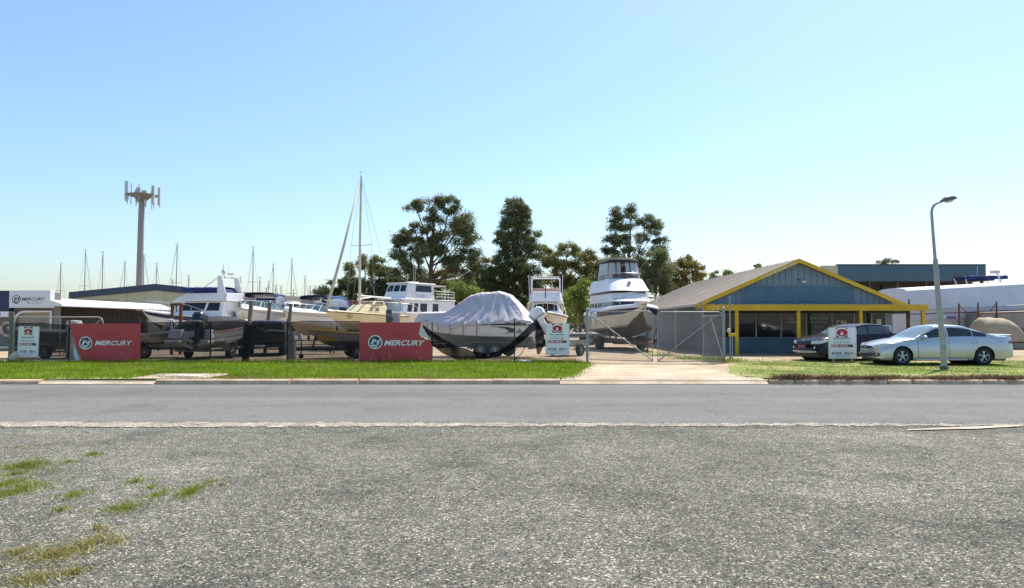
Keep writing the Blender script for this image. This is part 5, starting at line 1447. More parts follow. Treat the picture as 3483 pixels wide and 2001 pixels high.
rloft(b, 'lower_cabin', [rring(-3.4, 2.75, 1.35, 1.08, 2.1), rring(-3.4, 2.45, 1.33, 1.02, 2.62), rring(-3.4, 2.0, 1.28, .98, 2.80)], white_gel)
rloft(b, 'saloon_window_band', [rring(-3.2, 2.60, 1.352, 1.06, 2.36), rring(-3.2, 2.50, 1.342, 1.045, 2.60)], M('band_glass', (.022, .018, .03), .08, var=0, spec=.8))
rloft(b, 'cabin_brow', [rring(-3.4, 2.05, 1.30, 1.02, 2.80), rring(-3.4, 1.75, 1.28, .98, 3.06), rring(-3.4, 1.65, 1.25, .95, 3.10)], white_gel)
rloft(b, 'maroon_band', [rring(-3.35, 1.72, 1.27, .97, 3.10), rring(-3.35, 1.66, 1.25, .95, 3.20)], M('wine_band', (.06, .018, .025), .3))
rloft(b, 'flybridge', [rring(-3.5, 1.90, 1.40, 1.12, 3.20), rring(-3.45, 1.65, 1.36, 1.08, 3.36), rring(-3.3, 1.0, 1.24, .98, 3.82), rring(-3.2, .75, 1.20, .94, 3.92)], white_gel)
clear = see_through('clear_curtain', (.62, .64, .64), .62, .25, .5)
rloft(b, 'flybridge_screen', [rring(-1.2, .72, 1.16, .90, 3.92), rring(-1.2, .62, 1.14, .88, 4.16)], see_through('brown_screen', (.16, .12, .10), .75, .15, .6))
m = MB(); r0, r1 = rring(-1.6, .70, 1.17, .92, 3.95), rring(-1.6, .30, 1.06, .82, 4.86)
for i in range(len(r0) - 1):
    if i in (5,): continue
    m = MB(); q = [Vector(r0[i]), Vector(r0[i + 1]), Vector(r1[i + 1]), Vector(r1[i])]; m.quad(*q); m.build('clear_curtain', clear, b, fix=False)
for i in (0, 1, 4, 7, 10, 12): m = MB(); m.tube(r0[i], r1[i], .025, n=6); m.build('curtain_seam', black_canvas, b)
m = MB(); rr = []
for k, (dz, sh) in enumerate(((0, 0), (.10, .02), (.22, .18), (.28, .5))): rr.append([(lerp(p[0], -.5, sh), p[1] * (1.03 - sh), 4.84 + dz) for p in rring(-2.3, .42, 1.08, .86, 0)])
m.loft(rr); m.build('bimini_top', black_canvas, b, smooth=True, auto=50)
m = MB(); m.path([(p[0] + .03, p[1] * 1.03, 4.22) for p in rring(-1.2, .70, 1.16, .92, 0)], .016, 6); m.build('flybridge_rail', steel_rail, b, smooth=True)
m = MB(); m.box(-.6, -.1, -.5, .5, 3.9, 4.55); m.build('helm_console', M('helm_brown', (.10, .05, .035), .5), b, bevel=.05)
m = MB(); m.box(-1.0, -.7, -.3, .3, 4.0, 4.5); m.build('helm_seat', white_gel, b, bevel=.05)
m = MB(); m.box(1.3, 1.45, -.10, .10, 3.58, 3.72); m.build('spotlight', M('spot_grey', (.35, .35, .36), .4), b, bevel=.02)
H.bow_rail(b, steel_rail, .22, .72, 8, .017, .45)
m = MB(); m.hexa([(3.6, -.32, 2.38), (4.95, -.22, 2.44), (4.95, .22, 2.44), (3.6, .32, 2.38), (3.6, -.32, 2.46), (5.0, -.20, 2.52), (5.0, .20, 2.52), (3.6, .32, 2.46)]); pp = m.build('bow_platform', white_gel, b, bevel=.02)
m = MB(); m.path([(4.85, 0, 2.56), (4.98, 0, 2.40), (4.86, 0, 2.05)], .035, 6); m.path([(4.86, -.2, 2.1), (4.9, 0, 2.0), (4.86, .2, 2.1)], .04, 6); m.build('anchor', galv, pp)
m = MB(); m.box(3.5, 4.1, -.2, .2, 2.46, 2.58); m.build('windlass', M('windlass_grey', (.3, .27, .25), .5), pp, bevel=.04)
m = MB(); m.lathe([(.02, 0), (.14, .01), (.16, .08), (.02, .1)], 14, (2.9, .45, 2.44)); m.build('coiled_rope', M('rope_cream', (.6, .55, .42), .9), b)
side_text(H, b, 'SEA CRUISE', .52, .62, .76, .88, -1, ink_grey, bold=.01)
for px, zz, yy in ((2022, 1.35, 38.2), (2004, 1.25, 39.5)):
    f = thing('hull_fender', 'white fender hanging on the big cruiser by the gate post' if px > 2010 else 'white fender half hidden behind the gate post', 'fender', (ax(px, yy), yy, GZ))
    m = MB(); m.lathe([(.02, 0), (.10, .06), (.13, .16), (.13, .55), (.09, .66), (.02, .70)], 14, (0, 0, zz)); m.build('body', M('white_fender', (.66, .66, .60), .5, dirt=(.4, .36, .3), da=.5), f, smooth=True, auto=50)
    m = MB(); m.tube((0, 0, zz + .68), (.05, .1, 2.3), .012, n=5); m.build('rope', M('rope_cream'), f)
t = thing('cruiser_dolly', 'rust red wheeled dolly carrying the big cruiser', 'dolly', loc, heading(176))
for s in (-1, 1): m = MB(); m.box(-3.2, 3.6, s * .85 - .08, s * .85 + .08, .50, .66); m.build('beam', rust, t)
for x in (-2.2, 0, 2.3): m = MB(); m.box(x - .08, x + .08, -1.1, 1.1, .36, .50); m.build('cross_beam', rust, t)
for x in (-1.3, -.6):
    for s in (-1, 1): wheel(t, x, s * 1.2, .36, .28, rust, 8, face=s)
m = MB(); m.path([(3.5, -.7, .55), (4.6, -.2, .45), (4.9, 0, .42)], .06, 6); m.path([(3.5, .7, .55), (4.6, .2, .45)], .06, 6); m.build('drawbar', rust, t)
m = MB(); m.tube((4.7, .12, 0), (4.7, .12, .95), .05, n=8); m.build('drawbar_jack', rust, t)
for x in (1.0, 2.6):
    for s in (-1, 1): m = MB(); m.path([(x, s * .95, .6), (x - .1, s * 1.25, 1.25)], .05, 6); m.build('hull_prop', timber_old, t)

# ------------------------------------------------------------------ covered trailer boat, centre
bow, stn = Vector((ax(1415, 33.0), 33.0, 0)), Vector((ax(1822, 31.6), 31.6, 0))
dv = stn - bow; Lc = dv.length; cen = (bow + stn) / 2; hd = math.atan2(-dv.y, -dv.x)
b = thing('covered_trailer_boat', 'trailer boat under a pale lavender grey cover peaked over its frame', 'boat', (cen.x, cen.y, GZ), hd)
H = Hull(Lc + .1, 2.15, .50, .86, 1.36, 1.48, rake=.7, full=.5)
H.build(b, white_gel, M('dull_grey_bottom', (.20, .22, .24), .6, var=.1), white_gel, rail=white_paint, rail_r=.03, stripe=M('dark_chine', (.10, .12, .14), .4), stripe_h=(.0, .07))
def cov_top(u):   # u from stern (0) to bow (1)
    return interp(u, [(0, 1.52), (.05, 1.72), (.14, 2.34), (.20, 2.68), (.285, 2.84), (.30, 2.845), (.36, 2.80), (.44, 2.80), (.53, 2.66), (.60, 2.36), (.70, 1.99), (.72, 1.97), (.95, 1.95), (.985, 1.74), (1.0, 1.56)])
def cov_bot(u): return smooth_interp(u, [(0, 1.42), (.08, 1.50), (.20, 1.46), (.36, 1.40), (.52, 1.32), (.64, 1.22), (.75, 1.30), (.90, 1.44), (1, 1.40)])
def crease(x):    # sharp-backed pleat, -1..1
    f = x - math.floor(x); return (abs(2 * f - 1) ** .7) * 2 - 1
m = MB(); R_ = []
nu = 110
for i in range(nu + 1):
    u = i / nu; x = H.x(u) * 1.0
    bw = H.half(min(u, .985)) + .05; zt = cov_top(u); zb = cov_bot(u)
    peak = min(1, max(0, zt - 1.95) / .85)
    wt = lerp(bw * .80, bw * .30, peak ** .6)
    ring = []
    zg = max(zb + .12, H.sheer(u) + .06)
    for k in range(33):
        v = k / 32 * 2 - 1; a = abs(v)
        if a < .30:
            y = wt * a / .30; z = zt - .06 * (a / .30) ** 2 + .010 * crease(u * 23 + a)
        elif a < .84:
            q = (a - .30) / .54
            ue = .29 + (u - .29) / (.30 + .70 * q)          # folds fan out from the ridge
            y = lerp(wt, bw, q ** 1.15); z = lerp(zt - .06, zg, q) - .05 * peak * math.sin(q * pi)
            am = math.sin(min(1, .25 + q) * pi * .5) * (.015 + .055 * peak)
            y += am * (.7 * crease(ue * 8.5 + .15 * math.sin(q * 3)) + .3 * crease(ue * 21))
            z += .015 * peak * crease(q * 3 + u * 8)
        else:
            q = (a - .84) / .16; y = bw + .02 + .014 * crease(u * 19 + q); z = lerp(zg, zb + .02 * crease(u * 11), q)
        ring.append((x, y * (1 if v > 0 else -1), z))
    R_.append(ring)
m.loft(R_, closed=False, caps=True)
m.build('cover', M('lavender_cover', (.54, .51, .54), .75, var=.08, vs=2.5, bump=.25, bs=7, dirt=(.40, .37, .38), ds=1.4, da=.5), b, smooth=True, auto=24)
for k in range(5):
    u = .42 + k * .11; m = MB(); m.path([(H.x(u), H.half(u) + .075, cov_bot(u) + .18), (H.x(u) - .03, H.half(u) + .07, cov_bot(u)), (H.x(u) + .04, H.half(u) * .9 + .03, .95)], .014, 5); m.build('tie_strap', black_canvas, b)
sw = [(.12, .70), (.18, .86), (.28, .93), (.38, .90), (.28, .86), (.20, .72), (.17, .46), (.22, .30), (.14, .42)]
m = MB(); m.add([on_side(H, t, f, 1, .012) for t, f in sw], [tuple(range(len(sw)))]); m.build('hull_graphic', M('graphic_black', (.04, .03, .035), .4), b, fix=False)
sw = [(.06, .35), (.09, .75), (.11, .55), (.13, .35)]
m = MB(); m.add([on_side(H, t, f, 1, .012) for t, f in sw], [tuple(range(len(sw)))]); m.build('hull_graphic', M('graphic_grey', (.25, .26, .30), .4), b, fix=False)
so = Vector((math.cos(hd), math.sin(hd), 0)) * (-(Lc / 2 + .05)) + Vector((cen.x, cen.y, GZ))
outboard('outboard_motor', 'white outboard tilted up behind the lavender covered boat', (so.x, so.y, GZ + 1.42), hd, M('white_cowl', (.72, .73, .72), .35, dirt=(.5, .5, .48), da=.3), R(34), 1.05, M('white_cowl'))
trailer('boat_trailer', 'tandem axle trailer under the lavender covered boat', 'trailer', (cen.x, cen.y, GZ), hd, Lc, 2.1, .48, (-1.25, -.62), .33, mat=M('dark_galv'), tongue=.9)

# ------------------------------------------------------------------ yellow rimmed dinghy by the right banner
loc = (ax(1180, 31.2), 31.2, GZ)
b = thing('yellow_rimmed_dinghy', 'small grey dinghy with yellow rim on a black trailer left of the right banner', 'dinghy', loc, heading(-112))
H = Hull(3.2, 1.45, .50, .68, 1.02, 1.22, rake=.3, full=.45, pw=2.4)
H.build(b, M('dinghy_grey', (.36, .36, .34), .6, var=.1, dirt=(.2, .19, .17), da=.4), M('dinghy_bottom', (.10, .10, .10), .7), None, rail=M('dinghy_yellow', (.55, .36, .02), .5), rail_r=.045, well=(.92, .72, M('dinghy_yellow')))
for x in (-.7, .3): m = MB(); m.box(x - .13, x + .13, -.62, .62, .92, .96); m.build('thwart', M('dinghy_yellow'), b)
trailer('boat_trailer', 'low black trailer under the yellow rimmed dinghy', 'trailer', loc, heading(-112), 3.0, 1.5, .40, (-.3,), .28, mat=black_plastic, tongue=.6)

# ------------------------------------------------------------------ dark dinghy and gear behind the far left mesh
loc = (ax(190, 31.0), 31.0, GZ)
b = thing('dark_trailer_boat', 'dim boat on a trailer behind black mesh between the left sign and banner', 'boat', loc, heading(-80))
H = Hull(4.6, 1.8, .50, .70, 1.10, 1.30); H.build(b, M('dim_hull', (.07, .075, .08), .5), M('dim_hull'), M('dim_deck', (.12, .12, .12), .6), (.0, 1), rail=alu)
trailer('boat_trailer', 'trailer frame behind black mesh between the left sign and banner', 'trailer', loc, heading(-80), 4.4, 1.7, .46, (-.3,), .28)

# ------------------------------------------------------------------ shrink wrapped boat, right, and its neighbours
bow, stn = Vector((ax(3630, 49), 49, 0)), Vector((ax(3040, 47), 47, 0))
dv = bow - stn; Lw = dv.length; cen = (bow + stn) / 2; hd = math.atan2(dv.y, dv.x)
b = thing('shrink_wrapped_boat', 'long boat wrapped in pale grey sheeting behind the shop verandah', 'boat', (cen.x, cen.y, GZ), hd)
H = Hull(Lw, 3.3, .5, .95, 2.05, 2.55, rake=1.0, full=.6)
H.build(b, M('bleached_hull', (.60, .61, .60), .6, var=.06, dirt=(.45, .45, .44), da=.4), M('brown_planks', (.13, .085, .06), .8, var=.35, vs=3, stretch=(.15, 1, 6)), white_gel, rail=white_paint)
m = MB(); R_ = []; n = 60
for i in range(n + 1):
    u = i / n; x = lerp(-Lw / 2 - .1, Lw / 2, u); zt = lerp(3.62, 4.35, u); bw = H.half(min(.97, u)) + .08; zb = lerp(2.28, 2.85, u) if u < .985 else 2.0
    ring = []
    for k in range(21):
        v = k / 20 * 2 - 1; a = abs(v)
        rip = .012 * crease(u * 31 + 2 * a) + .014 * crease(u * 13 + a * 3 + .6 * math.sin(u * 20))
        y = bw * .84 * a / .45 if a < .45 else bw * lerp(.84, 1.02, ((a - .45) / .55) ** .8)
        z = zt + .05 - .09 * (a / .45) ** 2 if a < .45 else lerp(zt - .04, zb, (a - .45) / .55)
        rip *= 1 if a > .45 else .3
        ring.append((x, (y + rip) * (1 if v > 0 else -1), z + rip * .4))
    R_.append(ring)
m.loft(R_, closed=False, caps=True)
m.build('wrap', M('wrap_sheet', (.58, .61, .64), .55, var=.06, vs=1.5, bump=.3, bs=6), b, smooth=True, auto=25)
m = MB(); R_ = []
for i in range(31):
    u = i / 30 * .72; x = lerp(-Lw / 2, Lw / 2, u); q = H.half(u) + .05 + .015 * math.sin(u * 120)
    R_.append([(x, -q - .02 * math.sin(u * 60), lerp(2.30, 2.80, u)), (x, -q - .03, lerp(1.95, 2.35, u)), (x, -q - .01, lerp(1.62, 2.0, u) + .03 * math.sin(u * 50))])
m.loft(R_, closed=False, caps=False); m.build('wrap_skirt', M('wrap_skirt', (.50, .52, .54), .6, var=.1, vs=5, bump=.3, bs=9), b, smooth=True)
m = MB(); m.box(-Lw / 2 + 1.8, -Lw / 2 + 3.0, -H.B / 2 - .05, -H.B / 2 + .02, 1.75, 1.88); m.build('name_strip', M('faded_blue', (.10, .14, .34), .6), b)
for k in range(6):
    x = -Lw / 2 + .6 + k * 1.7
    m = MB(); m.box(x - .06, x + .06, -1.7, -1.58, 0, 1.0); m.build('prop', timber_old, b)
for i, pz in enumerate((.95, .70, .45, .20)):
    m = MB(); m.box(-Lw / 2 + .2, Lw / 2 - 2.5, -1.72 + .03 * i, -1.66 + .03 * i, pz - .11, pz + .11); m.build('plank', M('brown_planks'), b)
m = MB(); m.tube((1.2, -.3, 4.1), (.9, -.3, 4.7), .05, n=6); m.box(.55, .95, -.5, -.1, 4.68, 4.86); m.build('radar_post', M('radar_pink', (.55, .5, .52), .5), b)
# flybridge of another boat showing over it
b = thing('navy_topped_boat', 'boat with folded navy bimini behind the shrink wrapped boat', 'boat', (ax(3300, 58), 58, GZ + .45), heading(-80))
H = Hull(7.0, 2.8, .7, 1.2, 2.2, 2.6); H.build(b, white_gel, antifoul, white_gel, rail=white_paint)
c = tbox(-2.2, 1.0, 1.1, .9, 2.3, 3.6, 0, .6, .15); cabin(b, c, white_gel); pane(b, c, 'p', .1, .9, .4, .85, dark_glass)
c = tbox(-1.8, .6, 1.0, .85, 3.61, 4.1, 0, .5, .1); cabin(b, c, M('tan_flybridge', (.40, .30, .22), .6), 'flybridge')
roof_canvas(b, -2.3, .8, 1.1, 4.62, navy_canvas, .10, 'bimini', .22)
for s in (-1, 1): m = MB(); m.path([(-1.6, s * .95, 4.0), (-1.9, s * 1.05, 4.62)], .03, 6); m.path([(.5, s * .9, 4.0), (.7, s * 1.05, 4.62)], .04, 6); m.build('bimini_leg', white_paint, b)
m = MB(); m.tube((-.6, 0, 4.6), (-.6, 0, 5.5), .015, n=5); m.build('aerial', white_paint, b)
# tan tarpaulin covered boat near the right edge
b = thing('tan_tarpaulin_boat', 'boat under a draped tan tarpaulin near the right edge', 'boat', (ax(3405, 41.5), 41.5, GZ), heading(96))
m = MB(); R_ = []
for i in range(25):
    u = i / 24; x = lerp(-1.25, 1.35, u); zt = smooth_interp(u, [(0, 1.62), (.08, 1.78), (.5, 1.72), (.7, 1.45), (.85, .85), (1, .42)]); w = .95 * (1 - .25 * u)
    R_.append([(x, w * math.cos(pi * k / 14) * (1.12 if k in (0, 14) else 1) + .03 * math.sin(u * 30 + k), max(.25, lerp(.45, zt, math.sin(pi * k / 14) ** .45)) + .02 * math.sin(u * 25 + k * 2)) for k in range(15)])
m.loft(R_, closed=False, caps=True); m.build('tarpaulin', M('tan_tarp', (.36, .30, .20), .8, var=.12, vs=3, bump=.4, bs=5), b, smooth=True, auto=60)
m = MB(); m.box(-1.1, 1.2, -.7, .7, .0, .40); m.build('hull', M('grey_hull', (.25, .25, .24), .7, var=.1), b, bevel=.08)
# grey hull behind it
b = thing('grey_work_hull', 'dull grey boat hull behind the tan tarpaulin at the right edge', 'boat', (ax(3470, 45), 45, GZ), heading(95))
H = Hull(5.6, 2.4, .5, .9, 2.10, 2.35, rake=.6); H.build(b, M('dull_grey_hull', (.27, .26, .24), .7, var=.12, dirt=(.18, .16, .14), da=.5), antifoul, M('dull_grey_hull'), rail=rust)
# ------------------------------------------------------------------ cars: shell lofted from stations; s runs from nose (0) to tail (L)
def car(root, p, paint, glass_w, glass_s):
    L, W = p['L'], p['W']
    fw, rw, ra, zw = p['fw'], p['rw'], p['ra'], p['zw']
    sc0, sr1, sr2, sd = p['cowl'], p['roof0'], p['roof1'], p['deck']
    def hw(s):
        a = 1 - p['nt'] * max(0, 1 - s / .75) ** 2.4
        b = 1 - p['tt'] * max(0, (s - (L - .7)) / .7) ** 2.4
        return W / 2 * a * b
    ztop = lambda s: smooth_interp(s, p['top'])
    zsh = lambda s: smooth_interp(s, p['belt'])
    def can(s):
        zs, zt, h = zsh(s), ztop(s), hw(s)
        if s <= sc0: return lerp(.80, .93, max(0, s / sc0)) * h, zs + .55 * (zt - zs)
        if s < sr1:
            t = (s - sc0) / (sr1 - sc0); z0 = zsh(sc0) + .55 * (ztop(sc0) - zsh(sc0)); return lerp(.93, p['rf'], t ** .8) * h, lerp(z0, ztop(sr1) - .055, t)
        if s <= sr2: return p['rf'] * h, zt - .055
        if s < sd:
            t = (s - sr2) / (sd - sr2); z1 = zsh(sd) + .55 * (ztop(sd) - zsh(sd)); return lerp(p['rf'], .90, t) * h, lerp(ztop(sr2) - .055, z1, t)
        return .90 * h, zs + .55 * (zt - zs)
    def low(s):
        z = smooth_interp(s, p['low'])
        for c in (fw, rw):
            d = abs(s - c)
            if d < ra: z = max(z, zw + math.sqrt(ra * ra - d * d))
        return z
    K1, K2, K3 = 10, 7, 6
    def bend(s, y, z):    # noses and tails are rounded in plan and raked
        h = hw(s); k = min(1, abs(y) / h)
        f = math.exp(-s / .22); g = math.exp(-(L - s) / .22)
        s2 = s + f * (p['nb'] * k ** 2.6 + p['nr'] * max(0, z - .45)) - g * (p['tb'] * k ** 2.6 + p['tr'] * max(0, z - .55))
        return s2
    def ring(s):
        h, zl, zs = hw(s), low(s), zsh(s)
        wc, zc = can(s); zt = ztop(s)
        pts = []
        for k in range(K1 + 1):
            u = k / K1; z = lerp(zl, zs, u); v = (z - .2) / (zs - .2)
            y = h * (.935 + .065 * math.sin(pi * min(1, max(0, v)) ** .75)) - (.012 if u > .93 else 0)
            if p.get('crease'): y += .010 * math.exp(-((v - .72) / .05) ** 2)
            pts.append((y, z))
        for k in range(1, K2 + 1):
            u = k / K2; pts.append((lerp(pts[K1][0] - .012, wc, u) + .02 * math.sin(pi * u) * (1 if zc - zs > .2 else 0), lerp(zs + .008, zc, u)))
        for k in range(1, K3 + 1):
            u = k / K3; a = u * pi / 2; pts.append((wc * math.cos(a) if k < K3 else 0, zc + (zt - zc) * math.sin(a) ** .8))
        return [(L / 2 - bend(s, y, z), y, z) for y, z in pts]
    S = sorted(set([round(L * i / 150, 4) for i in range(151)] + [sc0, sr1, sr2, sd, fw - ra, fw + ra, rw - ra, rw + ra]))
    N = len(ring(1.0))
    rings = [ring(s) for s in S]
    parts = {}
    def put(key, i, k, sg):
        parts.setdefault(key, MB()).quad(*[(q[0], q[1] * sg, q[2]) for q in ((rings[i][k]), (rings[i + 1][k]), (rings[i + 1][k + 1]), (rings[i][k + 1]))])
    for i in range(len(S) - 1):
        sm = (S[i] + S[i + 1]) / 2
        for k in range(N - 1):
            key = 'body'
            if K1 < k < K1 + K2 - 1:
                for n, (a, bb) in enumerate(p['side']):
                    if a < sm < bb: key = ('side', n)
            elif k == K1 and any(a < sm < bb for a, bb in p['side']): key = 'waist'
            if K1 + K2 + 0 <= k:
                if sc0 + .05 < sm < sr1 - .02 and k > K1 + K2: key = 'front'
                if sr2 + .03 < sm < sd - .06 and k > K1 + K2: key = 'rear'
            for sg in (1, -1): put(key if key in ('body', 'front', 'rear') else (key, sg), i, k, sg)
    bd = parts['body']
    for r_ in (rings[0], rings[-1]):
        loop = [(q[0], q[1], q[2]) for q in r_] + [(q[0], -q[1], q[2]) for q in r_[:-1]][::-1]
        bd.add(loop, [tuple(range(len(loop)))])
    def fin(mb, name, mat, par, lift=0.0):
        o = mb.build(name, mat, par, smooth=False)
        bm = bmesh.new(); bm.from_mesh(o.data)
        bmesh.ops.remove_doubles(bm, verts=bm.verts, dist=.0005)
        bmesh.ops.recalc_face_normals(bm, faces=bm.faces)
        for f in bm.faces: f.smooth = True
        for e in bm.edges:
            if len(e.link_faces) == 2 and e.calc_face_angle(0) > R(38): e.smooth = False
        bm.to_mesh(o.data); bm.free()
        return o
    body = fin(bd, 'body', paint, root)
    for key, mb in parts.items():
        if key == 'front': fin(mb, 'windscreen', glass_w, root)
        elif key == 'rear': fin(mb, 'rear_window', glass_s, root)
        elif key != 'body':
            if key[0] == 'waist': fin(mb, 'waist_moulding', paint if not p.get('chrome') else p['chrome'], body)
            else: fin(mb, 'side_window', glass_s, root)
    # underside, dark wheel wells
    m = MB(); m.box(-L / 2 + .35, L / 2 - .25, -W / 2 + .22, W / 2 - .22, .17, .52); m.build('underbody', black_plastic, root)
    for c in (fw, rw):
        m = MB(); m.lathe([(ra + .02, -W / 2 + .24), (ra + .02, W / 2 - .24)], 24, (L / 2 - c, 0, zw), 'y'); m.build('wheel_well', black_plastic, root)
    # surface mappers for fitted parts
    def front(y, z, out=.006):
        return (L / 2 - bend(0.0, y, z) + out, y, z)
    def tail(y, z, out=.006):
        return (L / 2 - bend(L, y, z) - out, y, z)
    def side(s, z, sg, out=.006):
        h, zs = hw(s), zsh(s); v = (z - .2) / (zs - .2)
        y = h * (.935 + .065 * math.sin(pi * min(1, max(0, v)) ** .75)) + out
        return (L / 2 - bend(s, y, z), y * sg, z)
    def patch(fn, us, vs, name, mat, par=None, nu=8, nv=4, top=None, bot=None, thick=None):
        m = MB()
        m.grid(nu, nv, lambda a, c: fn(lerp(us[0], us[1], a), lerp(bot(a) if bot else vs[0], top(a) if top else vs[1], c)))
        return m.build(name, mat, par or root, smooth=True, fix=False)
    return dict(body=body, front=front, tail=tail, side=side, patch=patch, hw=hw, zsh=zsh, ztop=ztop, L=L, W=W, can=can, low=low)

def corner_lamp(root, C, y0, s1, z0, z1, mat, rake=.08, lens=None):
    """head lamps that wrap round the front corners"""
    for sg in (1, -1):
        h0 = C['hw'](0) * .965
        m = MB(); nf = 6; cols = []
        for k in range(nf + 1):
            y = lerp(y0, h0, k / nf); q = (k / nf) * .5
            cols.append([C['front'](sg * y, lerp(z0 + rake * q * .6, z1 + rake * q, v / 3), .008) for v in range(4)])
        for k in range(1, 7):
            s = lerp(.03, s1, k / 6); q = .5 + .5 * k / 6
            zz0, zz1 = z0 + rake * q * .6 + .10 * (k / 6) ** 2, z1 + rake * q
            if zz0 > zz1 - .01: zz0 = zz1 - .01
            cols.append([C['side'](s, lerp(zz0, zz1, v / 3), sg, .008) for v in range(4)])
        m.loft(cols, closed=False, caps=False); o = m.build('headlight', mat, root, smooth=True, fix=False)
        if lens:
            for yy in (lerp(y0, h0, .3), lerp(y0, h0, .75)):
                px, _, _ = C['front'](sg * yy, (z0 + z1) / 2 + .02, .014)
                mm = MB(); mm.ellipsoid((px - .01, sg * yy, (z0 + z1) / 2 + .02), (.02, .05, .045), 12, 8); mm.build('reflector', lens, o, smooth=True)
lamp_glass = M('lamp_glass', (.50, .53, .55), .08, var=.15, vs=14, spec=.8)
lamp_silver = M('lamp_silver', (.75, .77, .78), .12, metal=.8, var=.05)
tail_red = M('tail_red', (.20, .012, .015), .15, var=.1)
seam_m = M('panel_gap', (.02, .02, .022), .7, var=0)

# ---- silver sedan on the right verge, side on, nose left
silver = M('silver_metallic', (.50, .53, .56), .30, metal=.55, var=.02, spec=.6, coat=.6)
P_ = dict(L=4.96, W=1.87, fw=.90, rw=3.74, ra=.365, zw=.325, cowl=1.32, roof0=2.16, roof1=3.22, deck=4.22, rf=.735, nt=.20, tt=.14, nb=.20, nr=.28, tb=.14, tr=.10, crease=True,
          top=[(0, .66), (.12, .72), (.5, .83), (1.0, .925), (1.32, .965), (1.7, 1.20), (2.0, 1.365), (2.16, 1.405), (2.6, 1.44), (3.0, 1.425), (3.22, 1.39), (3.6, 1.24), (4.0, 1.09), (4.22, 1.055), (4.6, 1.05), (4.85, 1.03), (4.96, .97)],
          belt=[(0, .60), (.4, .74), (.9, .82), (1.4, .89), (2.4, .93), (3.6, .975), (4.3, .985), (4.96, .93)],
          low=[(0, .24), (.3, .20), (.55, .19), (1.2, .20), (3.2, .20), (4.2, .22), (4.96, .30)],
          side=[(1.66, 2.48), (2.56, 3.38), (3.41, 3.86)])
YC = 26.72
cs = thing('silver_sedan', 'silver four door sedan parked side on at the street lamp', 'car', (ax(3172, YC) - .0, YC, VZ - .005), pi)
gl_w = M('pale_windscreen', (.13, .19, .20), .05, var=0, spec=.8)
gl_s = M('tinted_glass', (.015, .02, .024), .05, var=0, spec=.8)
C = car(cs, P_, silver, gl_w, gl_s)
F, T_, Sd, patch = C['front'], C['tail'], C['side'], C['patch']
for sg in (1, -1):
    for x, face in ((4.96 / 2 - .90, sg), (4.96 / 2 - 3.74, sg)): wheel(cs, x, sg * .80, .325, .22, alloy, 5, face=sg, n=36)
corner_lamp(cs, C, .46, .52, .60, .72, lamp_glass, .07, lamp_silver)
g_ = patch(F, (-.40, .40), (.56, .69), 'grille', black_plastic, nu=14, top=lambda a: .69 - .02 * (2 * a - 1) ** 2, bot=lambda a: .58 + .045 * (2 * a - 1) ** 4)
m = MB(); q = F(0, .64, .012); m.ellipsoid((q[0], 0, q[2]), (.012, .055, .024), 14, 8); m.build('badge', lamp_silver, g_, smooth=True)
patch(F, (-.52, .52), (.27, .42), 'lower_intake', black_plastic, nu=14, top=lambda a: .42 - .01 * (2 * a - 1) ** 2, bot=lambda a: .27 + .10 * abs(2 * a - 1) ** 3)
for sg in (1, -1):
    o = patch(lambda y, z: F(sg * y, z, .007), (.56, .72), (.33, .43), 'fog_lamp', black_plastic, nu=4, nv=2)
    m = MB(); q = F(sg * .64, .385, .014); m.ellipsoid((q[0] - .005, q[1], q[2]), (.018, .045, .04), 12, 8); m.build('fog_lens', lamp_silver, o, smooth=True)
pl = patch(lambda y, z: (F(0, .49)[0] + .02, y, z), (-.19, .19), (.435, .545), 'number_plate', M('plate_pale', (.62, .63, .60), .5), nu=2, nv=1)
text('ZIM 526', .30, .07, ink_navy, pl, 0, 0, bold=.02, rot=lambda p: (F(0, .49)[0] + .024, -.15 + p[0], .455 + p[2]))
# doors, handles, mirrors, seams
for sg in (1, -1):
    for s0, nm in ((1.44, 0), (2.52, 1), (3.52, 2)):
        m = MB(); pts = [Sd(s0 + (.0 if z > .5 else .0), z, sg, .004) for z in [.24 + .072 * k for k in range(10)]]
        m.path(pts, .005, 4); m.build('door_gap', seam_m, C['body'])
    m = MB(); m.path([Sd(s, .235, sg, .004) for s in [1.44 + k * .2 for k in range(9)]], .005, 4); m.build('sill_gap', seam_m, C['body'])
    for s0 in (2.22, 3.28):
        q = [Sd(s0 + .035 * k, .80 + .006 * math.sin(pi * k / 6), sg, .022) for k in range(7)]
        m = MB(); m.path(q, .016, 8); m.build('door_handle', silver, C['body'], smooth=True)
    m = MB(); q = Vector(Sd(1.62, .97, sg, .0)); m.ellipsoid((q.x - .05, q.y + sg * .06, q.z + .02), (.07, .13, .072), 14, 10); m.build('mirror', silver, cs, smooth=True)
    m = MB(); m.path([Sd(s, .21 + .0, sg, .012) for s in [1.36 + k * .2 for k in range(10)]], .03, 8); m.build('side_skirt', silver, C['body'], smooth=True)
    o = patch(lambda s, z: Sd(s, z, sg, .008), (4.66, 4.93), (.72, .90), 'tail_lamp', tail_red, nu=5, nv=3, bot=lambda a: lerp(.80, .70, a), top=lambda a: lerp(.84, .92, a))
    m = MB(); m.path([Sd(4.32 + .075 * math.cos(2 * pi * k / 20), .77 + .075 * math.sin(2 * pi * k / 20), sg, .003) for k in range(20)], .003, 4, close=True); m.build('fuel_flap', seam_m, C['body'])
sp = MB(); sp.loft([[(-4.96 / 2 + .30, y, 1.065 + .03 * (1 - (y / .8) ** 2) * 0 ), (-4.96 / 2 + .16, y, 1.095), (-4.96 / 2 + .13, y, 1.085), (-4.96 / 2 + .15, y, 1.06), (-4.96 / 2 + .3, y, 1.045)] for y in (-.78, -.6, 0, .6, .78)]); sp.build('boot_spoiler', silver, cs, smooth=True, auto=50)
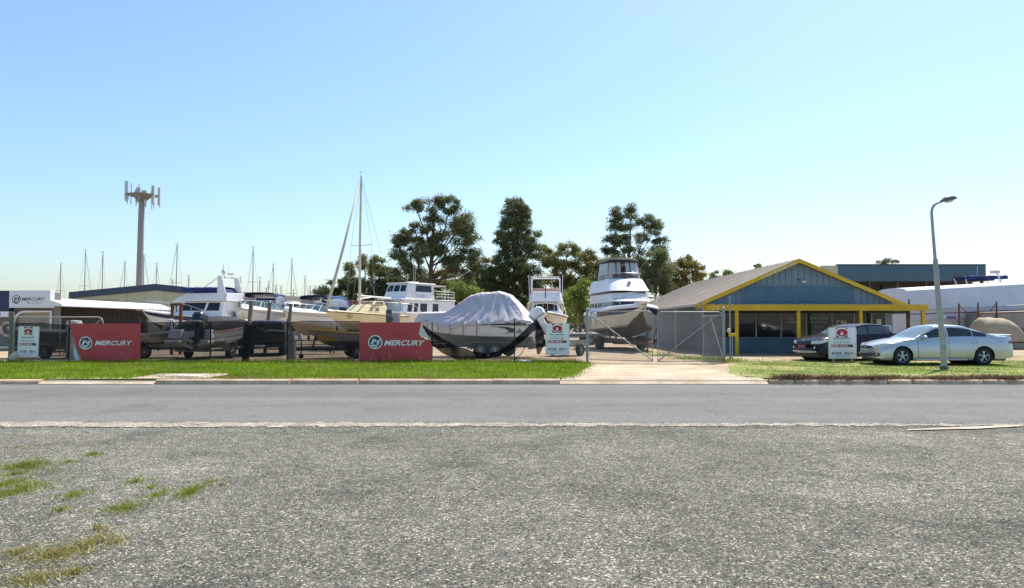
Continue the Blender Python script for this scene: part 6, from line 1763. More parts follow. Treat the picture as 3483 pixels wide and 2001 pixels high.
for y in (-.6, .6): m = MB(); m.box(-2.30, -2.20, y - .05, y + .05, 1.0, 1.06); m.build('spoiler_foot', silver, cs)

# ---- dark dual cab ute behind the sign, nose left and a little towards the road
ink_paint = M('black_metallic', (.010, .009, .016), .25, metal=.0, var=.05, spec=.25, coat=.10)
P2 = dict(L=5.20, W=1.88, fw=.95, rw=4.0, ra=.42, zw=.365, cowl=1.38, roof0=2.12, roof1=3.20, deck=3.62, rf=.76, nt=.18, tt=.08, nb=.18, nr=.25, tb=.06, tr=.02,
          top=[(0, .80), (.15, .88), (.5, .98), (1.0, 1.06), (1.38, 1.10), (1.75, 1.34), (2.0, 1.47), (2.12, 1.505), (2.6, 1.54), (3.1, 1.52), (3.20, 1.50), (3.45, 1.34), (3.62, 1.15), (3.8, 1.12), (4.6, 1.11), (5.1, 1.10), (5.2, 1.05)],
          belt=[(0, .72), (.4, .86), (.9, .93), (1.4, .99), (2.4, 1.03), (3.6, 1.06), (5.2, 1.04)],
          low=[(0, .34), (.3, .30), (1.2, .28), (3.2, .28), (4.4, .32), (5.2, .42)],
          side=[(1.70, 2.38), (2.46, 3.16), (3.19, 3.40)])
uh = heading(-106)
Yu = 29.75
cu = thing('black_ute', 'black dual cab ute behind the for sale sign in front of the shop', 'ute', (ax(2912, Yu), Yu, VZ - .005), uh)
cu.scale = (1, 1, .96)
C = car(cu, P2, ink_paint, M('ute_glass', (.05, .065, .07), .06, var=0, spec=.7), M('ute_glass'))
F, T_, Sd, patch = C['front'], C['tail'], C['side'], C['patch']
for sg in (1, -1):
    for s in (.95, 4.0): wheel(cu, 2.6 - s, sg * .81, .365, .24, alloy, 5, face=sg, n=36)
    m = MB()
    for c in (.95, 4.0):
        m = MB(); m.path([Sd(c + .44 * math.cos(a), .365 + .44 * math.sin(a), sg, .02) for a in [pi * k / 14 for k in range(15)]], .03, 6); m.build('arch_flare', black_plastic, C['body'], smooth=True)
corner_lamp(cu, C, .44, .50, .70, .83, lamp_glass, .05, lamp_silver)
g_ = patch(F, (-.40, .40), (.68, .82), 'grille', black_plastic, nu=12)
m = MB(); q = F(0, .86, .012); m.ellipsoid((q[0] - .02, 0, q[2] + .0), (.012, .05, .03), 14, 8); m.build('badge', lamp_silver, g_, smooth=True)
patch(F, (-.70, .70), (.34, .44), 'skid_plate', M('beige_skid', (.42, .39, .31), .6), nu=12, bot=lambda a: .34 + .03 * abs(2 * a - 1) ** 2)
patch(F, (-.60, .60), (.47, .56), 'lower_intake', black_plastic, nu=12)
pl = patch(lambda y, z: (F(0, .60)[0] + .02, y, z), (-.19, .19), (.55, .66), 'number_plate', M('plate_red', (.36, .10, .11), .5), nu=2, nv=1)
text('SS 45', .26, .07, ink_dred, pl, 0, 0, bold=.02, rot=lambda p: (F(0, .6)[0] + .024, -.13 + p[0], .57 + p[2]))
for sg in (1, -1):
    m = MB(); q = F(sg * .62, .56, .012); m.ellipsoid((q[0], q[1], q[2]), (.015, .04, .05), 10, 8); m.build('fog_lamp', lamp_silver, cu, smooth=True)
    for s0 in (1.50, 2.42, 3.30):
        m = MB(); m.path([Sd(s0, .34 + .072 * k, sg, .004) for k in range(10)], .005, 4); m.build('door_gap', seam_m, C['body'])
    m = MB(); q = Vector(Sd(1.68, 1.06, sg, 0)); m.ellipsoid((q.x - .05, q.y + sg * .07, q.z + .03), (.07, .13, .08), 14, 10); m.build('mirror', ink_paint, cu, smooth=True)
    for s0 in (2.2, 3.1): m = MB(); m.path([Sd(s0 + .035 * k, .90, sg, .022) for k in range(6)], .015, 6); m.build('door_handle', ink_paint, C['body'])
m = MB(); m.box(-2.55, -.98, -.70, .70, 1.10, 1.135); m.build('tray_cover', black_canvas, cu, bevel=.01)
m = MB(); m.path([(-1.0, -.72, 1.12), (-1.05, -.66, 1.42), (-1.05, .66, 1.42), (-1.0, .72, 1.12)], .03, 8); m.build('sports_bar', steel_rail, cu)

# ---- black four wheel drive behind the mesh
fx = thing('black_four_wheel_drive', 'boxy black four wheel drive parked tail out behind the mesh', 'car', (ax(905, 34.6), 34.6, GZ), heading(-12))
fx.scale = (.96, 1.16, .93)
blk = M('faded_black_paint', (.014, .014, .017), .35, var=.2, dirt=(.035, .032, .03), da=.4)
m = MB(); m.loft([[(x, -w, z0), (x, -w * 1.02, .75), (x, -w, 1.02), (x, -w * .86, z1), (x, 0, z1 + .03), (x, w * .86, z1), (x, w, 1.02), (x, w * 1.02, .75), (x, w, z0)] for x, w, z0, z1 in ((-2.1, .84, .50, 1.60), (-2.05, .88, .42, 1.66), (.3, .90, .40, 1.70), (.75, .90, .40, 1.08), (1.9, .86, .42, 1.02), (2.05, .80, .5, .9))])
fb = m.build('body', blk, fx, smooth=True, auto=35)
m = MB(); m.hexa([(-2.13, -.70, 1.06), (-2.10, -.70, 1.06), (-2.10, .70, 1.06), (-2.13, .70, 1.06), (-2.11, -.60, 1.50), (-2.08, -.60, 1.50), (-2.08, .60, 1.50), (-2.11, .60, 1.50)]); m.build('rear_window', dark_glass, fx)
m = MB(); m.box(-2.30, -2.06, -.86, .86, .42, .58); bp_ = m.build('rear_bumper', black_plastic, fx, bevel=.03)
m = MB(); m.box(-2.33, -2.305, -.20, .20, .45, .55); m.build('number_plate', M('plate_pale'), bp_)
for s in (-1, 1):
    m = MB(); m.box(-2.12, -2.02, s * .80 - .06, s * .80 + .06, .72, 1.00); m.build('tail_lamp', tail_red, fx, bevel=.01)
    for x in (-1.25, 1.30): wheel(fx, x, s * .74, .37, .24, galv, 8, face=s)
    m = MB(); m.hexa([(-1.9, s * .885, 1.10), (.25, s * .885, 1.10), (.25, s * .895, 1.10), (-1.9, s * .895, 1.10), (-1.8, s * .80, 1.54), (.15, s * .80, 1.54), (.15, s * .81, 1.54), (-1.8, s * .81, 1.54)]); m.build('side_window', dark_glass, fx)
m = MB(); m.lathe([(.1, -.09), (.36, -.09), (.38, 0), (.36, .09), (.1, .09)], 24, (-2.24, .12, .98), 'x'); sp_ = m.build('spare_wheel', rubber, fx, smooth=True, auto=40)
m = MB(); m.grid(10, 2, lambda a, c: (-2.15 - .02 * math.sin(a * 9), lerp(.62, -.95, a), 1.14 + .10 * a + .03 * math.sin(a * 12) + lerp(-.03, .03, c))); m.build('plastic_strip', M('milky_plastic', (.5, .5, .5), .5), fx)
# ------------------------------------------------------------------ fence, banners, signs, gates
YF = 28.15
FZ = .12
fence_top = az(1101, YF)
cloth = see_through('black_shade_mesh', (.012, .012, .016), .64, .8, .1, .05)
wirem = M('fence_wire', (.20, .20, .20), .5, metal=.5, var=.1)
steel_post = M('picket_steel', (.055, .05, .055), .7, var=.2)
def wire_mesh(root, x0, x1, z0, z1, step, r, y=0.0, name='wire_mesh', mat=None, clip=None):
    """diamond mesh woven from single wires"""
    m = MB()
    h = z1 - z0
    k = int((x1 - x0 + h) / step) + 1
    vs, fs = [], []
    def seg(p, q):
        (xa, za), (xb, zb) = p, q
        dx, dz = xb - xa, zb - za; l = math.hypot(dx, dz)
        if l < .02: return
        nx, nz = -dz / l * r, dx / l * r
        o = len(vs)
        vs.extend([(xa + nx, y - r, za + nz), (xa - nx, y - r, za - nz), (xb - nx, y - r, zb - nz), (xb + nx, y - r, zb + nz), (xa, y + r, za), (xb, y + r, zb)])
        fs.extend([(o, o + 1, o + 2, o + 3), (o + 1, o + 4, o + 5, o + 2), (o + 4, o, o + 3, o + 5)])
    for i in range(k):
        a = x0 - h + i * step
        xs_, zs_ = a, z0
        if xs_ < x0: zs_ += x0 - xs_; xs_ = x0
        xe, ze = a + h, z1
        if xe > x1: ze -= xe - x1; xe = x1
        if xe > xs_: seg((xs_, zs_), (xe, ze)); seg((x0 + x1 - xs_, zs_), (x0 + x1 - xe, ze))
    m.add(vs, fs)
    o = m.build(name, mat or wirem, root, fix=False); o['kind'] = 'stuff'
    return o
fx0, fx1 = ax(50, YF), ax(1990, YF)
fe = thing('chain_link_fence', 'low chain link fence on dark steel pickets along the verge', 'fence', (0, YF, FZ))
posts = [237, 475, 717, 978, 1235, 1470, 1750]
for px in posts:
    x = ax(px, YF); top = {978: 1084, 1750: 1084, 237: 1088, 475: 1084}.get(px, 1096)
    m = MB(); m.box(x - .022, x + .022, -.022, .022, -.1, az(top, YF) - FZ); m.build('picket', steel_post, fe)
wire_mesh(fe, fx0, fx1, .03, fence_top - FZ - .03, .062, .0026)
for z in (.05, .75, fence_top - FZ - .01):
    m = MB(); m.tube((fx0, 0, z), (fx1, 0, z), .004, n=4); m.build('strain_wire', wirem, fe)
# black mesh sheets tied to the fence
def cloth_sheet(name, label, x0, x1, ztop, zbot, Y, mat, seed, nx=40, nz=12, amp=.02, cat='shade cloth'):
    r = random.Random(seed); ph = [r.uniform(0, 6) for _ in range(5)]
    t = thing(name, label, cat, (x0, Y, FZ))
    def fn(u, v):
        x = lerp(0, x1 - x0, u); z = lerp(zbot(u), ztop(u), v)
        y = amp * (math.sin(x * 3.1 + ph[0]) * .6 + math.sin(x * 7.3 + z * 2 + ph[1]) * .4 + math.sin(z * 5 + ph[2]) * .4) * (1 - v * .5)
        return (x, y, z)
    m = MB(); m.grid(nx, nz, fn)
    m.build('cloth', mat, t, smooth=True, fix=False)
    m = MB(); m.path([Vector(fn(i / nx, 1)) for i in range(nx + 1)], .012, 5); m.build('hem', black_canvas, t)
    return t
def pz(pts):   # profile of (px, py) -> function of u across the span
    px0, px1 = pts[0][0], pts[-1][0]
    return lambda u: smooth_interp(lerp(px0, px1, u), pts) if False else az(interp(lerp(px0, px1, u), pts), YF) - FZ
cloth_sheet('shade_cloth', 'black mesh shade cloth hung behind the leftmost for sale sign', ax(52, YF), ax(242, YF), pz([(52, 1099), (100, 1100), (150, 1098), (170, 1103), (242, 1106)]), pz([(52, 1222), (140, 1217), (242, 1222)]), YF - .05, cloth, 3)
cloth_sheet('shade_cloth', 'long black mesh shade cloth between the two red banners', ax(478, YF), ax(1226, YF), pz([(478, 1098), (600, 1097), (705, 1096), (770, 1092), (850, 1099), (985, 1098), (1040, 1092), (1110, 1094), (1226, 1094)]), pz([(478, 1230), (620, 1226), (900, 1229), (1000, 1224), (1226, 1227)]), YF - .05, cloth, 5, 90)
# fallen, swagged length of mesh
up = [(1437, 1104), (1470, 1128), (1500, 1149), (1560, 1180), (1620, 1198), (1660, 1203), (1700, 1192), (1750, 1156), (1800, 1108), (1826, 1084)]
lo = [(1437, 1128), (1460, 1165), (1500, 1200), (1560, 1226), (1620, 1224), (1660, 1220), (1700, 1209), (1750, 1182), (1800, 1142), (1826, 1118)]
t = thing('fallen_shade_cloth', 'black shade cloth sagging loose in a deep swag below the covered boat', 'shade cloth', (0, YF - .07, 0))
def swag(u, v):
    px = lerp(1437, 1826, u); py = lerp(interp(px, lo), interp(px, up), v)
    q = at(px, py, YF - .07); return (q.x, .05 * math.sin(v * 9 + u * 14) + .03 * math.sin(u * 40), q.z + .01 * math.sin(u * 55))
cloth2 = see_through('black_shade_mesh_double', (.010, .010, .013), .93, .8, .1, .06)
m = MB(); m.grid(70, 12, swag); m.build('cloth', cloth2, t, smooth=True, fix=False)
hp = [(1826, 1084), (1838, 1110), (1850, 1140), (1858, 1172), (1845, 1185), (1836, 1206), (1826, 1204), (1820, 1150), (1822, 1120)]
m = MB(); c0 = at(1834, 1140, YF - .09)
pts = [at(px, py, YF - .07) for px, py in hp]
vs = [(p.x, .04 * math.sin(i * 2.1), p.z) for i, p in enumerate(pts)] + [(c0.x, -.06, c0.z)]
m.add(vs, [(i, (i + 1) % len(pts), len(pts)) for i in range(len(pts))]); m.build('hanging_end', cloth2, t, fix=False)
m = MB(); m.path([at(px, py, YF - .08) - Vector((0, YF - .07, 0)) for px, py in [(1640, 1205), (1610, 1222), (1580, 1224)]], .02, 5); m.path([at(px, py, YF - .08) - Vector((0, YF - .07, 0)) for px, py in [(1800, 1150), (1776, 1200), (1745, 1228)]], .012, 5); m.build('loose_cord', black_canvas, t)
# bunched mesh beside the four wheel drive
t = thing('bunched_shade_cloth', 'dark bundle of mesh hanging in folds left of the black four wheel drive', 'shade cloth', (ax(845, YF + .35), YF + .35, FZ))
m = MB(); R_ = []
for i in range(14):
    z = i / 13 * 1.42; w = .11 + .14 * (z / 1.42) ** 1.6; xo = -.12 + .22 * (z / 1.4)
    R_.append([(xo + (w + .05 * math.sin(k * 2.1 + z * 3)) * math.cos(2 * pi * k / 20), (.10 + .04 * math.sin(k * 3 + z * 2)) * math.sin(2 * pi * k / 20), z) for k in range(20)])
m.loft(R_); m.build('folds', M('bundle_cloth', (.012, .013, .02), .9, var=.3, vs=6), t, smooth=True)

# banners
banner_red = M('banner_red', (.52, .058, .068), .6, var=.07, vs=1.5, bump=.15, bs=3, dirt=(.44, .08, .085), ds=2.0, da=.5)
banner_back = M('banner_back', (.62, .64, .68), .6, var=.05)
def banner(label, cols, rows, Y, seed, fold, logo):
    """cols/rows: left edge, right edge as functions of height fraction, in photo units"""
    r = random.Random(seed); ph = [r.uniform(0, 6) for _ in range(4)]
    px0, px1, py0, py1 = logo['box']
    t = thing('banner', label, 'banner', (ax(px0, Y), Y, FZ))
    ox = ax(px0, Y)
    Wb, Hb = ax(px1, Y) - ox, az(py0, Y) - FZ
    def ysheet(x, z):
        u, v = x / Wb, z / Hb
        return -.07 + .018 * math.sin(x * 4 + ph[0]) + .026 * math.sin(x * 2 + z * 5 + ph[1]) * (1 - v) + .034 * logo['crease'](u, v) + .012 * math.sin(x * 9 + z * 3) * max(0, v - .8) * 4
    def fn(u, v):
        py = lerp(py1(u) if callable(py1) else py1, py0, v); a, b_ = cols(v), rows(v)
        q = at(lerp(a, b_, u), py, Y)
        return (q.x - ox, ysheet(q.x - ox, q.z - FZ), q.z - FZ)
    m = MB(); m.grid(44, 24, fn); m.build('sheet', banner_red, t, smooth=True, fix=False)
    m = MB(); m.add([(at(px, py, Y).x - ox, -.13 - .02 * (i % 2), at(px, py, Y).z - FZ) for i, (px, py) in enumerate(fold)], [tuple(range(len(fold)))]); m.build('folded_corner', banner_back, t, fix=False, label='white back of the folded over corner')
    cx, cy, cr = logo['disc']; q = at(cx, cy, Y)
    engine_logo(t, q.x - ox, q.z - FZ, cr * Y / FPX, ink_white, ink_navy, y=min(ysheet(q.x - ox + a_ * cr * Y / FPX, q.z - FZ + b_ * cr * Y / FPX) for a_ in (-1, 0, 1) for b_ in (-1, 0, 1)) - .006)
    tx0, tx1, ty0, ty1 = logo['text']; a, b_ = at(tx0, ty1, Y), at(tx1, ty0, Y)
    text('MERCURY', b_.x - a.x, b_.z - a.z, ink_white, t, a.x - ox, a.z - FZ, shear=.28, bold=.028, rot=lambda p: (p[0], ysheet(p[0], p[2]) - .012, p[2]))
    return t
banner('red engine banner nearest the left, lower left corner peeled back', lambda v: interp(v, [(0, 283), (.25, 273), (.5, 259), (.75, 246), (1, 238)]), lambda v: interp(v, [(0, 480), (1, 482)]), YF - .10, 4,
       [(257, 1168), (283, 1229), (262, 1229), (258, 1200)], dict(box=(238, 482, 1101, lambda u: 1229 + 2 * u), disc=(297, 1167, 22), text=(327, 455, 1159, 1175), crease=lambda u, v: math.exp(-((u - .3 + .3 * (1 - v)) / .05) ** 2)))
banner('red engine banner at centre with its upper right corner folded down', lambda v: interp(v, [(0, 1223), (1, 1223)]), lambda v: interp(v, [(0, 1468), (.3, 1473), (.5, 1467), (.68, 1426), (.9, 1432), (1, 1433)]), YF - .10, 8,
       [(1433, 1104), (1469, 1160), (1447, 1148), (1426, 1139)], dict(box=(1223, 1475, 1097, lambda u: 1230 + 1.5 * u), disc=(1278, 1164, 24), text=(1308, 1446, 1157, 1176), crease=lambda u, v: 1.2 * math.exp(-((u - .28 + .28 * v) / .04) ** 2) - .8 * math.exp(-((u - .7 - .15 * (1 - v)) / .06) ** 2) * (1 - v)))
# dandelions in front of the centre banner
df = thing('dandelion', 'yellow dandelions flowering in front of the centre banner', 'flowers', (ax(1330, 27.5), 27.5, VZ)); col.objects.unlink(df); bpy.data.objects.remove(df)
mb = MB()
for px, py in [(1222, 1203), (1262, 1216), (1300, 1218), (1307, 1222), (1325, 1206), (1360, 1224), (1335, 1229), (1414, 1222), (1427, 1220), (1432, 1218), (1363, 1231), (1812, 1281), (1820, 1279)]:
    Yd = 27.6 if py < 1260 else 20.6
    q = at(px, py, Yd); mb.ellipsoid((q.x, Yd, q.z), (.022, .022, .012), 8, 4); mb.tube((q.x, Yd, VZ), (q.x, Yd, q.z), .003, n=4)
stuff(mb.build('dandelions', M('dandelion_yellow', (.75, .55, .12), .7), None), 'tiny yellow dandelions in the verge grass below the centre banner', 'flowers')

# for sale boards
board_white = M('sign_board_white', (.80, .83, .84), .4, var=.02)
board_frame = M('sign_frame', (.62, .63, .64), .4, metal=.4)
ink_slate = M('print_slate', (.10, .11, .15), .5)
def sale_board(label, px0, px1, py0, py1, Y, legs=0.0, tilt=0.0):
    a, b_ = at(px0, py1, Y), at(px1, py0, Y)
    W_, H_ = b_.x - a.x, b_.z - a.z
    t = thing('for_sale_board', label, 'sign', (a.x, Y, a.z - legs))
    t.rotation_euler = (0, tilt, 0)
    z = legs
    m = MB(); m.box(0, W_, 0, .02, z, z + H_); m.build('board', board_white, t)
    for x0, x1, z0, z1 in ((-.012, .012, 0, H_), (W_ - .012, W_ + .012, 0, H_)):
        m = MB(); m.box(x0, x1, -.012, .03, z + z0, z + z1); m.build('frame_bar', board_frame, t)
    for z0 in (0, H_): m = MB(); m.box(.012, W_ - .012, -.012, .03, z + z0 - .012, z + z0 + .012); m.build('frame_bar', board_frame, t)
    cx = W_ * .48; y = -.004
    s = W_ * .21; lz = z + H_ * .855
    lg = flat([(cx - s, lz - s * .95), (cx + s, lz - s * .95), (cx + s, lz + s * .95), (cx - s, lz + s * .95)], y).build('emblem', ink_dred, t, fix=False)
    disc(cx, lz - s * .02, s * 1.12, s * .86, y - .002).build('emblem_ring', ink_white, lg, fix=False)
    disc(cx + s * .05, lz - s * .10, s * .98, s * .64, y - .004).build('emblem_field', ink_red, lg, fix=False)
    m = MB(); n = 16; vs = []
    for k in range(n + 1): th = lerp(.15 * pi, 1.02 * pi, k / n); vs += [(cx + s * .98 * math.cos(th), y - .006, lz + s * (.05 + .80 * math.sin(th))), (cx + s * .98 * math.cos(th), y - .006, lz + s * (-.02 + .60 * math.sin(th)))]
    m.add(vs, [(2 * k, 2 * k + 1, 2 * k + 3, 2 * k + 2) for k in range(n)]); m.build('emblem_swoosh', ink_white, lg, fix=False)
    flat([(cx - s * .34, lz - s * .48), (cx + s * .34, lz - s * .48), (cx, lz + s * .20)], y - .008).build('emblem_triangle', ink_white, lg, fix=False)
    def tx(body, w, h, zz, mat, xc=None, **k): text(body, W_ * w, H_ * h, mat, t, (cx if xc is None else W_ * xc) - W_ * w / 2, z + H_ * zz, y=-.005, **k)
    tx('first national', .62, .050, .625, ink_slate, bold=.02); tx('COMMERCIAL', .60, .030, .572, ink_grey); tx('King & Heath', .58, .048, .490, ink_slate, bold=.02)
    bar = flat([(W_ * .08, z + H_ * .37), (W_ * .71, z + H_ * .37), (W_ * .71, z + H_ * .455), (W_ * .08, z + H_ * .455)], y).build('red_bar', ink_red, t, fix=False)
    flat([(W_ * .71, z + H_ * .37), (W_ * .89, z + H_ * .37), (W_ * .89, z + H_ * .455), (W_ * .71, z + H_ * .455)], y).build('slate_bar', M('bar_slate', (.07, .08, .11), .5), t, fix=False)
    tx('FOR SALE', .58, .058, .384, ink_white, .395, bold=.03)
    tx('5152  3311', .78, .075, .135, ink_navy, .49, bold=.035); tx('kingheath.com.au', .56, .035, .072, ink_slate); tx('52 Main Street, Bairnsdale', .50, .022, .030, ink_grey)
    if legs:
        for x in (W_ * .18, W_ * .86): m = MB(); m.box(x - .03, x + .03, .031, .08, -.02, z + .5); m.build('leg', M('peg_timber', (.42, .38, .30), .8, var=.15), t)
    return t
sale_board('for sale board on the black mesh at the far left of the fence', 60, 131, 1111, 1213, YF - .14, tilt=R(.8))
sale_board('for sale board on the chain link beside the gate post', 1857, 1936, 1101, 1206, YF - .14)
sale_board('for sale board on timber legs at the nose of the silver sedan', 2820, 2911, 1115, 1220, 27.95, legs=.17)

# gate posts and leaves
gp = M('gate_galv', (.30, .33, .33), .5, metal=.5, var=.15, dirt=(.2, .17, .12), da=.4)
for px, Y, top, r, lab in ((1997, 28.2, 1050, .055, 'thick galvanised gate post beside the right for sale board'), (2461, 27.6, 1047, .055, 'galvanised gate post carrying the right gate leaf'), (2483, 28.4, 1010, .03, 'tall thin galvanised pipe post behind the right gate post'), (2391, 31.5, 1030, .028, 'thin galvanised pipe at the corner of the shop'), (2298, 36.0, 1044, .028, 'thin galvanised pipe along the side of the shop')):
    t = thing('gate_post', lab, 'post', (ax(px, Y), Y, FZ))
    h = az(top, Y) - FZ
    m = MB(); m.tube((0, 0, -.1), (0, 0, h - .02), r, n=14); m.build('pipe', gp, t, smooth=True, auto=50)
    m = MB(); m.lathe([(r * 1.1, h - .04), (r * 1.1, h), (r * .7, h + .02), (.003, h + .03)], 14); m.build('cap', gp, t, smooth=True, auto=50)
    if r > .05:
        for zz in (.25, 1.6): m = MB(); m.lathe([(r * 1.05, zz), (r * 1.25, zz), (r * 1.25, zz + .05), (r * 1.05, zz + .05)], 14); m.build('hinge_band', gp, t)
def gate(label, p_hinge, p_free, zb, zt, brace, drop=None):
    """leaf hung from p_hinge (x,y) to p_free (x,y)"""
    d = Vector((p_free[0] - p_hinge[0], p_free[1] - p_hinge[1], 0)); W_ = d.length
    t = thing('gate', label, 'gate', (p_hinge[0], p_hinge[1], FZ), math.atan2(d.y, d.x))
    c = .14
    loop = [(0, 0, zb), (0, 0, zt - c), (c * .3, 0, zt - c * .3), (c, 0, zt), (W_ - c, 0, zt), (W_ - c * .3, 0, zt - c * .3), (W_, 0, zt - c), (W_, 0, zb)]
    m = MB(); m.path(loop, .020, 8, close=True); m.build('frame', gp, t, smooth=True, auto=50)
    m = MB(); m.tube(brace[0], brace[1], .022, n=8); m.build('brace', gp, t, smooth=True, auto=50)
    wire_mesh(t, .02, W_ - .02, zb + .02, zt - .03, .058, .0028, 0, mat=wirem)
    if drop: m = MB(); m.path(drop, .014, 6); m.build('drop_bolt', gp, t)
    return t, W_
h0 = (ax(2006, 28.15), 28.15); f0 = (ax(2219, 27.05), 27.05)
W1 = math.hypot(f0[0] - h0[0], f0[1] - h0[1])
gate('left gate leaf of pipe and mesh across the driveway', h0, f0, .10, 1.92, ((.06, .03, 1.78), (W1 - .03, .03, .13)), [(W1 + .03, 0, 1.4), (W1 + .12, 0, .95), (W1 + .03, 0, 0.9)])
h0 = (ax(2458, 27.5), 27.5); f0 = (ax(2236, 27.15), 27.15)
W1 = math.hypot(f0[0] - h0[0], f0[1] - h0[1])
gate('right gate leaf of pipe and mesh beside the shop', h0, f0, .08, 1.90, ((W1 - .03, -.03, .10), (.12, -.03, 1.82)))
# short fence panel from the right gate post back to the shop
rf = thing('side_fence', 'short chain link panel between the right gate post and the shop', 'fence', (ax(2461, 27.7), 27.7, FZ), math.atan2(31.5 - 27.7, ax(2391, 31.5) - ax(2461, 27.7)))
Wp = math.hypot(31.5 - 27.7, ax(2391, 31.5) - ax(2461, 27.7))
wire_mesh(rf, .05, Wp, .03, 1.75, .07, .0024, mat=wirem)
m = MB(); m.tube((0, 0, 1.78), (Wp, 0, 1.78), .02, n=8); m.build('top_rail', gp, rf)
m = MB(); m.tube((.1, 0, .1), (Wp * .6, 0, 1.75), .02, n=8); m.build('brace', gp, rf)
mbx = thing('letter_box', 'small yellow box with white lamp on the pipe by the right gate post', 'box', (ax(2490, 28.2), 28.2, FZ))
m = MB(); m.box(-.12, .12, -.08, .08, .98, 1.10); m.build('box', yellow, mbx, bevel=.01)
m = MB(); m.ellipsoid((-.13, 0, 1.20), (.07, .07, .09), 12, 8); m.build('lamp', M('lamp_cream', (.6, .58, .42), .5), mbx, smooth=True)
m = MB(); m.tube((0, 0, 0), (0, 0, .98), .02, n=6); m.build('stand', gp, mbx)

# timber strainer post and pipe gate, far left
t = thing('strainer_post', 'weathered timber strainer post at the left end of the fence', 'post', (ax(40, YF - .1), YF - .1, FZ))
m = MB(); m.path([(0, 0, -.2), (.01, 0, .8), (-.01, 0, az(1063, YF) - FZ)], [.10, .095, .09], 10); m.build('post', timber_old, t, smooth=True, auto=50)
m = MB(); m.tube((.09, -.02, .2), (.10, -.02, 1.7), .03, n=8); m.build('gate_pipe', gp, t)
Yg = 29.6
t = thing('pipe_gate', 'open galvanised pipe gate behind the leftmost for sale board', 'gate', (ax(48, Yg), Yg, GZ))
w = ax(350, Yg) - ax(48, Yg); zt = az(1079, Yg) - GZ
m = MB(); m.path([(0, 0, .15), (0, 0, zt), (w - .2, 0, zt), (w - .06, 0, zt - .05), (w, 0, zt - .2), (w, 0, .15)], .025, 8, close=True); m.build('frame', M('cream_pipe', (.42, .38, .30), .6), t, smooth=True, auto=50)
m = MB(); m.tube((w * .52, 0, .15), (w * .52, 0, zt), .02, n=6); m.build('stile', M('cream_pipe'), t); m = MB(); m.tube((w - .1, 0, zt - .1), (w * .55, 0, .2), .02, n=6); m.build('brace', M('cream_pipe'), t)
wire_mesh(t, .03, w - .05, .17, zt - .06, .08, .003)
t = thing('white_drum', 'white lidded drum showing above the left banner', 'drum', (ax(253, 30.2), 30.2, GZ))
m = MB(); m.lathe([(.02, 0), (.27, 0), (.29, .05), (.29, 1.46), (.25, 1.56), (.02, 1.58)], 20); m.build('drum', M('drum_green_white', (.48, .52, .44), .6), t, smooth=True, auto=50)
t = thing('pale_boulder', 'pale boulder at the foot of the strainer post', 'boulder', (ax(51, YF - .2), YF - .22, FZ))
m = MB(); m.ellipsoid((0, 0, .17), (.14, .15, .22), 12, 8)
m.v = [(x * (1 + .12 * math.sin(9 * z + 3 * y)), y, z * (1 + .08 * math.sin(11 * x))) for x, y, z in m.v]
m.build('stone', M('pale_stone', (.58, .50, .36), .9, var=.2, vs=8, bump=.6, bs=15), t, smooth=True)

# leaning timber piles
for px, Y, top, lean, lab in ((838, 31.0, 1026, .10, 'tallest weathered pile leaning beside the canvas covered runabout'), (903, 36.5, 1031, .10, 'middle weathered pile leaning in front of the dark blue canopied cruiser'), (975, 37.0, 1037, .09, 'shortest weathered pile leaning right of the dark blue canopied cruiser')):
    t = thing('timber_pile', lab, 'pile', (ax(px, Y), Y, GZ)); h = az(top, Y) - GZ
    t.rotation_euler = (0, R(5), 0)
    m = MB(); m.box(-.075, .075, -.075, .075, 0, h); m.build('post', timber_old, t, bevel=.012)
    m = MB(); m.box(-.08, .08, -.08, .08, h, h + .03); m.build('cap', M('pile_cap', (.06, .05, .045), .7), t)
# rusty lifting frame in front of the cruiser
Yr = 34.5
t = thing('lifting_frame', 'rusty steel lifting frame standing before the navy striped cruiser', 'frame', (ax(600, Yr), Yr, GZ))
for s in (-1, 1): m = MB(); m.box(s * .20 - .06, s * .20 + .06, -.05, .05, 0, az(1040, Yr) - GZ); m.build('upright', rust, t)
m = MB(); m.box(-.28, .28, -.06, .06, az(1040, Yr) - GZ, az(1036, Yr) - GZ + .06); m.build('head_beam', rust, t); m = MB(); m.tube((.0, -.02, az(1040, Yr) - GZ - .3), (0, -.02, az(1040, Yr) - GZ), .025, n=6); m.build('chain', black_plastic, t)
# electrical cabinets behind the centre banner
t = thing('meter_box', 'dark grey upright meter box behind the centre banner', 'cabinet', (ax(1323, 29.4), 29.4, GZ)); h = az(1053, 29.4) - GZ
m = MB(); m.box(-.11, .11, -.08, .08, 0, h); m.build('box', M('meter_grey', (.07, .075, .08), .6), t, bevel=.015); m = MB(); m.box(.112, .15, -.03, .03, h - .45, h - .33); m.build('hinge', black_plastic, t); m = MB(); m.box(-.06, .06, -.085, -.081, h - .25, h - .18); m.build('sticker', M('sticker_grey', (.3, .3, .28), .6), t)
t = thing('pale_cabinet', 'pale green grey cabinet beside the dark meter box', 'cabinet', (ax(1347, 29.7), 29.7, GZ)); h = az(1064, 29.7) - GZ
m = MB(); m.box(-.14, .14, -.10, .10, 0, h); m.build('box', M('cabinet_green', (.40, .46, .46), .5, dirt=(.3, .33, .3), da=.4), t, bevel=.012); m = MB(); m.path([(.15, 0, h - .4), (.17, 0, h + .3), (.15, 0, h + .38)], .012, 6); m.build('conduit', galv, t)
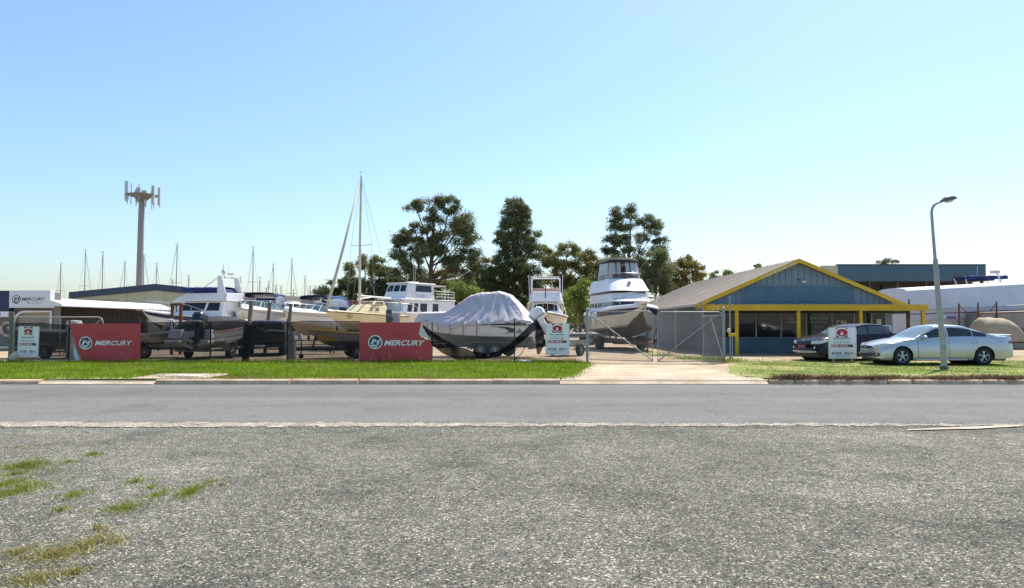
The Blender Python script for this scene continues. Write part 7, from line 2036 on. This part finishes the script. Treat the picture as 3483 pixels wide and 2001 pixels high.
# work bench with odds and ends, and a weathered drum, seen through the mesh
t = thing('work_bench', 'low steel bench behind the mesh between the four wheel drive and dinghy', 'bench', (ax(1065, 35), 35, GZ))
m = MB(); m.box(-1.0, 1.0, -.35, .35, .62, .68); m.build('top', galv, t)
for x in (-.92, .92):
    for y in (-.3, .3): m = MB(); m.box(x - .03, x + .03, y - .03, y + .03, 0, .62); m.build('leg', galv, t)
for i, (x, w, h, mt) in enumerate(((-.6, .2, .25, white_paint), (-.2, .12, .18, black_plastic), (.2, .18, .32, alu), (.65, .22, .15, M('bench_tan', (.35, .25, .15), .8)))):
    o = thing('bench_tin', ['white tin on the left end of the bench', 'small black tin on the bench', 'tall silver tin on the bench', 'flat tan carton on the right end of the bench'][i], 'tin', (ax(1065, 35) + x, 35, GZ + .68)); m = MB(); m.lathe([(.01, 0), (w / 2, 0), (w / 2, h), (w * .4, h + .02), (.01, h + .02)], 14); m.build('can', mt, o, smooth=True, auto=45); m = MB(); m.path([(-w / 2, 0, h * .7), (0, -w * .55, h * .4), (w / 2, 0, h * .7)], .006, 4); m.build('handle', galv, o)
t = thing('weathered_stump', 'blue grey weathered timber stump right of the black four wheel drive', 'post', (ax(993, 29.8), 29.8, GZ))
m = MB(); m.path([(0, 0, -.05), (.01, 0, .5), (-.02, 0, 1.0)], [.17, .15, .14], 12); m.build('stump', M('blue_grey_timber', (.30, .33, .38), .85, var=.35, vs=5, bump=.6, bs=18, stretch=(6, 6, .8)), t, smooth=True, auto=50)
m = MB(); m.tube((-.02, 0, 1.0), (-.02, 0, 1.14), .06, n=10); m.build('pin', galv, t)
# white litter on the grass, tray trailer by the right sign
t = thing('foam_scrap', 'white foam scrap lying at the grass edge under the fallen mesh', 'litter', (ax(1790, 27.7), 27.7, VZ + .02))
m = MB(); m.ellipsoid((0, 0, .04), (.22, .10, .045), 14, 6); m.ellipsoid((-.22, .02, .05), (.08, .06, .05), 10, 6); m.build('foam', M('foam_white', (.78, .78, .76), .8), t, smooth=True)
t = thing('tray_trailer', 'low grey tray trailer behind the for sale board by the gate', 'trailer', (ax(1925, 33.2), 33.2, GZ), heading(35))
m = MB(); m.box(-1.0, 1.0, -.6, .6, .42, .46); m.build('tray', galv, t)
for s in (-1, 1): m = MB(); m.box(-1.0, 1.0, s * .6 - .02, s * .6 + .02, .461, .72); m.build('side', galv, t); wheel(t, 0, s * .72, .28, .17, galv, 8, face=s)
m = MB(); m.box(-1.02, -1.0, -.58, .58, .461, .72); m.build('tailgate', galv, t); m = MB(); m.box(1.0, 2.0, -.04, .04, .38, .44); m.build('drawbar', galv, t)
t = thing('distant_trailer', 'blue sided trailer far back left of the big cruiser', 'trailer', (ax(1988, 50), 50, GZ), heading(80))
m = MB(); m.box(-1.4, 1.4, -.8, .8, .55, .75); m.build('bed', M('trailer_blue', (.10, .13, .22), .6), t); m = MB(); m.box(-1.4, 1.4, -.82, .82, .751, .80); m.build('deck', white_paint, t)
for s in (-1, 1): wheel(t, .2, s * .85, .33, .2, galv, 8, face=s)
# right hand yard fence: rusty posts and wires, ladder
Yq = 44.0
t = thing('scaffold_rail', 'rusty posts and rails standing in front of the shrink wrapped boat', 'rail', (0, Yq, GZ))
for px, top in ((3093, 1018), (3263, 1033), (3328, 1030), (3391, 1026)): m = MB(); m.tube((ax(px, Yq), 0, 0), (ax(px, Yq), 0, az(top, Yq) - GZ), .045, n=8); m.build('post', rust, t)
m = MB(); m.path([at(px, py, Yq) - Vector((0, Yq + .05, GZ)) for px, py in ((3075, 1064), (3085, 1068), (3140, 1069), (3180, 1066), (3230, 1065), (3300, 1062), (3391, 1058), (3490, 1054))], .035, 6); m.build('rail', rust, t)
m = MB(); m.path([at(px, py, Yq) - Vector((0, Yq + .05, GZ)) for px, py in ((3330, 1121), (3490, 1122))], .02, 6); m.build('lower_rail', rust, t)
m = MB(); m.tube(at(3263, 1040, Yq) - Vector((0, Yq, GZ)), at(3285, 1060, Yq) - Vector((0, Yq, GZ)), .02, n=6); m.build('brace', rust, t)
m = MB(); m.tube(at(3391, 1030, Yq) - Vector((0, Yq, GZ)), at(3368, 1058, Yq) - Vector((0, Yq, GZ)), .025, n=6); m.build('brace', rust, t)
t = thing('step_ladder', 'weathered timber step ladder beside the tan tarpaulin', 'ladder', (ax(3348, 42.6), 42.6, GZ))
tim = M('ladder_timber', (.40, .34, .25), .8, var=.2)
for s, lx in ((-1, -.42), (1, -.10)):
    m = MB(); m.tube((-.34 if s < 0 else .12, -.2, 0), (-.12 if s < 0 else .08, 0, 1.75), .03, n=6); m.build('stile', tim, t)
    m = MB(); m.tube((.30, .25, 0), (.08, 0, 1.75), .022, n=6); m.build('back_leg', tim, t)
for k in range(5): z = .3 + k * .3; m = MB(); m.box(-.33 + .12 * z, .10, -.22 + .1 * z, -.12 + .1 * z, z, z + .03); m.build('tread', tim, t)
# weeds along the foot of the right gate and shop wall, dry grass through the yard edge
p = np.concatenate([np.stack([rng.normal(ax(px, 28), .35, n), rng.normal(yy, .35, n), np.full(n, GZ)], -1) for px, yy, n in ((2430, 28.6, 500), (2390, 30.2, 400), (2340, 33, 300), (2465, 27.9, 350), (2500, 28.2, 200))])
blades('wall_weeds', p, .04, .22, .012, mixed, 'green and straw weeds at the foot of the right gate')
p = np.stack([rng.uniform(ax(990, 28.5), ax(1960, 28.5), 4200), rng.normal(28.5, .35, 4200), np.full(4200, FZ + .01)], -1)
blades('dry_fence_grass', p, .04, .20, .008, dry, 'dry straw grass along the yard side of the fence')
